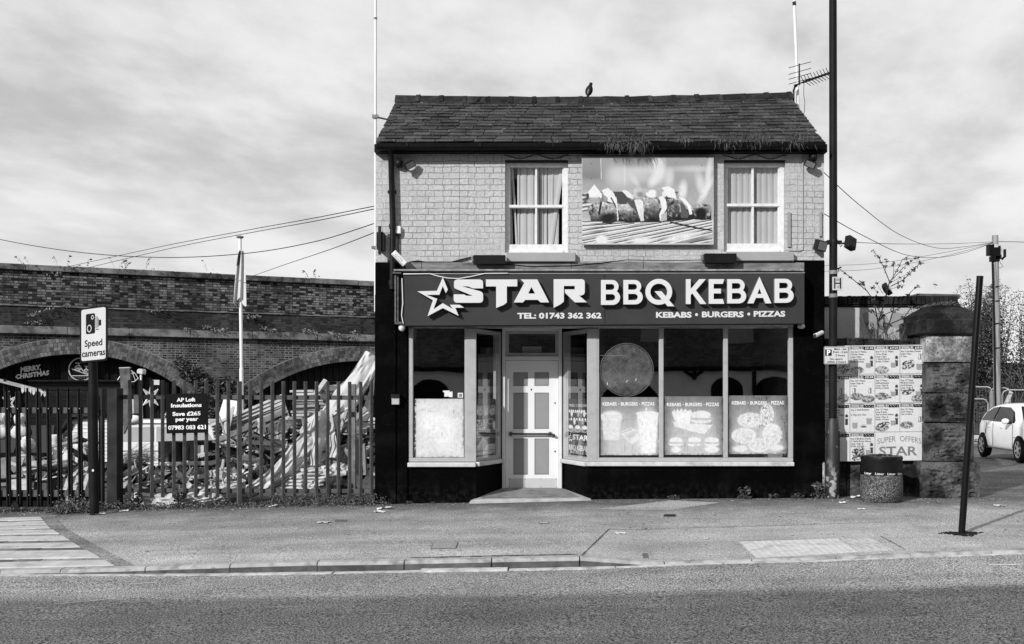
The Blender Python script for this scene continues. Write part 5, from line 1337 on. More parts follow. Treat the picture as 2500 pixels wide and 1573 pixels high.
def starlight(cu, cvv, ru, rv, label, k=5, inner=.35, rot=0.0):
    m = MB()
    for sc in (1.0, .72):
        outline(m, fm, [(cu + ru * sc * (1 if i % 2 == 0 else inner) * math.sin(rot + i * math.pi / k), cvv - rv * sc * (1 if i % 2 == 0 else inner) * math.cos(rot + i * math.pi / k)) for i in range(2 * k)], .016)
    return tag(m.build('star_light', TUBEL), label, 'light sign', 'star shaped lights on the arch front')
starlight(368, 970, 26, 28, 'spiky star light behind the fence left of the black sign', 8, .4)
starlight(22, 985, 18, 30, 'star light at the far left under the canopy', 6, .4)
starlight(408, 1018, 18, 16, 'star light half hidden by the black sign', 6, .4)
m = MB(); outline(m, fm, [(286, 930), (296, 915), (306, 905), (318, 903), (330, 912), (338, 924), (328, 932), (300, 935)], .016); outline(m, fm, [(296, 915), (330, 912)], .012, False); outline(m, fm, [(312, 903), (318, 932)], .012, False); outline(m, fm, [(322, 905), (331, 930)], .012, False)
tag(m.build('bell_light', TUBEL), 'bell shaped light on the right side of the left arch', 'light sign')
# plants that grow out of the viaduct
FERN = M(.20, .7, .4, 9.0, island=.6)
def wallplant(u, v, rr, n, label, drop=0.0, sz_=.07, up=0, mt=None):
    c_ = WV(u, v, .2); m = MB()
    k = max(1, int(rr / .12))
    for i in range(k):
        t = (i + .5) / k - .5
        m.leaves(c_ + VD * t * 1.5 * rr + Vector((0, 0, -drop * (t + .5) + RN.uniform(-.04, .04))), (rr / k * 1.4, .08, .08), max(4, int(n / k * .8)), sz_ * .75)
    for _ in range((up + 1) // 2):
        a = c_ + VD * RN.uniform(-rr, rr); b = a + Vector((RN.uniform(-.14, .14), RN.uniform(-.1, .1), RN.uniform(.12, .38)))
        m.tube([a, (a + b) / 2 + Vector((RN.uniform(-.04, .04), 0, .03)), b], .004, 4); m.leaves(b, .04, 2, .07); m.leaves((a + b) / 2, .04, 1, .05)
    return tag(m.build('wall_plant', mt or FERN), label, 'plant', 'plants growing from the viaduct')
for a in [(615, 775, .34, 90, 'fern clump on the ledge just right of the flagpole', 0), (670, 800, .55, 110, 'drooping fern on the dark band right of the flagpole', .35), (835, 815, .62, 170, 'largest fern hanging from the string course near the shop', .2), (755, 811, .28, 60, 'low fern on the string course over the right arch', 0),
          (535, 806, .30, 80, 'fern on the string course left of the flagpole', 0), (505, 798, .15, 40, 'small fern left of the string course clump', 0), (455, 800, .16, 45, 'fern on the string course above the left arch shoulder', .1), (100, 775, .5, 60, 'trailing fern on the dark band at the far left', -.4), (83, 790, .22, 45, 'fern on the string course at the far left', 0), (133, 668, .2, 40, 'tuft below the coping at the far left', .1), (868, 815, .15, 35, 'small fern next to the largest one', 0), (170, 748, .25, 40, 'fern tuft on the ledge left of the camera sign', 0), (385, 757, .35, 50, 'thin grass along the ledge right of the camera sign', 0)]:
    wallplant(a[0], a[1], a[2], a[3], a[4], a[5])
for u, v, lb, up in [(295, 654, 'leafy sprig on the coping over the left arch', 9), (762, 677, 'sprig with curled tips on the coping near the shop', 8), (372, 657, 'tiny sprig on the coping above the camera sign', 4), (60, 642, 'thin sprig at the far left of the coping', 4), (150, 648, 'tuft on the coping at the left', 3), (518, 663, 'lone sprig on the coping left of the flagpole', 2), (210, 648, 'single upright stem on the coping', 2)]:
    wallplant(u, v, .22, 10, lb, 0, .06, up, LEAF)
m = MB()
for (u, v, r_, n) in [(462, 912, .32, 120), (485, 930, .35, 150), (440, 885, .25, 60), (505, 950, .45, 200), (545, 950, .5, 380), (560, 985, .6, 480), (520, 990, .6, 480), (590, 965, .4, 260), (555, 1030, .7, 480), (500, 1030, .6, 380)]:
    m.leaves(WV(u, v, .15), (r_, .12, r_ * .9), n, .09)
tag(m.build('ivy', LEAF), 'dark ivy climbing the pier between the two arches', 'ivy')

# ---- yard objects (real sizes, set out in depth)
def gy(x, y): return pz(x, y)
fp = thing('flagpole', 'white flagpole rising behind the fence in the yard', 'flagpole', P(590, 1060, 20.0))
m = MB(); Yf = 20.0
m.tube([P(591, 1120, Yf), P(589.5, 900, Yf)], .042, 14); m.tube([P(589.5, 902, Yf), P(586, 582, Yf)], .033, 14); m.build('pole', M(.78, .4, .04), fp, smooth=True)
m = MB(); m.lathe([(.055, 0), (.075, .02), (.075, .035), (.03, .05), (0, .055)], P(586, 582, Yf), 16); m.build('cap', GREYM, fp, smooth=True)
m = MB()
def flagf(s, t):
    ul, ur = 584 - 15.5 * t ** .5, 592 + 8.5 * t ** .4
    fold = .5 + .5 * math.sin(s * 13 + t * 1.3)
    return P(ul + (ur - ul) * s + 1.6 * math.sin(s * 13 + 1 + t), 611 + 122 * t + 10 * t * math.sin(s * 8 + .6) + 6 * t * s, Yf - .07 - .07 * fold)
m.sheet(flagf, 48, 30); m.m = [1 if (k // 48) < 9 and (k % 48) < 20 else 0 for k in range(len(m.f))]
o = m.build('flag', [M(.52, .8, .1, 2.0), M(.09, .8, .1)], None, smooth=True, base=P(586, 740, Yf))
tag(o, 'limp pale flag with a dark corner hanging against the flagpole', 'flag')

def plankpile(name, label, cat, boards, mt, group=None):
    m = MB()
    for a, b, w_, t_ in boards: m.plank(a, b, w_, t_)
    return tag(m.build(name, mt, bevel=.004), label, cat, group)
TIMB = M(.34, .8, .3, 9.0, .003, 30.0, stain=.3, island=.45, stretch=(1.0, 1.0, 6.0)); TIMBD = M(.12, .8, .4, 9.0, stain=.4, island=.5); PVC = M(.38, .5, .15, 6.0, stain=.3, island=.3); TARP = M(.50, .6, .12, 3.0, .008, 9.0, stain=.22); CLOTH = M(.5, .8, .14, 3.0, .01, 12.0, stain=.25)
# two stacks of boards, every board a separate piece of one stack's mesh pattern
def stack(u0, u1, v0, v1, Y_, n, label):
    t_ = thing('board_stack', label, 'timber stack', P((u0 + u1) / 2, v1, Y_), 'stacks of used boards')
    h_ = (v1 - v0) / n; m = MB()
    for k in range(n):
        j = RN.uniform(-5, 5); f_ = frame(Y_ - RN.uniform(0, .12)); tl = RN.uniform(-1.2, 1.2)
        a, b, c_, d_ = u0 + j, u1 + j + RN.uniform(-4, 4), v0 + h_ * k + .5, v0 + h_ * (k + 1) - RN.uniform(.3, 1.4)
        m.hexa([f_(a, d_ + tl), f_(b, d_ - tl), f_(b, d_ - tl, -.9), f_(a, d_ + tl, -.9), f_(a, c_ + tl), f_(b, c_ - tl), f_(b, c_ - tl, -.9), f_(a, c_ + tl, -.9)])
    m.build('board', TIMB, t_, bevel=.004); return t_
stack(712, 772, 952, 1075, 18.5, 17, 'taller stack of used boards under the right arch')
stack(782, 846, 955, 1060, 18.2, 12, 'stack of used boards beside the leaning white roll')
plankpile('timber_beam', 'two rough beams laid across the right board stack', 'beam', [(P(770, 962, 18.0), P(858, 950, 18.4), .14, .11), (P(788, 952, 18.0), P(850, 946, 18.4), .12, .09)], TIMB)
plankpile('steel_offcut', 'tilted pale board standing on the board stacks', 'board', [(P(776, 958, 17.9), P(796, 930, 18.0), .08, .12)], TIMB)
plankpile('post_stub', 'dark weathered post behind the right end of the fence', 'post', [(P(861, 1195, 15.5), P(861, 938, 15.5), .10, .08)], TIMBD)
# bundle of window profiles leaning across
bd = [(P(515 + k * 1.5, 1040 + 6 * k, 17.4 + .05 * k), P(690 + k * 2.5, 966 + 7.5 * k, 17.9), .05 + .02 * (k % 3), .05) for k in range(9)]
plankpile('profile_bundle', 'bundle of pale plastic window profiles leaning up to the right', 'building scrap', bd, PVC)
plankpile('dark_beams', 'dark beams below the pale window profiles', 'building scrap', [(P(530 + 9 * k, 1078 + 12 * k, 17.0), P(700 - 6 * k, 1005 + 15 * k, 17.5), .10, .10) for k in range(4)], TIMBD)
plankpile('pale_sheet', 'tall pale panel leaning in the middle of the yard', 'panel', [(P(540, 1065, 17.6), P(566, 978, 17.9), .30, .03)], M(.68, .6, .1, 5.0))
plankpile('leaning_boards', 'fan of pale boards leaning left of the profiles', 'board', [(P(538 + 3 * k, 1100 + 2 * k, 17.2), P(556 + 4.5 * k, 1005 - 4 * k, 17.6), .05, .02) for k in range(4)], PVC)
plankpile('timber_pile', 'jumble of broken boards in front of the profiles', 'timber pile', [(P(RN.uniform(612, 690), RN.uniform(1075, 1110), 16.6 + RN.uniform(0, .5)), P(RN.uniform(625, 720), RN.uniform(1020, 1065), 16.9), RN.uniform(.06, .14), .03) for _ in range(12)], TIMB)
plankpile('old_crate', 'square wooden crate side in the scrap heap', 'crate', [(P(645, 1083 + 12 * k, 16.2), P(702, 1083 + 12 * k, 16.1), .078, .03) for k in range(4)], M(.33, .8, .3, 9.0, stain=.3, island=.25))
plankpile('rubble_boards', 'pale boards and frames right of the white roll', 'board', [(P(800, 1105, 16.4), P(870, 1030, 16.8), .10, .03), (P(850, 1085, 16.2), P(905, 1000, 16.8), .08, .05), (P(868, 1120, 16.0), P(912, 1020, 16.4), .12, .03), (P(875, 1150, 15.8), P(914, 1060, 16.2), .06, .04), (P(800, 1090, 16.5), P(850, 1085, 16.4), .10, .05)], PVC)
m = MB(); f_ = frame(15.9); m.fbox(f_, 803, 852, 1090, 1150, -.3, 0); tag(m.build('masonry_block', M(.24, .9, .5, 22.0, .01, 40.0, stain=.4), bevel=.02), 'rough masonry block behind the fence near the shop', 'block')
m = MB(); m.sheet(lambda s, t: P(866 + 26 * s + 6 * t, 1085 + 75 * t, 15.75 + .1 * math.sin(s * 3)), 6, 8); tag(m.build('wire_mesh', M(.2, .6, .5, 90.0)), 'grey wire mesh sheet at the right end of the fence', 'mesh sheet')
# tarpaulins
def drape(name, label, pth, wd, seed, nu=110, nv=26, ridge=.05, mt=TARP, close=.75):
    """a long crumpled sheet rolled loosely round a path: width wd (pixels, across) along the path"""
    q_ = [Vector(p_) for p_ in pth]; m = MB(); rr_ = Vector((seed * 3.1, seed, 0))
    def at(t):
        x = t * (len(q_) - 1); i = min(int(x), len(q_) - 2); f = x - i
        p0, p1, p2, p3 = q_[max(i - 1, 0)], q_[i], q_[i + 1], q_[min(i + 2, len(q_) - 1)]
        return .5 * ((2 * p1) + (p2 - p0) * f + (2 * p0 - 5 * p1 + 4 * p2 - p3) * f * f + (3 * p1 - p0 - 3 * p2 + p3) * f ** 3)
    def fn(s, t):
        p = at(t); e = at(min(1, t + .01)) - at(max(0, t - .01)); dx, dy = e.x, e.y; L = math.hypot(dx, dy) or 1
        w_ = interp(t * (len(wd) - 1), range(len(wd)), wd); a = (s - .5) * 2 * math.pi * close
        rad_ = w_ / 2 * (1 + .22 * noise.noise(Vector((t * 7, a * .9, seed))) + .10 * noise.noise(Vector((t * 19, a * 2.2, seed))))
        off = math.sin(a) * rad_; Y_ = p.z - math.cos(a) * rad_ / F * p.z * .8
        # long creases that run along the sheet and slowly wander
        cr = abs(noise.noise(Vector((a * 2.3 + 1.1 * noise.noise(Vector((t * 4, seed, 0))), t * 2.2, seed * 2)))) ** .7
        Y_ += ridge * (cr - .4) * 1.6 + ridge * .6 * noise.noise(Vector((a * 3, t * 22, seed)))
        return P(p.x - dy / L * off, p.y + dx / L * off, Y_)
    m.sheet(fn, nv, nu)
    return tag(m.build(name, mt, smooth=True), label, 'tarpaulin')
drape('tarpaulin_roll', 'long white tarpaulin roll leaning up to the shop wall', [(560, 1214, 15.45), (620, 1196, 15.55), (680, 1158, 15.7), (735, 1105, 15.9), (790, 1046, 16.2), (840, 985, 16.5), (880, 925, 16.8), (914, 868, 17.0)], [26, 36, 46, 58, 66, 64, 54, 46], 2.3, ridge=.07)
m = MB(); m.sheet(lambda s, t: P(735 + 75 * s + 20 * t, 1012 + 115 * t + 10 * math.sin(s * 5 + 1), 16.0 + .12 * math.sin(s * 9 + t * 3) + .05 * math.sin(t * 14 + s * 4) - .2 * t), 40, 40)
o = m.build('tarpaulin_sheet', TARP, smooth=True); tag(o, 'crumpled white sheet draped below the board stacks', 'tarpaulin')
m = MB(); m.sheet(lambda s, t: P(885 + 30 * s - 8 * t, 1000 - 90 * (1 - t) * s * .9 + 75 * t, 16.95 + .08 * math.sin(s * 7 + 3 * t)), 24, 24)
o = m.build('white_board', TARP, smooth=True); tag(o, 'white sheet standing against the shop wall behind the fence', 'sheet')
drape('tarpaulin_edge', 'white tarpaulin bulging out under the fence bars', [(306, 1216, 15.16), (345, 1214, 15.14), (395, 1219, 15.12), (445, 1215, 15.12), (500, 1208, 15.14), (550, 1200, 15.2), (600, 1186, 15.3)], [30, 46, 44, 46, 44, 40, 30], 7.7, ridge=.05)
m = MB()
for k in range(6):
    c_ = P(768 + RN.uniform(-5, 5), 1190 - 8.5 * k, 15.65 + .03 * k)
    m.ball(c_, (.42 - .03 * k, .30, .045), 30, 10, wr=.55, ws=5.5)
o = m.build('folded_canvas', CLOTH, smooth=True); md = o.modifiers.new('s', 'SUBSURF'); md.levels = md.render_levels = 1
tag(o, 'pile of folded pale canvas behind the fence', 'canvas')
m = MB(); m.ball(P(826, 1154, 15.7), (.22, .18, .12), 44, 26, wr=.7, ws=8); o = m.build('canvas_bag', CLOTH, smooth=True); tag(o, 'pale canvas bag slumped on the black bag', 'bag')
m = MB(); m.ball(P(828, 1185, 15.6), (.24, .2, .17), 26, 14, wr=.35, ws=6); o = m.build('bin_bag', M(.012, .2, .3, 9.0, spec=.6), smooth=True); tag(o, 'shiny black bin bag behind the fence near the shop', 'bag')
m = MB(); m.ball(P(560, 1168, 15.7), (.24, .18, .12), 44, 26, wr=.7, ws=8); o = m.build('canvas_bag', CLOTH, smooth=True); tag(o, 'crumpled pale sack right of the dark drums', 'bag')
m = MB(); m.ball(P(615, 1135, 15.9), (.22, .18, .13), 44, 26, wr=.75, ws=8); o = m.build('canvas_bag', CLOTH, smooth=True); tag(o, 'crumpled sheet bundle in front of the crate', 'bag')
# drums with bands of lettering
def drum(u0, u1, v0, v1, Y_, label, lettering, sticker=False):
    a, b = P(u0, v1, Y_), P(u1, v1, Y_); r_ = (b.x - a.x) / 2; c_ = (a + b) / 2; c_.y = Y_ + r_; h_ = P(0, v0, Y_).z - a.z
    t_ = thing('oil_drum', label, 'drum', c_)
    m = MB(); m.lathe([(r_ * .98, 0), (r_, .01), (r_, h_ * .40)], c_, 28); m.build('lower_band', M(.62, .4, .1, 5.0), t_, smooth=True)
    m = MB(); m.lathe([(r_ * 1.002, h_ * .40), (r_ * 1.02, h_ * .42), (r_ * 1.002, h_ * .44), (r_ * 1.002, h_ * .98), (r_ * 1.02, h_), (r_ * .96, h_), (r_ * .95, h_ * .97), (0, h_ * .97)], c_, 28); m.build('body', M(.035, .3, .15, 5.0, spec=.5), t_, smooth=True)
    m = MB(); m.lathe([(r_ * 1.006, h_ * .10), (r_ * 1.006, h_ * .27)], c_, 28); m.build('label_band', M(.012, .4), t_, smooth=True)
    def cf(u, v, d=0.0):
        an = u / r_; return c_ + Vector(((r_ * 1.008 + d) * math.sin(an), -(r_ * 1.008 + d) * math.cos(an), v))
    m = MB()
    for o_ in (-.29, .02): put_text(m, lambda u, v, d=0.0: cf(u + o_ * 1.0, h_ * .13 - v, d), lettering, 0.0, .22, 0, h_ * .085, .02, .001, res=2); m.lathe([(.03, 0), (0, .001)], cf(o_ - .035, h_ * .18, .001), 12, Matrix.Rotation(rad(90), 3, 'X') @ Matrix.Identity(3))
    m.build('lettering', M(.7), t_)
    if sticker:
        m = MB(); m.sheet(lambda s, t: cf(-.02 + .13 * s, h_ * (.88 - .32 * t), .002), 4, 2); m.build('paper_label', M(.72, .6, .1, 40.0), t_)
    return t_
drum(374, 447, 1080, 1160, 16.6, 'left of two dark oil drums behind the fence', 'Castrol')
drum(444, 517, 1078, 1158, 16.4, 'right of two dark oil drums with a white paper label', 'Castrol', True)
# tyres
def tyre(c_, R_, w_, label, tilt=(0, 0, 0)):
    t_ = thing('tyre', label, 'tyre', c_, 'old tyres behind the fence'); Rm = Matrix.Rotation(tilt[0], 3, 'X') @ Matrix.Rotation(tilt[1], 3, 'Y')
    pr = [(R_ * .6, -w_ * .3), (R_ * .66, -w_ * .5), (R_ * .9, -w_ * .5), (R_, -w_ * .3), (R_, w_ * .3), (R_ * .9, w_ * .5), (R_ * .66, w_ * .5), (R_ * .6, w_ * .3), (R_ * .6, -w_ * .3)]
    m = MB(); m.lathe([(a, b) for a, b in pr], c_, 28, Rm); m.f.pop() if len(m.f[-1]) > 4 else None
    m.f = [f for f in m.f if len(f) == 4]; m.m = [0] * len(m.f); m.build('tread', M(.03, .7, .3, 20.0, .004, 60.0), t_, smooth=True)
    m = MB(); m.lathe([(R_ * .6, -.02), (R_ * .58, .05), (R_ * .5, .055), (R_ * .2, .02), (0, .02)], c_, 24, Rm); m.build('rim', M(.10, .4, .3, metal=.5), t_, smooth=True); return t_
tyre(P(326, 1186, 16.2), .30, .18, 'lower tyre lying flat behind the fence', (.15, 0)); tyre(P(328, 1160, 16.3), .30, .18, 'upper tyre tilted on the lower one', (.5, .1))
m = MB(); rr_ = random.Random(5)
for _ in range(260):
    a = P(rr_.uniform(296, 330), rr_.uniform(1110, 1150), 16.6 + rr_.uniform(-.2, .2)); b = a + Vector((rr_.uniform(.1, .45), rr_.uniform(-.1, .1), rr_.uniform(-.02, .28))); s_ = Vector((.002, 0, .004)); m.add([a - s_, a + s_, b + s_, b - s_], [(0, 1, 2, 3)])
tag(m.build('brushwood', M(.30, .8, .4, 60.0)), 'bundle of dry sticks above the tyres', 'brushwood')
sc1, sc2, sc3 = MB(), MB(), MB(); rs_ = random.Random(77)
def heap(u0, u1, v0, v1, y0, y1, n, Lm, flatness=.6):
    for _ in range(n):
        p_ = P(rs_.uniform(u0, u1), rs_.uniform(v0, v1), rs_.uniform(y0, y1)); L = rs_.uniform(.25, 1.0) * Lm; a_ = rs_.gauss(.5, .8) if rs_.random() < .75 else rs_.uniform(0, 3.1)
        d_ = Vector((math.cos(a_), rs_.uniform(-.4, .4), math.sin(a_) * flatness)).normalized() * L / 2
        (sc1, sc2, sc3)[rs_.choice((0, 0, 1, 1, 2))].plank(p_ - d_, p_ + d_, rs_.choice((.015, .02, .03, .05, .07)), rs_.uniform(.008, .03), (rs_.uniform(-.5, .5), -1, rs_.uniform(-.2, .6)))
heap(540, 720, 1070, 1125, 16.2, 16.8, 70, .9); heap(600, 760, 1060, 1140, 15.9, 16.5, 70, .6); heap(800, 912, 1010, 1150, 15.9, 16.6, 80, .8); heap(535, 640, 1120, 1190, 15.5, 15.9, 30, .6); heap(296, 560, 1150, 1198, 15.7, 16.4, 90, .6); heap(0, 235, 1120, 1200, 15.8, 16.8, 90, .7); heap(150, 235, 1060, 1130, 16.6, 17.4, 40, .5)
tag(sc1.build('scrap_timber', TIMB), 'tangle of thin scrap timber heaped in the yard', kind='stuff')
tag(sc2.build('dark_scrap', M(.045, .7, .4, 9.0, island=.7)), 'dark lengths of scrap mixed through the heap', kind='stuff')
tag(sc3.build('pale_scrap', M(.46, .6, .2, 9.0, stain=.3, island=.4)), 'pale offcuts of plastic and board in the heap', kind='stuff')
m = MB()
for u, v, r_ in [(392, 1175, .14), (415, 1190, .16), (440, 1182, .13), (470, 1178, .18), (500, 1185, .12), (360, 1190, .12), (525, 1180, .14)]: m.ball(P(u, v, 16.0), (r_ * 1.3, r_, r_ * .8), 12, 8, wr=.5, ws=7)
tag(m.build('rubble', M(.10, .9, .5, 14.0, .01, 30.0), smooth=True), 'dark rubble heaped under the drums', kind='stuff')
plankpile('broken_planks', 'two broken planks lying across the rubble', 'board', [(P(425, 1150, 15.9), P(468, 1192, 15.7), .09, .03), (P(372, 1160, 15.9), P(408, 1192, 15.7), .07, .03), (P(505, 1180, 15.9), P(560, 1172, 15.9), .08, .05)], TIMB)
plankpile('dark_bench', 'dark low bench frame between drums and sacks', 'bench', [(P(450, 1160, 16.1), P(530, 1158, 16.1), .22, .05), (P(455, 1190, 16.0), P(455, 1160, 16.0), .05, .2), (P(522, 1190, 16.0), P(522, 1160, 16.0), .05, .2)], TIMBD)
# estate car deep in the yard
vt = thing('parked_van', 'white van parked deep in the yard behind the drums', 'van', P(415, 1150, 26.5))
f_ = frame(25.6); m = MB()
m.fprism(f_, [(268, 1142), (268, 1040), (274, 1030), (286, 1026), (500, 1026), (512, 1030), (540, 1076), (585, 1086), (590, 1142)], -1.5, 0)
m.build('body', M(.66, .35, .05, 3.0), vt, bevel=.06, seg=2)
m = MB()
for pts in ([(296, 1044), (376, 1042), (376, 1078), (296, 1078)], [(382, 1042), (424, 1042), (424, 1078), (382, 1078)], [(430, 1042), (498, 1042), (522, 1078), (430, 1078)]): m.fprism(f_, pts, .0, .012)
m.build('window', M(.36, .1, .05, spec=.6), vt)
m = MB(); m.fbox(f_, 268, 510, 1033, 1035, 0, .03); m.fbox(f_, 268, 588, 1100, 1102, 0, .02); m.build('trim_strip', M(.12, .5), vt)
m = MB()
for u_ in (320, 540): m.lathe([(.3, -.1), (.3, .12), (.2, .13), (0, .1)], f_(u_, 1142, -.02), 20, Matrix.Rotation(rad(90), 3, 'X'))
m.build('wheel', M(.03, .6), vt)
# clapboard hut
ht = thing('playhouse', 'small white clapboard hut with dark roof edge behind the gate', 'hut', P(215, 1130, 19.0))
f_ = frame(19.0); m = MB(); v = 1020
while v < 1128:
    sl = 152 if v > 1056 else 152 + (1056 - v) * .62
    m.fprism(f_, [(sl, v), (262, v), (262, v + 8.4), (sl, v + 8.4)], -.03, .0 + .006 * (int(v / 9) % 2)); m.fprism(f_, [(sl, v + 7.2), (262, v + 7.2), (262, v + 8.6), (sl, v + 8.6)], 0, .016); v += 9
m.build('wall', M(.66, .6, .06, 4.0, stain=.1), ht)
m = MB(); m.plank(f_(149, 1062, .05), f_(178, 1019, .05), .05, .16); m.plank(f_(176, 1019, .05), f_(264, 1014, .05), .05, .2); m.build('roof', M(.03, .6), ht)
m = MB(); m.fbox(f_, 152, 154, 1075, 1128, .017, .03); m.fbox(f_, 152, 190, 1070, 1072, .017, .03); m.fbox(f_, 206, 216, 1070, 1077, .017, .02); m.build('trim', M(.04, .5), ht)
# busts
def bust(u, v, Y_, k, label):
    c_ = P(u, v, Y_); t_ = thing('stone_bust', label, 'statue', c_, 'stone busts in the yard'); m = MB()
    m.ball(c_ + Vector((0, 0, .10 * k)), (.17 * k, .11 * k, .12 * k), 16, 10, wr=.25, ws=6); m.ball(c_ + Vector((0, 0, .20 * k)), (.08 * k, .07 * k, .10 * k), 14, 8); m.ball(c_ + Vector((-.01, -.01, .33 * k)), (.085 * k, .10 * k, .12 * k), 18, 12, wr=.12, ws=14); m.ball(c_ + Vector((.02, .02, .38 * k)), (.10 * k, .105 * k, .10 * k), 16, 10, wr=.35, ws=22); m.ball(c_ + Vector((-.015, -.11 * k, .32 * k)), (.018 * k, .03 * k, .035 * k), 8, 6)
    m.build('figure', M(.55, .8, .2, 12.0, .004, 40.0, stain=.25), t_, smooth=True)
bust(50, 1070, 17.2, 1.0, 'pale stone bust on the bench, right of its twin'); bust(6, 1070, 17.2, 1.0, 'pale stone bust cut by the left edge of the photo'); bust(62, 1148, 16.4, 1.15, 'larger pale bust standing low behind the gate')
plankpile('dark_table', 'dark low table carrying the stone busts', 'table', [(P(-30, 1073, 17.2), P(130, 1073, 17.2), .5, .05), (P(20, 1140, 17.0), P(20, 1075, 17.0), .06, .06), (P(122, 1140, 17.0), P(122, 1075, 17.0), .06, .06), (P(60, 1140, 17.5), P(60, 1075, 17.5), .3, .02)], M(.03, .5, .2), None)
m = MB(); c_ = P(135, 1120, 16.8); m.lathe([(.12, 0), (.10, .06), (.085, .10), (.085, .30), (.11, .33), (.115, .40), (.09, .41), (.08, .40), (.08, .1), (0, .1)], c_, 20); tag(m.build('chimney_pot', M(.7, .7, .1, 6.0, stain=.15), smooth=True), 'white chimney pot left of the clapboard hut', 'chimney pot')
m = MB(); m.ball(P(185, 1105, 16.6), (.28, .2, .10), 20, 10, wr=.3, ws=6, M=Matrix.Rotation(-.5, 3, 'Y')); m.ball(P(170, 1125, 16.5), (.12, .1, .14), 14, 8, wr=.4, ws=9); tag(m.build('stone_carving', M(.5, .8, .3, 9.0, .005, 40.0, stain=.3), smooth=True), 'broken pale stone carving before the clapboard hut', 'stone carving')
t_ = thing('slab_table', 'rough table of a wood slab on a stump behind the gate', 'table', P(115, 1195, 16.0))
m = MB(); m.ball(P(125, 1136, 16.0), (.36, .25, .075), 26, 8, wr=.3, ws=4); m.build('table_top', M(.30, .8, .3, 7.0, stain=.2), t_, smooth=True)
m = MB(); m.lathe([(.20, 0), (.18, .2), (.17, .34)], P(115, 1196, 16.1), 16); m.build('stump', M(.12, .9, .4, 9.0, .01, 20.0, stretch=(4.0, 4.0, .6)), t_)
plankpile('wood_slab', 'pale topped wood slabs stacked right of the slab table', 'wood', [(P(150, 1192, 15.9), P(225, 1178, 15.9), .30, .07), (P(178, 1172, 16.0), P(226, 1160, 16.0), .30, .07)], TIMB)
plankpile('wood_slab', 'pale wood slab lying at the foot of the gate', 'wood', [(P(28, 1188, 15.8), P(75, 1178, 15.8), .30, .07)], TIMB)
plankpile('old_chest', 'dark old wooden chest behind the gate at far left', 'chest', [(P(-20, 1150, 16.0), P(70, 1142, 16.0), .4, .05), (P(-20, 1172, 15.9), P(68, 1166, 15.9), .05, .30), (P(-10, 1184, 15.9), P(66, 1180, 15.9), .08, .1)], TIMBD)
t_ = thing('timber_board', 'wide weathered board standing upright behind the gate post', 'board', P(309, 1040, 17.5))
f_ = frame(17.5); m = MB(); m.fprism(f_, [(293, 898), (318, 897), (322, 1020), (304, 1060)], -.03, .03); m.build('plank', M(.10, .8, .4, 7.0, stain=.3), t_)
m = MB(); m.fprism(f_, [(292.5, 897.5), (318.5, 896.5), (318.5, 899), (292.5, 900)], -.035, .035); m.build('end_cap', M(.4, .6), t_)
t_ = thing('yard_lamp', 'white lamp head on a thin white rod by the left arch', 'lamp', P(342, 1000, 24.0))
f_ = frame(24.0); m = MB(); m.fprism(f_, [(334, 904), (338, 900.5), (347, 901), (349, 905), (348, 914), (334, 912)], -.2, 0); m.build('head', M(.6, .4, .2), t_, bevel=.01)
m = MB(); m.tube([f_(344, 915), f_(345, 955), f_(347, 1040)], .025, 8); m.build('rod', WHITE, t_)
m = MB(); m.fbox(f_, 373, 390, 928, 940, 0, .03); tag(m.build('wall_notice', M(.5, .6, .4, 40.0)), 'small white notice beside the spiky star light', 'notice')
plankpile('white_crate', 'pale box with a white lid above the van', 'box', [(P(325, 1010, 22.0), P(325, 975, 22.0), .16, .3)], M(.42, .6, .2, 9.0))
m = MB(); m.ball(P(325, 1026, 23.0), (.22, .2, .12), 14, 8); tag(m.build('white_sack', M(.75, .6, .1), smooth=True), 'white bundle on the roof end of the van', 'sack')
# canopy at far left
t_ = thing('market_canopy', 'old canopy with hanging pennant fringe at far left', 'canopy', P(50, 990, 22.0))
m = MB(); m.sheet(lambda s, t: P(-40 + 150 * s, 915 + 38 * s + 9 * t, 22.0 - 1.0 * t), 10, 4); m.build('cover', M(.40, .7, .4, 9.0, stain=.3, stretch=(.5, 4.0, 4.0)), t_)
m = MB()
for k in range(7): u_ = 52 + 9 * k; m.fprism(frame(21.0), [(u_, 940 + 2.6 * k), (u_ + 8, 942 + 2.6 * k), (u_ + 7, 956 + 1.2 * k), (u_ + 3.5, 961 + 1.5 * k), (u_ + .8, 957 + 1.4 * k)], 0, .01)
m.build('fringe', M(.45, .8, .5, 9.0), t_)
m = MB(); m.tube([P(12, 1000, 21.6), P(12, 925, 21.6)], .03, 8); m.tube([P(105, 1020, 21.6), P(105, 950, 21.6)], .03, 8); m.build('post', DMET, t_)

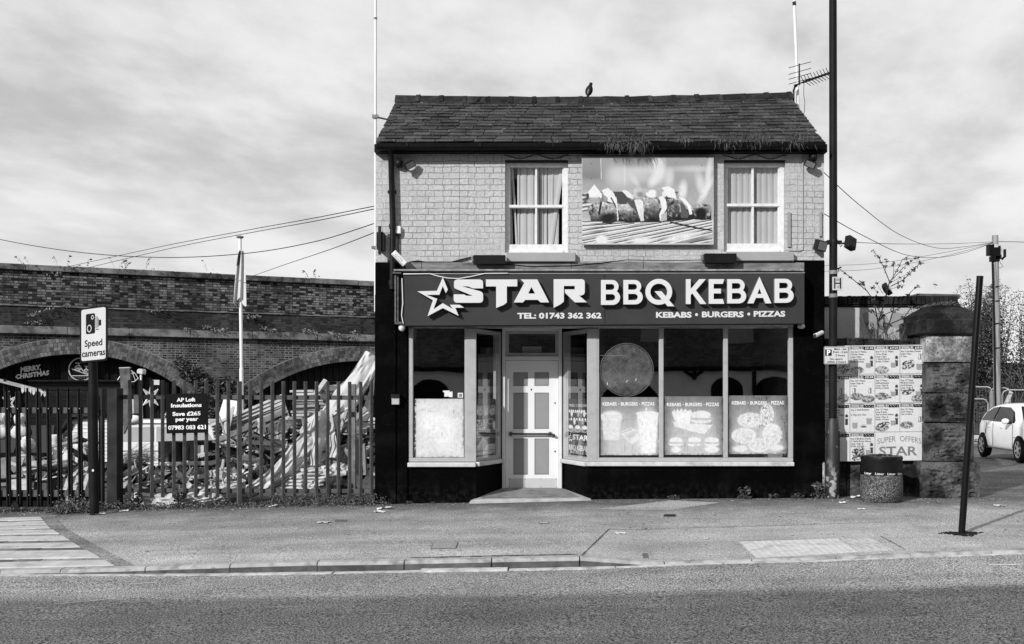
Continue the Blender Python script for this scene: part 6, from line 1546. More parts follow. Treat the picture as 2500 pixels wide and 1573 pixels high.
# ---- gate of palisade pales
PALE = M(.022, .45, .3, 9.0, spec=.5); PALEF = M(.085, .6, .3, 9.0, spec=.15, stain=.25)
BARM = M(.075, .65, .3, 9.0, spec=.08, stain=.25)
gt = thing('palisade_gate', 'dark steel palisade gate with pointed pales', 'gate', P(110, 1240, 15.0))
Yg = 15.0; fg = frame(Yg)
k = 0
for u_ in [-57, -32, -6.5, 18.6, 43.4, 68.3, 93.6, 118.8, 144, 169.3, 194.7, 219.5]:
    lean = 4.0
    q_ = [(-5.5, -.005), (-5, .025), (-1.8, .03), (-1.2, .008), (1.2, .008), (1.8, .03), (5, .025), (5.5, -.005)]
    m = MB()
    cols = []
    for v_, sc in ((1234, 1), (968, 1), (958, 1), (949, .55)):
        cols.append([fg(u_ + lean * (v_ - 950) / 284 + a * (sc if v_ > 950 else .5), v_ + (0 if sc == 1 or abs(a) < 2 else 7) - (1.5 if abs(a) < 2 and v_ < 960 else 0), b) for a, b in q_])
    vs = [p_ for c_ in cols for p_ in c_]; n_ = 8
    m.add(vs, [(r * n_ + i, r * n_ + i + 1, (r + 1) * n_ + i + 1, (r + 1) * n_ + i) for r in range(3) for i in range(7)])
    o = m.build('pale', PALE, gt, smooth=False); md = o.modifiers.new('sol', 'SOLIDIFY'); md.thickness = .004
    b = MB()
    for v_ in (998, 1209): b.ball(fg(u_ + lean * (v_ - 950) / 284, v_, .014), .009, 8, 5)
    b.build('bolt', M(.7, .3, .05, metal=.3), o)
for v0_, v1_ in ((995, 1009), (1197, 1213)):
    m = MB(); m.fbox(fg, -70, 232, v0_, v1_, -.05, -.008); m.build('rail', PALEF, gt)
m = MB(); m.fbox(fg, -70, 225, 1216, 1240, -.30, -.12); m.build('bottom_board', M(.02, .8, .3), gt)
m = MB(); m.lathe([(.06, -.02), (.06, .02), (0, .02)], fg(42, 1236, .05), 14, Matrix.Rotation(rad(90), 3, 'X')); m.build('roller', PALE, gt)
m = MB(); m.fprism(fg, [(164, 1212), (169, 1212), (169, 1238), (164, 1240)], -.02, .04); tag(m.build('wooden_peg', TIMB), 'short pale wooden peg at the foot of the gate', 'peg')
# fence of square bars
fn = thing('bar_fence', 'grey steel bar fence between gate post and shop', 'fence', P(600, 1235, 15.0))
bars = [311.5, 338, 366, 392, 419.5, 445.5, 473, 499, 526, 552.5, 606, 633, 660, 687, 714, 741, 768, 795, 821.5, 848.5, 875.5, 902]
Rb = Matrix.Rotation(.62, 3, 'Z')
for u_ in bars:
    a, b = fg(u_ + 5, 1213 + (u_ - 311) * .006, .0), fg(u_ + 5, 928 + (u_ - 311) * .008, .0)
    m = MB(); m.cbox((a + b) / 2, (.050, .030, b.z - a.z), Rb); m.build('bar', BARM, fn, bevel=.003)
m = MB(); a, b = fg(585, 1232, .01), fg(585, 931, .01); m.cbox((a + b) / 2, (.066, .05, b.z - a.z), Rb); m.build('post', PALEF, fn, bevel=.004)
for v0_, v1_ in ((964, 975), (1193, 1203)):
    m = MB(); a, b, c_, d_ = fg(296, v0_, -.03), fg(914, v0_ + 2, -.03), fg(914, v1_ + 2, -.03), fg(296, v1_, -.03)
    o_ = Vector((0, .03, 0)); m.hexa([d_, c_, c_ + o_, d_ + o_, a, b, b + o_, a + o_]); m.build('rail', PALEF, fn, bevel=.003)
def gpost(u0, u1, v0, v1, Y_, label):
    m = MB(); f_ = frame(Y_); a, b = f_((u0 + u1) / 2, v1, 0), f_((u0 + u1) / 2, v0, 0); w_ = (u1 - u0) / F * Y_
    m.cbox((a + b) / 2 + Vector((0, .06, 0)), (w_ * .88, w_ * .88, b.z - a.z), Matrix.Rotation(-.16, 3, 'Z')); m.cbox(b + Vector((0, .06, 0)), (w_ * .92, w_ * .92, .008), Matrix.Rotation(-.16, 3, 'Z'))
    return tag(m.build('gate_post', M(.052, .5, .5, 3.5, spec=.4, stain=.2), bevel=.006), label, 'post', 'steel gate posts')
gpost(261.5, 292, 949, 1242, 14.9, 'thick square steel gate post left of the bar fence'); gpost(238, 250, 949, 1238, 15.05, 'slim square gate post just behind the camera sign pole')
t_ = thing('insulation_sign', 'black square sign with white lettering wired to the fence', 'sign', P(455, 1060, 14.93))
fa = quadframe(P(403.9, 962.5, 14.93), P(504.5, 960.2, 14.93), P(406.5, 1059, 14.93), 100, 96)
m = MB(); m.fbox(fa, 0, 100, 0, 96, -.012, 0); m.build('board', M(.008, .5, .1), t_, bevel=.003)
m = MB()
for tx, a, b, v_, cp in [('AP Loft', 27, 72, 19, 8.6), ('Insulations', 13, 87, 32.5, 8.6), ('Save £265', 16, 84, 53, 8.6), ('per year', 23, 78, 66, 8.6), ('07983 083 621', 4.5, 96, 86.5, 9.2)]: put_text(m, fa, tx, a, b, v_, cp, .035, .002)
m.build('lettering', M(.8, .5), t_)
# speed camera sign
t_ = thing('camera_sign', 'white speed camera warning sign on a dark pole', 'road sign', G(230, 1257))
gpt = G(231, 1257); m = MB(); m.tube([(gpt.x, gpt.y, gpt.z - .05), P(226.5, 880, gpt.y), P(226, 800, gpt.y)], .062, 18); m.build('pole', M(.02, .5, .5, 3.0, spec=.4, stain=.3), t_, smooth=True)
m = MB(); m.lathe([(.018, 0), (.016, .004), (0, .004)], P(227, 1149, gpt.y - .062), 10, Matrix.Rotation(rad(90), 3, 'X')); m.build('sticker', WHITE, t_)
tl, tr, bl = P(195.0, 753.5, gpt.y + .01), P(262.5, 744.5, gpt.y - .21), P(195.0, 887, gpt.y + .01)
fq = quadframe(tl, tr, bl, 100, 199)
rr = lambda x0_, x1_, y0_, y1_, r_: [(x0_ + r_ - r_ * math.cos(a_), y0_ + r_ - r_ * math.sin(a_)) for a_ in (0, .52, 1.05, 1.57)] + [(x1_ - r_ + r_ * math.sin(a_), y0_ + r_ - r_ * math.cos(a_)) for a_ in (0, .52, 1.05, 1.57)] + [(x1_ - r_ + r_ * math.cos(a_), y1_ - r_ + r_ * math.sin(a_)) for a_ in (0, .52, 1.05, 1.57)] + [(x0_ + r_ - r_ * math.sin(a_), y1_ - r_ + r_ * math.cos(a_)) for a_ in (0, .52, 1.05, 1.57)]
m = MB(); m.fprism(fq, rr(0, 100, 0, 199, 9), -.006, 0); m.build('backing', M(.012, .5), t_)
m = MB(); m.fprism(fq, rr(6, 94, 6.5, 192.5, 7), .001, .003); m.build('plate', M(.50, .35, .05, 3.0), t_)
m = MB()
put_poly(m, fq, [rr(23, 56, 24, 97, 5), [(35 + 8.5 * math.cos(i * .3), 77 + 14 * math.sin(i * .3)) for i in range(21)], [(46.5 + 5 * math.cos(i * .3), 38 + 8 * math.sin(i * .3)) for i in range(21)]], .001, .004)
put_poly(m, fq, [[(35 + 5.5 * math.cos(i * .3), 77 + 10 * math.sin(i * .3)) for i in range(21)]], .001, .004); put_poly(m, fq, [[(46.5 + 2.5 * math.cos(i * .3), 38 + 4.5 * math.sin(i * .3)) for i in range(21)]], .001, .004)
for a, b, c_, d_ in [(58.5, 60.5, 36, 78), (63, 65, 37, 78), (67.5, 69.5, 44, 76), (58.5, 69.5, 82, 85), (70, 78, 50, 71)]: m.fprism(fq, [(a, c_), (b, c_), (b, d_), (a, d_)], .003, .004)
put_text(m, fq, 'Speed', 18, 82, 142, 23, .022, .004); put_text(m, fq, 'cameras', 8, 92.5, 178, 23, .022, .004)
m.m = [0] * len(m.m); m.build('symbol', INK, t_)
m = MB(); m.lathe([(.02, 0), (0, .001)], fq(70, 182, .004), 12, Matrix.Rotation(rad(90), 3, 'X')); m.build('spot', WHITE, t_)

# ---- weeds and litter along the foot of the fence and shop
m = MB()
for (ua, ub, n_, h_, sc, dy) in [(165, 250, 1500, .10, .028, -.25), (120, 175, 260, .05, .022, -.1), (0, 130, 200, .04, .025, .05), (245, 330, 500, .06, .028, -.05), (320, 560, 1100, .05, .025, -.08), (660, 915, 2300, .07, .024, -.02), (570, 660, 300, .04, .025, -.1), (918, 960, 160, .06, .022, -.1)]:
    for _ in range(n_):
        x_ = FX(RN.uniform(ua, ub)); y_ = 14.95 + dy + RN.gauss(0, .10); z_ = pz(x_, y_) + abs(RN.gauss(0, h_))
        m.leaves((x_, y_, z_), .005, 1, sc, longer=1.5)
tag(m.build('weeds', LEAFL), 'low weeds along the foot of the fence and gate', kind='stuff')
m = MB()
for _ in range(900):
    u_ = RN.uniform(60, 2450); 
    if 1140 < u_ < 1450 and RN.random() < .8: continue
    x_ = FX(u_); y_ = 14.85 - abs(RN.gauss(0, .22)) - (0 if u_ < 2000 else .1); w_ = RN.uniform(.006, .022)
    a_ = RN.uniform(0, 3.1); c_, s_ = math.cos(a_) * w_, math.sin(a_) * w_; z_ = pz(x_, y_) + RN.uniform(.004, .012)
    m.add([(x_ - c_, y_ - s_, z_), (x_ + s_, y_ - c_, z_ + .004), (x_ + c_ * .8, y_ + s_, z_), (x_ - s_, y_ + c_, z_ + .006)], [(0, 1, 2, 3)])
tag(m.build('grit', M(.36, .8, .5, 30.0, island=.8)), 'grit and crumbs along the foot of the walls', kind='stuff')
def weed(u, v, r_, n, label, stems=0, hgt=.12):
    p_ = G(u, v); p_.y = min(p_.y, 14.90); p_.z = pz(p_.x, p_.y); m = MB(); r_ *= .72; m.leaves(p_ + Vector((0, 0, r_ * .35)), (r_, r_ * .5, r_ * .45), int(n * .6), .026)
    for _ in range(stems):
        b = p_ + Vector((RN.uniform(-r_, r_) * .6, RN.uniform(-.04, .04), hgt * RN.uniform(.6, 1.1))); m.tube([p_, b], .004, 4); m.leaves(b, .05, 14, .04)
    return tag(m.build('weed_plant', LEAF), label, 'weed', 'weeds along the foot of the wall')
weed(1010, 1226, .09, 90, 'weed clump on the ground left of the doorstep'); weed(1060, 1228, .05, 30, 'tiny weed nearest the doorstep on its left'); weed(1640, 1216, .13, 140, 'first weed right of the doorstep under the large windows'); weed(1808, 1214, .15, 170, 'bushiest weed under the last large window', 3, .14); weed(1885, 1217, .14, 100, 'flat weed left of the lamp post'); weed(1945, 1216, .16, 130, 'weed spread between shop corner and lamp post'); weed(1990, 1214, .20, 200, 'tallest weed at the foot of the lamp post', 5, .2)
weed(355, 1240, .10, 60, 'upright weed under the left part of the white tarpaulin', 4, .22); weed(443, 1240, .14, 120, 'bushy weed under the black sign', 6, .2)
def litter(u, v, s_, label, k=0, v_=.72):
    p_ = G(u, v); m = MB(); rr_ = random.Random(int(u)); 
    def fn(a, b): 
        x, y = (a - .5) * s_ * (1.4 if k else 1.0) * (1 - .5 * abs(b - .5)), (b - .5) * s_ * (.8 + .4 * math.sin(a * 9))
        return p_ + Vector((x, y, .006 + s_ * .30 * abs(noise.noise(Vector((a * 3.1 + u, b * 3.3, k)))) + (s_ * .22 * (a - .3) if k == 2 else 0)))
    m.sheet(fn, 7, 6); return tag(m.build('paper_scrap', M(v_, .7, .2, 30.0)), label, 'litter', 'scraps of paper on the pavement')
for a in [(245, 1256, .15, 'white crumpled paper at the foot of the camera sign pole'), (303, 1249, .14, 'white paper scrap below the thick gate post', 0), (938, 1243, .16, 'folded white paper standing left of the shop riser', 2), (928, 1251, .13, 'flat paper strip in front of the folded white paper', 1, .55), (790, 1277, .13, 'dark edged leaf shaped scrap on the open pavement', 1, .45), (2089, 1215, .12, 'white ball of paper left of the litter bin', 2), (2057, 1229, .12, 'white paper scrap between lamp post and bin', 0), (2103, 1244, .08, 'small white scrap in front of the litter bin', 1), (1515, 1303, .10, 'pale twist of paper on the newer tarmac', 1, .6), (323, 1238, .10, 'torn white wrapper by the first fence bar', 2), (1725, 1317, .07, 'tiny stone coloured scrap near the tactile slabs', 0, .5), (665, 1238, .12, 'curled white plastic under the fence middle', 2), (2440, 1236, .12, 'pale litter near the drive at the right', 1, .5)]:
    litter(*a)
def cover(pts, label, val=.12):
    a, b, c_, d_ = [G(*p_) for p_ in pts]; t_ = thing('access_cover', label, 'cover', (a + c_) / 2); m = MB(); up_ = Vector((0, 0, .006))
    m.add([p_ + up_ for p_ in (a, b, c_, d_)], [(0, 1, 2, 3)]); m.build('plate', M(val, .7, .4, 25.0, .004, 40.0), t_)
    m = MB(); q_ = [a, b, c_, d_, a]
    for p_, r_ in zip(q_[:-1], q_[1:]): m.tube([p_ + up_, r_ + up_], .004, 4)
    m.build('rim', M(.14, .7, .3, 30.0), t_)
cover([(1622, 1257), (1650, 1257), (1648, 1263), (1620, 1263)], 'small dark water cover in the pavement right of the doorstep', .05)
cover([(820, 1270), (845, 1270), (845, 1275), (818, 1275)], 'small worn cover in the open pavement', .1)
cover([(1058, 1326), (1118, 1325), (1112, 1340), (1052, 1341)], 'faint square inspection cover near the kerb', .27)
cover([(1318, 1276), (1340, 1276), (1338, 1279), (1316, 1279)], 'thin pale plate set below the doorstep', .42)
cover([(1569, 1353), (1581, 1353), (1583, 1364), (1571, 1364)], 'tiny dark stop tap covers by the dropped kerb', .12)
# overhead cables on the left
def cable(pts, label, r_=.008, n=24):
    q_ = [P(*p_) for p_ in pts]; m = MB(); out = []
    for i in range(len(q_) - 1):
        p0, p1, p2, p3 = q_[max(i - 1, 0)], q_[i], q_[i + 1], q_[min(i + 2, len(q_) - 1)]
        for k in range(n):
            t = k / n; out.append(.5 * ((2 * p1) + (p2 - p0) * t + (2 * p0 - 5 * p1 + 4 * p2 - p3) * t * t + (3 * p1 - p0 - 3 * p2 + p3) * t ** 3))
    out.append(q_[-1]); m.tube(out, r_, 5)
    return tag(m.build('overhead_cable', M(.05, .6, .1)), label, 'cable', 'overhead cables')
cable([(-900, 200, 27), (-450, 425, 25.5), (-160, 545, 24), (10, 587, 23), (200, 617, 21.5), (400, 629, 20), (600, 619, 18.5), (770, 590, 17), (917, 545, 15.4)], 'long sagging cable crossing the left sky')
cable([(150, 655, 31), (400, 601, 26), (600, 563, 22), (760, 534, 18.5), (917, 503, 15.4)], 'upper of two near parallel cables rising to the shop gable')
cable([(190, 660, 31), (420, 606, 26), (620, 567, 22), (770, 540, 18.5), (917, 510, 15.4)], 'lower of two near parallel cables rising to the shop gable')
cable([(600, 680, 32), (700, 645, 26), (810, 608, 20), (917, 567, 15.4)], 'lowest short cable rising from viaduct to shop gable')
# ================================================================ RIGHT SIDE
# lamp post
Yl = 14.7; gl = G(2035, 1217); gl.y = 14.96; gl.x = FX(2035, 14.96); Yl = 14.96
t_ = thing('street_lamp', 'tall dark street lamp column with thick scuffed base', 'street lamp', gl)
LPM = M(.026, .55, .35, 3.0, spec=.25, stain=.25)
m = MB(); m.tube([P(2033, 1030, Yl), P(2034.5, 600, Yl), P(2033.5, 10, Yl), Vector((FX(2033, Yl), Yl, 8.3)), Vector((FX(2033, Yl), Yl - .25, 8.75)), Vector((FX(2033, Yl), Yl - .8, 8.9))], [.062, .060, .057, .05, .045, .04], 20); m.build('pole', LPM, t_, smooth=True)
def scuff():
    m_, t, b = newmat('scuffed_post'); p = pos(t); s3 = N(t, 'ShaderNodeSeparateXYZ', inp={0: p}).outputs[2]
    ch = mrange(t, nz(t, p, 9.0, 6.0, .6), .50, .56, 0, 1, True)
    mk = mth(t, 'MULTIPLY', ch, mrange(t, s3, .2, .75, 1.0, 0.0)); ch2 = mrange(t, nz(t, p, 16.0, 6.0, .65), .64, .68, 0, .9, True)
    v = mth(t, 'ADD', .022, mth(t, 'MULTIPLY', mth(t, 'MAXIMUM', mk, ch2), .36)); v = mth(t, 'MULTIPLY', v, mrange(t, nz(t, p, 4.0, 5.0), .3, .7, .6, 1.4))
    setcol(t, b, v); b.inputs['Roughness'].default_value = .55; return m_
m = MB(); m.tube([P(2032, 1222, Yl) - Vector((0, 0, .05)), P(2032.5, 1100, Yl), P(2032.5, 1032, Yl), P(2033, 1022, Yl)], [.100, .093, .089, .064], 24); m.build('base', scuff(), t_, smooth=True)
m = MB(); f_ = frame(Yl); m.fbox(f_, 2045.5, 2049, 1053, 1165, -.01, .03); m.build('door_edge', DMET, t_)
m = MB(); m.tube([P(2034.3, 661, Yl), P(2034.3, 670, Yl)], .0635, 20); m.tube([P(2034, 718, Yl), P(2034, 727, Yl)], .0635, 20); m.build('band', M(.2, .5, .1), t_, smooth=True)
m = MB(); m.ball(Vector((FX(2033, Yl), Yl - 1.0, 8.88)), (.13, .32, .08), 14, 8); m.build('lantern', GREYM, t_, smooth=True)
# signs on it
t_ = thing('hydrant_sign', 'pale square plate with a big H and numbers on the lamp post', 'sign', P(2044, 709, Yl - .08))
f_ = frame(Yl - .09); m = MB(); m.fprism(f_, [(u, v) for u, v in rr(2032, 2057, 676, 709, 1.5)], -.008, 0); m.build('plate', M(.46, .4, .06, 5.0), t_, bevel=.003)
m = MB(); m.fbox(f_, 2036.3, 2039.3, 679, 705, .001, .003); m.fbox(f_, 2050.2, 2053.2, 679, 705, .001, .003); m.fbox(f_, 2039.3, 2050.2, 690.5, 693.2, .001, .003)
put_text(m, f_, '150', 2041.3, 2049, 685.5, 4.2, .0, .003); put_text(m, f_, '17', 2044, 2048.5, 703.2, 4.2, .0, .003); m.build('lettering', INK, t_)
m = MB()
for v_ in (685, 704): m.tube([P(2026.5, v_, Yl - .05), P(2033, v_, Yl - .075), P(2040, v_, Yl - .08)], .007, 6)
m.build('clip', DMET, t_)
t_ = thing('parking_sign', 'white parking hours plate on the lamp post', 'sign', P(2042, 889, Yl - .08))
f_ = frame(Yl - .10); m = MB(); m.fprism(f_, rr(2012, 2072, 846.5, 889.5, 2), -.008, 0); m.build('plate', M(.54, .35, .04, 3.0), t_, bevel=.002)
m = MB()
for a in ((2013, 2071, 847.6, 848.3), (2013, 2071, 887.6, 888.3), (2013, 2013.8, 848.3, 887.6), (2070.2, 2071, 848.3, 887.6)): m.fbox(f_, *a, .0005, .002)
m.fprism(f_, rr(2014.7, 2030.5, 853.5, 869, 1), .0005, .002)
put_text(m, f_, 'Mon - Sat', 2036.5, 2066.5, 854.8, 4.6, .012, .003); put_text(m, f_, '8 am - 6 pm', 2033.8, 2069, 861.8, 4.6, .012, .003); put_text(m, f_, '2 hours', 2039.5, 2063, 870, 4.6, .012, .003); put_text(m, f_, 'No return', 2026, 2057, 879, 4.6, .012, .003); put_text(m, f_, 'within 2 hours', 2018.5, 2065, 885.8, 4.6, .012, .003); m.build('lettering', INK, t_)
m = MB(); put_text(m, f_, 'P', 2018.5, 2027.5, 867.2, 12, .045, .004); m.build('symbol', WHITE, t_)
floodlight(P(2003, 600, Yl - .05), .35, .25, 'black floodlight on the left of the lamp post', (.17, .11, .16), P(2027, 592, Yl), roll=.14)
floodlight(P(2076, 594, Yl - .05), -2.5, .1, 'black floodlight seen from behind on the right of the lamp post', (.17, .09, .19), P(2040, 590, Yl), roll=-.3)
m = MB(); m.tube([P(2034.6, 586, Yl), P(2034.6, 594, Yl)], .066, 18); m.cbox(P(2024, 592, Yl - .02), (.07, .07, .06)); m.cbox(P(2048, 592, Yl - .02), (.08, .06, .05)); m.tube([P(2049, 595, Yl), P(2052, 603, Yl - .02), P(2056, 598, Yl - .03)], .008, 6)
tag(m.build('lamp_bracket', DMET), 'black clamp band that holds two floodlights on the lamp post', 'bracket')

# stone wall, pier and cap
def rock(mb, x0_, x1_, y0_, y1_, z0_, z1_, amp=.03, n=14, sd=0.0, bow=.02):
    """rock-faced block: front and right side displaced"""
    def dsp(p_, n_, e):
        q_ = p_ * 6 + Vector((sd, sd * 2, 0)); h = noise.noise(q_) * .45 + noise.noise(Vector((q_.x * 2.2, q_.y, q_.z * 4.4))) * .55 + noise.noise(Vector((q_.x * 5, q_.y, q_.z * 8))) * .38 + noise.noise(q_ * 14) * .18
        return p_ + n_ * ((h * amp + bow) * min(1, e * 7))
    nx_, nz_ = max(4, int((x1_ - x0_) / .02)), max(4, int((z1_ - z0_) / .02))
    mb.sheet(lambda s, t: dsp(Vector((x0_ + (x1_ - x0_) * s, y0_, z0_ + (z1_ - z0_) * t)), Vector((0, -1, 0)), min(s, 1 - s, t, 1 - t)), nx_, nz_)
    ny_ = max(4, int((y1_ - y0_) / .05))
    mb.sheet(lambda s, t: dsp(Vector((x1_, y0_ + (y1_ - y0_) * s, z0_ + (z1_ - z0_) * t)), Vector((1, 0, 0)), min(s, 1 - s, t, 1 - t)), ny_, nz_)
    mb.sheet(lambda s, t: Vector((x0_, y0_ + (y1_ - y0_) * s, z0_ + (z1_ - z0_) * t)), 2, 2)
    mb.add([(x0_, y0_, z1_), (x1_, y0_, z1_), (x1_, y1_, z1_), (x0_, y1_, z1_)], [(0, 1, 2, 3)]); mb.add([(x0_, y0_, z0_), (x1_, y0_, z0_), (x1_, y1_, z0_), (x0_, y1_, z0_)], [(0, 1, 2, 3)])
def stone(name, v, dark=.5, sc=1.5, v2=.03):
    m_, t, b = newmat(name); p = pos(t)
    k = mrange(t, nz(t, p, sc, 8.0, .62), .40, .62, 0, 1, True); f1 = mrange(t, nz(t, p, 26.0, 6.0, .65), .3, .7, .6, 1.4); pit = mrange(t, nz(t, p, 38.0, 3.0, .5), .62, .68, 1, .35, True)
    val = mth(t, 'MULTIPLY', mth(t, 'MULTIPLY', N(t, 'ShaderNodeMix', inp={0: k, 2: v2, 3: v}).outputs[0], f1), pit)
    setcol(t, b, val); b.inputs['Roughness'].default_value = .9; b.inputs['Specular IOR Level'].default_value = .2
    setbump(t, b, mth(t, 'ADD', nz(t, p, 30.0, 6.0, .65), mth(t, 'MULTIPLY', pit, .5)), .022); return m_
ST1 = stone('sooty_sandstone', .105, v2=.012, sc=2.4); ST2 = stone('pale_sandstone', .46, v2=.14, sc=2.6); ST3 = stone('black_stone', .034, v2=.008, sc=2.5)
fw = frame(15.3)
t_ = thing('stone_wall', 'dark old stone wall behind the menu board', 'wall', fw(2130, 1215))
m = MB(); zb_ = -.1; zt_ = FZ(850, 15.3)
xs_ = [FX(2012, 15.3), FX(2066, 15.3), FX(2140, 15.3), FX(2262, 15.3)]
for i in range(3): rock(m, xs_[i] + .006, xs_[i + 1] - .006, 15.28, 15.8, zb_, FZ(1128, 15.3), .035, sd=i * 3.1)
for r_, (va, vb) in enumerate([(1127, 1035), (1034, 940), (939, 851)]):
    for i in range(3): rock(m, xs_[i] + .005, xs_[i + 1] - .005, 15.31, 15.8, FZ(va, 15.3), FZ(vb, 15.3), .02, sd=i * 2 + r_ * 5)
m.build('block', ST1, t_, smooth=True)
m = MB()
for a, b in ((2012, 2060), (2062, 2105), (2108, 2155), (2158, 2228), (2231, 2268)): rock(m, FX(a, 15.3), FX(b, 15.3), 15.24, 15.85, FZ(849, 15.3), FZ(828 + RN.uniform(-4, 5), 15.3), .05, sd=a)
m.build('coping', ST3, t_, smooth=True)
m = MB(); m.fbox(frame(15.0), 2007, 2014, 1128, 1222, -.3, .05); tag(m.build('wall_stub', ST2, bevel=.02), 'pale stone edge at the foot of the shop corner', 'stone')
fp_ = frame(15.0)
t_ = thing('stone_pier', 'square rock faced stone gate pier with a stepped cap', 'pier', fp_(2318, 1215))
xa, xb = FX(2261), FX(2378); ya, yb = 15.0, 15.9
for k, (va, vb, mt, am) in enumerate([(1129, 1003, ST1, .05), (1002, 931, ST1, .05), (1030, 1029, ST1, .05)][:0] + [(1127, 1032, ST1, .05), (1031, 960, ST1, .055), (959, 886, ST1, .055), (885, 817, ST2, .025)]):
    m = MB(); rock(m, xa, xb, ya, yb, FZ(va) + .008, FZ(vb) - .008, am * 1.15, sd=k * 7.7, bow=.035); m.build('block', mt, t_, smooth=True)
m = MB(); rock(m, FX(2243), FX(2388), 14.93, 15.97, -.05, FZ(1128), .06, sd=40, bow=.03); m.build('plinth', ST1, t_, smooth=True)
m = MB(); z0_, z1_, z2_, z3_ = FZ(817), FZ(786), FZ(763), FZ(748)
def ring(o_, z_): return [(xa - o_, ya - o_, z_), (xb + o_, ya - o_, z_), (xb + o_, yb + o_ - .06, z_), (xa - o_, yb + o_ - .06, z_)]
z0_, z1_, z2_, z3_ = FZ(819), FZ(780), FZ(763), FZ(748, 15.4)
lv = [ring(.02, z0_), ring(.05, z0_ + .004), ring(.085, z0_ + .03), ring(.085, z1_ - .02), ring(.07, z1_), ring(.035, z1_ + .004), ring(.035, z2_ - .015), ring(.0, z2_ + .01), ring(-.16, z3_ - .01), ring(-.32, z3_ + .01)]
vs = [p_ for r_ in lv for p_ in r_]
m.add(vs, [(k * 4 + i, k * 4 + (i + 1) % 4, (k + 1) * 4 + (i + 1) % 4, (k + 1) * 4 + i) for k in range(9) for i in range(4)] + [(36, 37, 38, 39), (3, 2, 1, 0)])
m.build('cap', ST3, t_, bevel=.01, seg=2)
m = MB()
for _ in range(500):
    x_, y_ = RN.uniform(xa + .1, xb - .1), RN.uniform(ya, yb); m.leaves((x_, y_, z3_ + .03 - abs(x_ - (xa + xb) / 2) * .12), .02, 1, .03)
m.build('moss', LEAF, t_)

# white rendered wall behind
Yw = 15.98; fr_w = frame(Yw)
t_ = thing('rendered_wall', 'pale rendered yard wall with brick on edge coping', 'wall', fr_w(2170, 1100))
m = MB(); m.fbox(fr_w, 2000, 2340, 750, 1250, -.25, 0); m.build('wall', M(.43, .8, .07, 2.0, .003, 20.0, stain=.12), t_)
m = MB(); m.fbox(fr_w, 1998, 2338, 744.5, 750, -.28, .03); m.build('corbel', M(.03, .9, .5, 9.0, .01, 30.0), t_, bevel=.01)
m = MB(); u_ = 2000
while u_ < 2332: m.fbox(fr_w, u_ + .8, u_ + 10.6, 723.5 + RN.uniform(-.7, .7), 744.3 if u_ % 7 else 743, -.27, .045 + RN.uniform(-.006, .006)); u_ += 11.2
m.build('brick_coping', M(.04, .85, .4, 9.0, .004, 40.0, island=.5), t_, bevel=.006)
m = MB(); m.fprism(fr_w, [(2226, 723), (2246, 715), (2350, 717), (2351, 728), (2334, 728), (2334, 723)], -.5, -.1); m.fbox(fr_w, 2334, 2347, 728, 900, -.5, -.12); m.build('end_coping', M(.09, .9, .3, 7.0, .004, 30.0, stain=.3), t_, bevel=.01)
m = MB()
for pts in ([(2105, 768), (2110, 763), (2152, 764), (2157, 777), (2160, 800), (2150, 830), (2130, 830), (2112, 795)], [(2175, 770), (2190, 762), (2206, 768), (2209, 785), (2200, 803), (2185, 800), (2172, 785)], [(2155, 790), (2165, 770), (2172, 790), (2160, 815)]): m.fprism(fr_w, pts, -.001, .002)
m.build('paint_patch', M(.27, .8, .06, 3.0), t_)
floodlight(P(2166, 706, 15.95), 1.0, -.5, 'black floodlight standing on the brick coping behind the bush', (.14, .08, .17), P(2163, 722, 15.95), roll=.5)
m = MB(); m.cbox(P(2285, 692, 17.0), (.07, .09, .05), (0, .4, 0)); m.tube([P(2283, 695, 17.0), P(2283, 718, 17.0)], .012, 6); m.tube([P(2279, 695, 17.0), P(2279, 718, 17.0)], .006, 6)
tag(m.build('small_lamp', M(.55, .4, .2)), 'small pale lamp on a short stem above the end of the brick coping', 'lamp')
# buddleia
t_ = thing('buddleia', 'spindly buddleia bush growing from the stone wall top', 'bush', P(2143, 832, 15.7))
zc = lambda x, y, Y_=15.7: P(1950 + x / 4.378, 560 + y / 4.378, Y_)
m = MB(); lf = MB()
br_ = [([(845, 1180), (848, 1000), (830, 900), (800, 760), (730, 660), (560, 520), (430, 420)], .012), ([(848, 1000), (880, 900), (930, 740), (970, 560), (905, 400), (860, 310), (800, 240)], .011), ([(960, 590), (1050, 440), (1110, 320), (1160, 310)], .007), ([(985, 610), (1120, 540), (1230, 430), (1300, 360), (1345, 365)], .008), ([(1000, 540), (1090, 440), (1160, 370), (1260, 305)], .006), ([(850, 990), (900, 920), (1060, 850), (1170, 700), (1230, 640), (1280, 612)], .009), ([(1013, 520), (1013, 375)], .005), ([(850, 960), (790, 880), (730, 840)], .006), ([(800, 760), (840, 680), (790, 620)], .006), ([(720, 650), (690, 580), (660, 570)], .005), ([(900, 690), (830, 570)], .004), ([(985, 640), (1070, 610), (1140, 600)], .004), ([(1080, 840), (1200, 830)], .004), ([(920, 470), (940, 330), (960, 310)], .004), ([(1000, 560), (1180, 470), (1215, 395)], .004), ([(845, 1180), (760, 1100), (730, 1000)], .004), ([(850, 1180), (960, 1020), (1000, 1040)], .004), ([(860, 1180), (1060, 1080), (1110, 1040)], .004), ([(840, 1180), (800, 1060), (770, 1010)], .003)]
rb = random.Random(4)
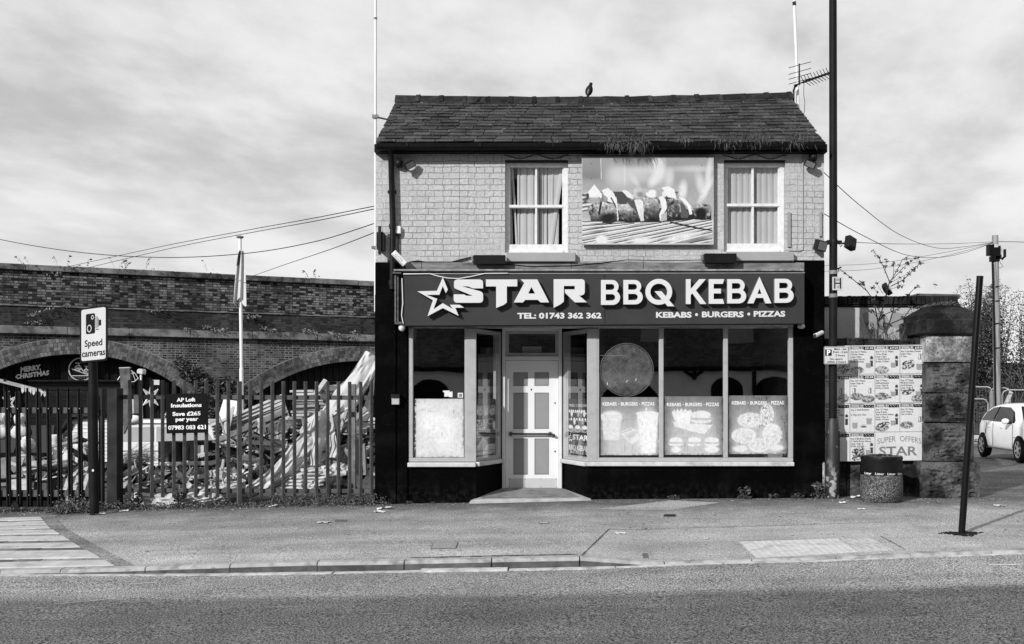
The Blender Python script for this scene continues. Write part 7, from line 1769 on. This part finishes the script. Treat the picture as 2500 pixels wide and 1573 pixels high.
for pts, r_ in br_:
    yv = 15.7 + rb.uniform(-.15, .15); q_ = [zc(x, y, yv) for x, y in pts]; m.tube(q_, [r_ * (1 - .6 * i / (len(q_) - 1)) for i in range(len(q_))], 6)
    for i, p_ in enumerate(q_[1:]):
        if i % 2 == 0 or rb.random() < .6: lf.leaves(p_, .035, rb.randint(5, 12), .034, rb, .1)
    for p0, p1 in zip(q_[:-1], q_[1:]):
        if rb.random() < .5: lf.leaves((p0 + p1) / 2, .03, 5, .03, rb)
m.build('stem', TWIG, t_, smooth=True); lf.build('foliage', LEAF, t_)
m = MB()
for _ in range(140):
    a = P(rb.uniform(2100, 2250), 835, 15.6); b = a + Vector((rb.gauss(0, .15), rb.uniform(-.1, .1), rb.uniform(.08, .42))); s_ = Vector((.003, 0, 0)); m.add([a - s_, a + s_, b], [(0, 1, 2)])
tag(m.build('dry_grass', M(.12, .8, .3)), 'dry grass on top of the stone wall', 'grass')

# menu board
t_ = thing('menu_board', 'big white board of printed meal deals on the stone wall', 'menu board', P(2134, 1124, 15.18))
fmn = quadframe(P(2014, 844.5, 15.17), P(2258, 841.5, 15.17), P(2014, 1127.5, 15.17), 240, 280)
m = MB(); m.fbox(fmn, 0, 240, 0, 280, -.02, 0); m.build('board', M(.6, .5, .05), t_)
cc = Canvas(240, 280, 280, .60, 8); cc.a *= 1 - .07 * cc.noise(50)
cw, chh = 60, 70
def food_pizza(x, y, rx, ry):
    rx, ry = rx * 1.12, ry * 1.15
    cc.ell(x, y, rx, ry, .42, .2); r_ = np.sqrt(((cc.X - x) / rx) ** 2 + ((cc.Y - y) / ry) ** 2); cc.mix((r_ < .95) * np.clip(cc.noise(2.6) * 2.6 - .7, 0, 1) * .9, .06)
def food_kebab(x, y, rx, ry, a_=-.25):
    rx, ry = rx * 1.15, ry * 1.2
    c_, q_ = math.cos(a_), math.sin(a_); r_ = np.sqrt((((cc.X - x) * c_ + (cc.Y - y) * q_) / rx) ** 2 + ((-(cc.X - x) * q_ + (cc.Y - y) * c_) / ry) ** 2); n_ = cc.noise(2.4); cc.mix((r_ < 1) * 1.0, .15); cc.mix((r_ < 1) * (n_ > .62), .55); cc.mix((r_ < 1) * (n_ < .38), .03)
def food_cup(x, y, w_, h_): cc.poly([(x - w_ / 2, y), (x + w_ / 2, y), (x + w_ * .4, y + h_), (x - w_ * .4, y + h_)], .28); cc.ell(x, y, w_ / 2, 1, .55, .4)
def food_can(x, y, h_=14): cc.rect(x - 3.8, y, x + 3.8, y + h_, .24); cc.line(x - 2, y + 2, x - 1, y + h_ - 3, 1.2, .75); cc.line(x + 2.6, y + 1, x + 2.6, y + h_ - 1, .8, .12)
def food_bottle(x, y): cc.ell(x, y + 3, 3.6, 5, .03, .3); cc.rect(x - 4, y + 5, x + 4, y + 10, .12); cc.rect(x - 3.4, y + 10, x + 3.4, y + 24, .035); cc.rect(x - 4, y + 5.5, x + 4, y + 9, .5)
def food_burger(x, y, s_=7): cc.ell(x, y, s_, s_ * .8, .45, .3); cc.ell(x, y + 1, s_ * .9, s_ * .3, .05, .5); cc.ell(x, y + s_ * .7, s_ * 1.1, s_ * .3, .6, .3)
for r_ in range(4):
    for k in range(4):
        x0_, y0_ = k * cw, r_ * chh
        if r_ == 3 and k > 1: continue
        cc.rect(x0_ + 1, y0_ + 2, x0_ + 34, y0_ + 10, .16); cc.rect(x0_ + 33, y0_ + 3, x0_ + 58, y0_ + 11.5, .01)
D = cw
for (r_, k, items) in [(0, 0, 'zp'), (0, 1, 'ZbC'), (0, 2, 'ZbC'), (0, 3, 'kkcn'), (1, 0, 'zcn'), (1, 1, 'nnZZ'), (1, 2, 'ggZbC'), (1, 3, 'kbCZ'), (2, 0, 'gbk'), (2, 1, 'cgcg'), (2, 2, 'ZkbC'), (2, 3, 'cnZ'), (3, 0, 'gk'), (3, 1, 'kkkbC')]:
    x, y = k * cw, r_ * chh
    for i, ch in enumerate(items):
        if ch == 'Z': food_pizza(x + 17 + (26 if i % 2 else 0), y + 60 - 3 * (i % 3), 15, 8)
        elif ch == 'z': food_pizza(x + 44, y + 58, 13, 9)
        elif ch == 'p': food_pizza(x + 46, y + 48, 12, 6)
        elif ch == 'b': food_bottle(x + 52, y + 28)
        elif ch == 'C': food_cup(x + 44, y + 42, 13, 13)
        elif ch == 'k': food_kebab(x + 20, y + 44 + 8.5 * i, 14, 5.5)
        elif ch == 'c': food_cup(x + 46 - (34 if i == 0 and r_ == 2 else 0), y + 46 - (10 if i == 2 and k == 1 else 0), 14, 15)
        elif ch == 'n': food_can(x + 38 + (10 if i % 2 else -28 if r_ == 1 and k == 1 else 0), y + 33 if r_ != 0 else y + 22)
        elif ch == 'g': food_burger(x + 15 + 18 * (i % 2) + (8 if k == 0 else 0), y + 50 + 6 * (i % 2))
for k in range(5): cc.line(k * cw, 0, k * cw, 280 if k != 3 else 210, .8, .18)
for r_ in range(5): cc.line(0, r_ * chh, 240, r_ * chh, .8, .18)
cc.a *= 1 - .2 * (cc.noise(1.8) - .4); cc.build('print', fmn, .001, t_)
m = MB(); mw = MB()
DEALS = {(0, 1): ('DEAL 2', '£21.50', ['Any 2x12" Pizzas,', 'Chicken Strips,', 'Large Chips,', '2 Garlic Dips &', 'Bottle of drink']), (0, 2): ('DEAL 3', '£19.50', ['Any 9" & 12" Pizzas,', 'Onion Rings,', 'Large Chips,', '2 Garlic Dips &', 'Bottle of drink']), (0, 3): ('DEAL 4', '£13.50', ['Any 2 medium Kebabs', 'Large Chips,', '2 Cans']),
 (1, 0): ('DEAL 5', '£13.50', ['Any 2 Burgers,', '2 Chips', '2 Cans']), (1, 1): ('DEAL 6', '£21.50', ['Any 3x9" Pizzas,', 'Large Chips &', '3 Cans']), (1, 2): ('DEAL 7', '', ['Any 9" Pizza,', '2xSmall Burger', 'Large Chips &', 'Bottle of drink']), (1, 3): ('DEAL 8', '', ['Any 12" Pizza,', 'Medium Kebab,', 'Small Burger,', 'Large Chips &', 'Bottle of drink']),
 (2, 0): ('DEAL 9', '', ['Any 2x9" Pizzas,', '2 Small Burgers,', 'Onion Rings, 2 Dips,', 'Large Chips &', 'Bottle of drink']), (2, 1): ('DEAL 10', '', ['Any 2 Small Burgers', '', '2 Chips & 2 Cans']), (2, 2): ('DEAL 11', '', ['Any 12" Pizza,', 'Large Kebab,', 'Any medium Kebab,', 'Large Chips &', 'Bottle of drink']), (2, 3): ('DEAL 12', '', ['Any 10" Pizza,', 'Small Chips &', 'Can of drink']),
 (3, 0): ('DEAL 13', '', []), (3, 1): ('DEAL 14', '', ['Any 3 Medium Kebabs', '9" Garlic Bread Cheese', 'Large Chips &', 'Bottle of Drink'])}
for (r_, k), (h_, pr_, ln) in DEALS.items():
    x, y = k * cw, r_ * chh
    put_text(mw, fmn, h_, x + 5, x + 30 + (len(h_) - 6) * 2, y + 8.6, 5, .01, .002, res=1)
    if pr_: put_text(mw, fmn, pr_, x + 36, x + 56, y + 9.3, 4.4, .03, .002, res=1)
    else:
        for i, w_ in enumerate([4, 2, 3.5, 3, 1.5, 3]): mw.fbox(fmn, x + 36 + i * 3.4, x + 36 + i * 3.4 + w_ * .55, y + 5.5 + 1.6 * (i % 2), y + 6.6 + 1.8 * ((i * 3) % 2), .002, .0025)
    for i, s_ in enumerate(ln):
        if s_: put_text(m, fmn, s_, x + 2, (min(.95, 55 / (len(s_) * 2.72))), y + 17.5 + 6 * i, 3.8, .022, .002, align='left', res=1)
m.build('lettering', M(.02, .6), t_); mw.build('price_lettering', M(.7, .6), t_)
m = MB(); put_text(m, fmn, 'STAR', 130, 222, 267, 21, .02, .002)
def bent(u, v, d=0.0): return fmn(u, v + ((u - 178) / 52) ** 2 * 6.5, d)
put_text(m, bent, 'SUPER', 126, 170, 233, 13, .0, .002); put_text(m, bent, 'OFFERS', 180, 231, 233, 13, .0, .002); m.build('slogan', M(.16, .6), t_)

# litter bin
gb = G(2152, 1224); t_ = thing('litter_bin', 'round pebble dash litter bin with black rim and bag', 'litter bin', gb); sc_ = gb.y / F; rb_ = 50 * sc_
def pebble():
    m_, t, b = newmat('pebble_dash'); p = pos(t); vo = N(t, 'ShaderNodeTexVoronoi', inp={'Vector': p, 'Scale': 62.0}); rv = N(t, 'ShaderNodeRGBToBW', inp={0: vo.outputs['Color']}).outputs[0]
    v = mth(t, 'MULTIPLY', mrange(t, rv, .2, .8, .05, .36), mrange(t, vo.outputs['Distance'], .2, .6, 1.0, .25)); v = mth(t, 'MULTIPLY', v, mrange(t, nz(t, p, 3.0, 4.0), .35, .65, .55, 1.3))
    setcol(t, b, v); b.inputs['Roughness'].default_value = .8; setbump(t, b, mth(t, 'SUBTRACT', 1.0, vo.outputs['Distance']), .012); return m_
h_ = lambda v: (1224 - v) * sc_
m = MB(); m.lathe([(rb_ * .92, 0), (rb_ * .99, .03), (rb_ * 1.0, h_(1180)), (rb_ * .98, h_(1158))], gb, 40); m.build('body', pebble(), t_, smooth=True)
m = MB(); m.lathe([(rb_ * .99, h_(1158)), (rb_ * .99, h_(1149))], gb, 40); m.build('band', BLACK, t_, smooth=True)
m = MB(); m.lathe([(rb_ * 1.0, h_(1149)), (rb_ * 1.01, h_(1142)), (rb_ * .97, h_(1124)), (rb_ * 1.0, h_(1117)), (rb_ * .96, h_(1113)), (rb_ * .88, h_(1114)), (rb_ * .80, h_(1125)), (rb_ * .8, h_(1150))], gb, 40); m.build('rim', M(.018, .35, .3, 9.0, spec=.5), t_, smooth=True)
m = MB(); m.tube([gb + Vector((rb_ * .87 * math.cos(i * .157), rb_ * .87 * math.sin(i * .157), h_(1117) + .02 * noise.noise(Vector((i * .7, 0, 3))))) for i in range(41)], .03, 8, wr=.6, ws=18); m.lathe([(rb_ * .84, h_(1118)), (rb_ * .5, h_(1140)), (0, h_(1145))], gb, 24); m.build('bag', M(.015, .18, .3, spec=.7), t_, smooth=True)
m = MB()
for an in (-1.05, -.45, .12, .68):
    def cfb(u, v, d=0.0, an=an): q_ = an + u / rb_; return gb + Vector(((rb_ * .995 + d) * math.sin(q_), -(rb_ * .995 + d) * math.cos(q_), h_(1156.2) - v))
    put_text(m, cfb, 'Litter', -.05, .075, 0, .030, .015, .002, res=2)
m.build('lettering', M(.72, .5), t_)
# leaning pole
gp_ = G(2347, 1303); t_ = thing('leaning_pole', 'plain black metal pole leaning to the right at the pavement edge', 'pole', gp_)
top = P(2392.5, 676, gp_.y + .05); m = MB(); m.tube([gp_ - Vector((0, 0, .05)), top], .0375, 22); m.build('tube', M(.012, .33, .2, 6.0, spec=.5), t_, smooth=True)
m = MB(); dct = (top - gp_).normalized(); m.tube([top, top + dct * .006], .039, 22); m.build('cap', M(.02, .4), t_)
m = MB(); rb = random.Random(8)
for _ in range(420):
    a_ = rb.uniform(0, 6.28); r_ = (.15 + .05 * math.sin(a_ * 3) + .03 * math.sin(a_ * 7)) * math.sqrt(rb.random()); x_, y_ = gp_.x + r_ * math.cos(a_) * 1.25, gp_.y + r_ * math.sin(a_) - .02; m.ball((x_, y_, pz(x_, y_) + .006 - r_ * .02), (.016 * rb.uniform(.5, 1.2), .014, .008), 5, 3)
m.build('loose_tarmac', M(.035, .8, .4, 60.0), t_)
# telegraph pole
Yp = 34.0; t_ = thing('telegraph_pole', 'wooden telegraph pole with dark junction boxes at the top', 'telegraph pole', P(2433, 1092, Yp))
m = MB(); m.tube([P(2436, 1092, Yp), P(2432, 760, Yp), P(2429.5, 575, Yp)], [.125, .115, .10], 16); m.build('pole', M(.26, .85, .25, 3.0, stain=.25, stretch=(6.0, 6.0, .6)), t_, smooth=True)
m = MB(); f_ = frame(Yp - .15); m.fbox(f_, 2415, 2433, 597, 623, -.25, .0); m.fbox(f_, 2432, 2446, 600, 632, -.2, -.02); m.fbox(f_, 2421, 2442, 625, 638, -.2, -.02); m.tube([f_(2446, 633), f_(2453, 627), f_(2453, 609)], .05, 8); m.tube([f_(2441, 640), f_(2449, 652), f_(2440, 654)], .012, 5); m.build('junction_box', M(.015, .5, .3), t_, bevel=.02)
m = MB(); m.fbox(f_, 2427.5, 2436.5, 597, 604, .001, .02); m.fbox(f_, 2444, 2448, 599, 622, -.1, -.01); m.build('plate', M(.5, .5), t_)
m = MB(); m.tube([P(2423, 640, Yp - .13), P(2427, 800, Yp - .13), P(2430, 1000, Yp - .13)], .035, 6)
for v_ in (700, 735, 790, 850): m.tube([P(2430, v_, Yp - .14), P(2441, v_ - 1, Yp - .14)], .015, 5)
m.build('riser_cable', CABLE, t_)
# cables on the right
cable([(2008, 418, 15.4), (2100, 502, 18), (2200, 575, 23), (2290, 606, 28), (2360, 602, 31.5), (2424, 592, 33.9)], 'upper right cable sagging from shop eaves to telegraph pole', .007)
cable([(2008, 520, 15.4), (2110, 577, 18.5), (2210, 622, 23), (2290, 629, 28), (2360, 616, 31.5), (2424, 593, 33.9)], 'lower right cable sagging from shop wall to telegraph pole', .007)
cable([(2060, 591, 16), (2200, 596, 23), (2330, 595, 29), (2424, 591, 33.9)], 'level cable from lamp post towards the telegraph pole', .006)
cable([(2438, 590, 33.9), (2500, 591.5, 33), (2620, 596, 32), (3000, 585, 30)], 'short cable leaving the telegraph pole to the right', .010)
cable([(1700, 655, 44), (2008, 649, 40), (2150, 642, 38), (2300, 618, 36), (2424, 593, 34.1)], 'faint distant cable meeting the telegraph pole', .007)
cable([(1700, 668, 44), (2008, 663, 40), (2150, 655, 38), (2300, 627, 36), (2424, 594, 34.1)], 'lowest faint distant cable meeting the telegraph pole', .007)
# embankment wall and bushes
t_ = thing('embankment_wall', 'dark overgrown brick retaining wall behind the fence panels', 'wall', (17, 38.5, 0))
m = MB(); m.box(11.5, 34, 38.5, 39.2, -.2, 3.0); m.build('wall', brick('dark_brick', .015, .05, .03, .235, .078, .01, patch=.5), t_)
m = MB(); rb = random.Random(12)
for _ in range(6500):
    x_ = rb.uniform(14.5, 26); z_ = rb.uniform(.9, 3.5); 
    if x_ > 17.2 and z_ < 1.9: continue
    m.leaves((x_, 38.3 + rb.uniform(-.25, .2), z_), .05, 1, .085, rb)
for _ in range(90):
    x_ = rb.uniform(14.6, 20); a = Vector((x_, 38.2, rb.uniform(1.8, 3.3))); b = a + Vector((rb.uniform(-.5, .5), -.3, rb.uniform(-.9, .1))); m.tube([a, (a + b) / 2 + Vector((0, -.1, .1)), b], .012, 4)
m.build('ivy', LEAF, t_)
def shrub(x, y, z, wx, hz, n, label, sd, lean=0.0):
    t_ = thing('shrub', label, 'bush', (x, y, z), 'bushes above the embankment wall'); rb = random.Random(sd); st = MB(); lf = MB()
    for k in range(56):
        a = Vector((x + rb.uniform(-wx, wx) * .6, y + rb.uniform(-.5, .5), z)); tp_ = Vector((a.x + rb.uniform(-.5, .5) + lean, a.y + rb.uniform(-.3, .3), z + hz * rb.uniform(.6, 1.05) * (1 - .25 * abs(a.x - x) / wx)))
        md_ = (a + tp_) / 2 + Vector((rb.uniform(-.2, .2), 0, .1)); q_ = [a, md_, tp_, tp_ + Vector((rb.uniform(-.18, .18), 0, .05))]; st.tube(q_, [.016, .010, .006, .003], 4)
        nl = int(n / 56 * 3.8)
        for _ in range(nl):
            s = rb.random() ** .7; p_ = a.lerp(md_, s * 2) if s < .5 else md_.lerp(tp_, s * 2 - 1); lf.leaves(p_ + Vector((rb.gauss(0, .12), rb.gauss(0, .15), rb.gauss(0, .1))), .03, 1, .062 * (1.15 - .4 * s), rb)
        lf.leaves(q_[-1], (.12, .05, .04), 8, .045, rb)
    st.build('stem', TWIG, t_); lf.build('foliage', M(.065, .7, .3, 9.0, island=.35), t_)
shrub(16.0, 38.0, 2.4, 1.0, 2.7, 1500, 'thin grassy bush left of the telegraph pole', 21); shrub(17.6, 39.6, 2.8, 1.2, 3.5, 2600, 'dense bush right behind the telegraph pole', 22); shrub(19.3, 38.6, 2.6, 1.3, 3.4, 2600, 'tall leafy bush at the right edge of the photo', 23); shrub(21.6, 39.0, 2.6, 1.4, 3.2, 1500, 'bush just outside the right edge', 24)
# heras panels
def heras(p0, p1, h_, label):
    t_ = thing('mesh_fence_panel', label, 'fence panel', (p0 + p1) / 2, 'temporary mesh fence panels'); m = MB(); z_ = Vector((0, 0, h_)); d = (p1 - p0).normalized()
    r_ = .16; m.tube([p0, p0 + z_ - Vector((0, 0, r_)), p0 + z_ + d * r_ * .3 - Vector((0, 0, r_ * .3)), p0 + z_ + d * r_, p1 + z_ - d * r_, p1 + z_ - d * r_ * .3 - Vector((0, 0, r_ * .3)), p1 + z_ - Vector((0, 0, r_)), p1], .024, 8)
    m.tube([p0 + Vector((0, 0, .12)), p1 + Vector((0, 0, .12))], .02, 8); m.build('frame', M(.42, .4, .1, metal=.4), t_, smooth=True)
    m = MB(); L_ = (p1 - p0).length; k = int(L_ / .10)
    for i in range(1, k): m.tube([p0 + d * (L_ * i / k) + Vector((0, 0, .12)), p0 + d * (L_ * i / k) + Vector((0, 0, h_ - .05))], .003, 3, cap=False)
    for z1_ in (.5, 1.0, 1.5): m.tube([p0 + Vector((0, 0, z1_)), p1 + Vector((0, 0, z1_))], .005, 3, cap=False)
    m.build('mesh', M(.10, .5, .1), t_)
hp = lambda u, Y_: Vector((FX(u, Y_), Y_, -.03))
heras(hp(2330, 33.5), hp(2412, 33.2), 1.62, 'mesh fence panel nearest the stone pier'); heras(hp(2418, 34.4), hp(2466, 34.0), 2.0, 'mesh fence panel around the telegraph pole'); heras(hp(2447, 33.0), hp(2560, 32.6), 1.92, 'mesh fence panel above the white car'); heras(hp(2340, 36.0), hp(2422, 35.2), 2.05, 'rear mesh fence panel behind the pier')
m = MB(); m.plank(P(2455, 988, 33.0), P(2469, 957, 33.2), .12, .04); tag(m.build('fence_brace', M(.42, .6, .1)), 'pale slanted brace of the fence panel above the car', 'brace')
m = MB()
for u_ in (2345, 2378): m.cbox(P(u_, 1068, 33.4), (.7, .25, .14))
tag(m.build('concrete_block', M(.4, .8, .2), bevel=.02), 'pale block feet under the mesh fence panels', 'block')

# white hatchback
cd = Vector((-.083, -.9966, 0)); cn = Vector((-.9966, .083, 0)); W0 = P(2404, 1113, 27.2); gz = W0.z
co = W0 - cd * .62 - cn * .80; co.z = gz
def CP(l, w, z): return co + cd * l + cn * w + Vector((0, 0, z))
ct = thing('parked_car', 'small white hatchback car parked at the right edge', 'car', co + cd * 2)
ST = [(0, .66, .42, .80, .86), (.05, .74, .36, .84, .96), (.18, .80, .30, .93, 1.10), (.42, .84, .24, .98, 1.30), (.75, .86, .20, .99, 1.41), (1.3, .87, .19, .97, 1.46), (2.0, .87, .19, .955, 1.455), (2.5, .87, .19, .945, 1.37), (2.9, .865, .19, .94, 1.13), (3.15, .86, .20, .92, .98), (3.5, .82, .22, .84, .87), (3.8, .72, .28, .72, .76), (3.95, .55, .34, .6, .64)]
m = MB(); ringn = 0; vs = []
for l, hw, zb_, zbelt, zt_ in ST:
    cab = max(0, min(1, (zt_ - zbelt) / .45)); tw = hw * (1 - .28 * cab) if cab > .1 else hw * .86
    half = [(hw * .90, zb_), (hw * .985, zb_ + .10), (hw, zb_ + (zbelt - zb_) * .55), (hw * .985, zbelt - .04), (hw * .955, zbelt), (tw + .02 * cab, zt_ - .07 * cab - .01), (tw * .86, zt_ - .008), (tw * .45, zt_ + .012)]
    rg = [CP(l, w, z) for w, z in half] + [CP(l, -w, z) for w, z in reversed(half)]; ringn = len(rg); vs += rg
fs = [(k * ringn + i, k * ringn + (i + 1) % ringn, (k + 1) * ringn + (i + 1) % ringn, (k + 1) * ringn + i) for k in range(len(ST) - 1) for i in range(ringn)] + [tuple(reversed(range(ringn))), tuple((len(ST) - 1) * ringn + i for i in range(ringn))]
m.add(vs, fs); o = m.build('body', M(.80, .25, .02, spec=.5), ct, smooth=True); md = o.modifiers.new('s', 'SUBSURF'); md.levels = md.render_levels = 2
def cside(l, z, off=.012):
    L_ = [s[0] for s in ST]; hw, zb2, zt2 = (interp(l, L_, [s[k] for s in ST]) for k in (1, 3, 4)); cab = max(0, min(1, (zt2 - zb2) / .45)); tw = hw * (1 - .28 * cab) + .02
    k = max(0, min(1, (z - zb2) / max(.05, zt2 - .07 - zb2))); return CP(l, hw * .955 * (1 - k) + tw * k + off, z)
GLC = M(.006, .08, .1, spec=.3)
for pts in ([(.40, .99), (.62, 1.22), (.95, 1.335), (1.38, 1.365), (1.30, .985)], [(1.46, .98), (1.50, 1.365), (2.05, 1.355), (2.45, 1.24), (2.78, 1.03), (2.80, .965)]):
    m = MB(); n_ = len(pts); m.add([cside(l, z, .014) for l, z in pts] + [cside(l, z, -.03) for l, z in pts], [tuple(range(n_))] + [(i, (i + 1) % n_, n_ + (i + 1) % n_, n_ + i) for i in range(n_)]); m.build('side_window', GLC, ct)
m = MB(); m.add([CP(2.52, -.55, 1.385), CP(2.52, .55, 1.385), CP(3.06, .70, 1.045), CP(3.06, -.70, 1.045)], [(0, 1, 2, 3)]); m.build('windscreen', GLC, ct)
m = MB()
for a, b in (((1.40, .975), (1.43, 1.37)), ((2.75, .97), (2.45, 1.25))): m.plank(cside(a[0], a[1], .016), cside(b[0], b[1], .016), .05, .012, cn)
m.build('pillar', BLACK, ct)
for l in (.62, 3.16):
    wt = thing  # wheels: tyre with rim
    Rm = Matrix((cd, Vector((0, 0, 1)), cn)).transposed(); c_ = CP(l, .80, .305)
    m = MB(); m.lathe([(.345, -.02), (.35, .062), (.0, .064)], c_, 28, Rm); ar = m.build('wheel_arch', M(.008, .9), ct)
    m = MB(); m.lathe([(.20, .085), (.27, .10), (.30, .085), (.305, .03), (.305, -.1)], c_, 28, Rm); w_ = m.build('wheel', M(.02, .7, .2), ct, smooth=True)
    m = MB(); m.lathe([(.205, .07), (.205, .088), (.185, .086), (.18, .07)], c_, 28, Rm); m.f = [f for f in m.f if len(f) == 4]; m.m = [0] * len(m.f)
    for k in range(6):
        a_ = k * math.pi / 3 + .3; e1 = c_ + Rm @ Vector((.03 * math.cos(a_), .03 * math.sin(a_), .083)); e2 = c_ + Rm @ Vector((.19 * math.cos(a_), .19 * math.sin(a_), .083)); m.plank(e1, e2, .055, .012, cn)
    m.lathe([(.05, .08), (.04, .092), (0, .092)], c_, 14, Rm); m.build('rim', M(.5, .25, .05, metal=.6), w_)
m = MB(); p_ = CP(2.62, .98, 1.0); m.ball(p_, (.10, .075, .075), 14, 10); m.build('mirror', M(.80, .25, .02, spec=.5), ct, smooth=True)
m = MB(); m.plank(CP(2.66, .84, .965), CP(2.64, .96, .965), .06, .05); m.build('mirror_arm', BLACK, ct)
for l in (1.12, 2.02): m = MB(); m.ball(cside(l, .83, .035), (.02, .09, .022), 10, 6); m.build('door_handle', M(.78, .25, .02), ct, smooth=True)
m = MB(); m.add([cside(.06, .70, .012), cside(.22, .74, .012), cside(.30, .96, .012), cside(.12, .93, .012)], [(0, 1, 2, 3)]); m.build('tail_lamp', M(.10, .2, .1, spec=.5), ct)
m = MB()
for l in (1.42, 2.78): m.plank(CP(l, .872, .32), CP(l, .862, .93), .008, .012, cn)
m.plank(CP(.95, .86, .27), CP(2.85, .86, .27), .02, .02, cn); m.plank(CP(.80, .872, .50), CP(.98, .868, .95), .008, .012, cn); m.plank(CP(.05, .735, .60), CP(3.0, .872, .60), .006, .004, cn); m.build('door_gap', M(.07, .6), ct)

# ================================================================ ACROSS THE STREET (behind the camera; shades the road and shows in the glass)
t_ = thing('terrace_building', 'long brick terrace across the street mirrored in the shop glass', 'building', (0, -7, 0))
m = MB(); m.box(-45, 45, -15, -7, -.3, 9.75); m.build('wall', brick('terrace_brick', .05, .16, .12, .235, .078, .01, patch=.3), t_)
m = MB(); m.box(-14, 16, -7 , -6.93, .6, 2.62); m.build('white_band', M(.78, .7, .06), t_)
m = MB()
for x_, hw, zt_ in ((3.1, 1.25, 2.2), (6.7, .62, 2.4), (8.55, .72, 2.45), (-1.5, .8, 2.3), (-4.5, .8, 2.3)):
    pts = [(x_ - hw, .0), (x_ - hw, zt_ - hw * .8)] + [(x_ - hw * math.cos(k * .314), zt_ - hw * .8 + hw * .8 * math.sin(k * .314)) for k in range(1, 10)] + [(x_ + hw, zt_ - hw * .8), (x_ + hw, 0)]
    n_ = len(pts); m.add([(x, -6.90, z) for x, z in pts] + [(x, -6.95, z) for x, z in pts], [tuple(range(n_))] + [(i, (i + 1) % n_, n_ + (i + 1) % n_, n_ + i) for i in range(n_)])
m.build('arched_door', M(.012, .5), t_)
m = MB(); m.box(5.40, 5.52, -6.93, -6.6, 2.3, 2.7); m.plank((5.1, -6.9, 2.62), (5.46, -6.9, 2.38), .1, .1); m.plank((5.82, -6.9, 2.62), (5.46, -6.9, 2.38), .1, .1); m.box(-14, 16, -6.94, -6.7, 2.66, 2.8); m.box(7.7, 7.85, -6.93, -6.8, .6, 2.6); m.build('timber_bracket', M(.02, .6), t_)
for x_ in (-9, -5.5, -2, 1.0, 3.9, 7.2, 10.5, 14):
    for z_ in (3.7, 6.6): m = MB(); m.box(x_ - .5, x_ + .5, -7.0, -6.95, z_, z_ + 1.5); m.build('window', M(.22, .15, .1, spec=.5), t_)
m = MB(); m.box(-45, 45, -15.2, -6.85, 9.76, 9.9); m.build('parapet', M(.2, .8), t_)
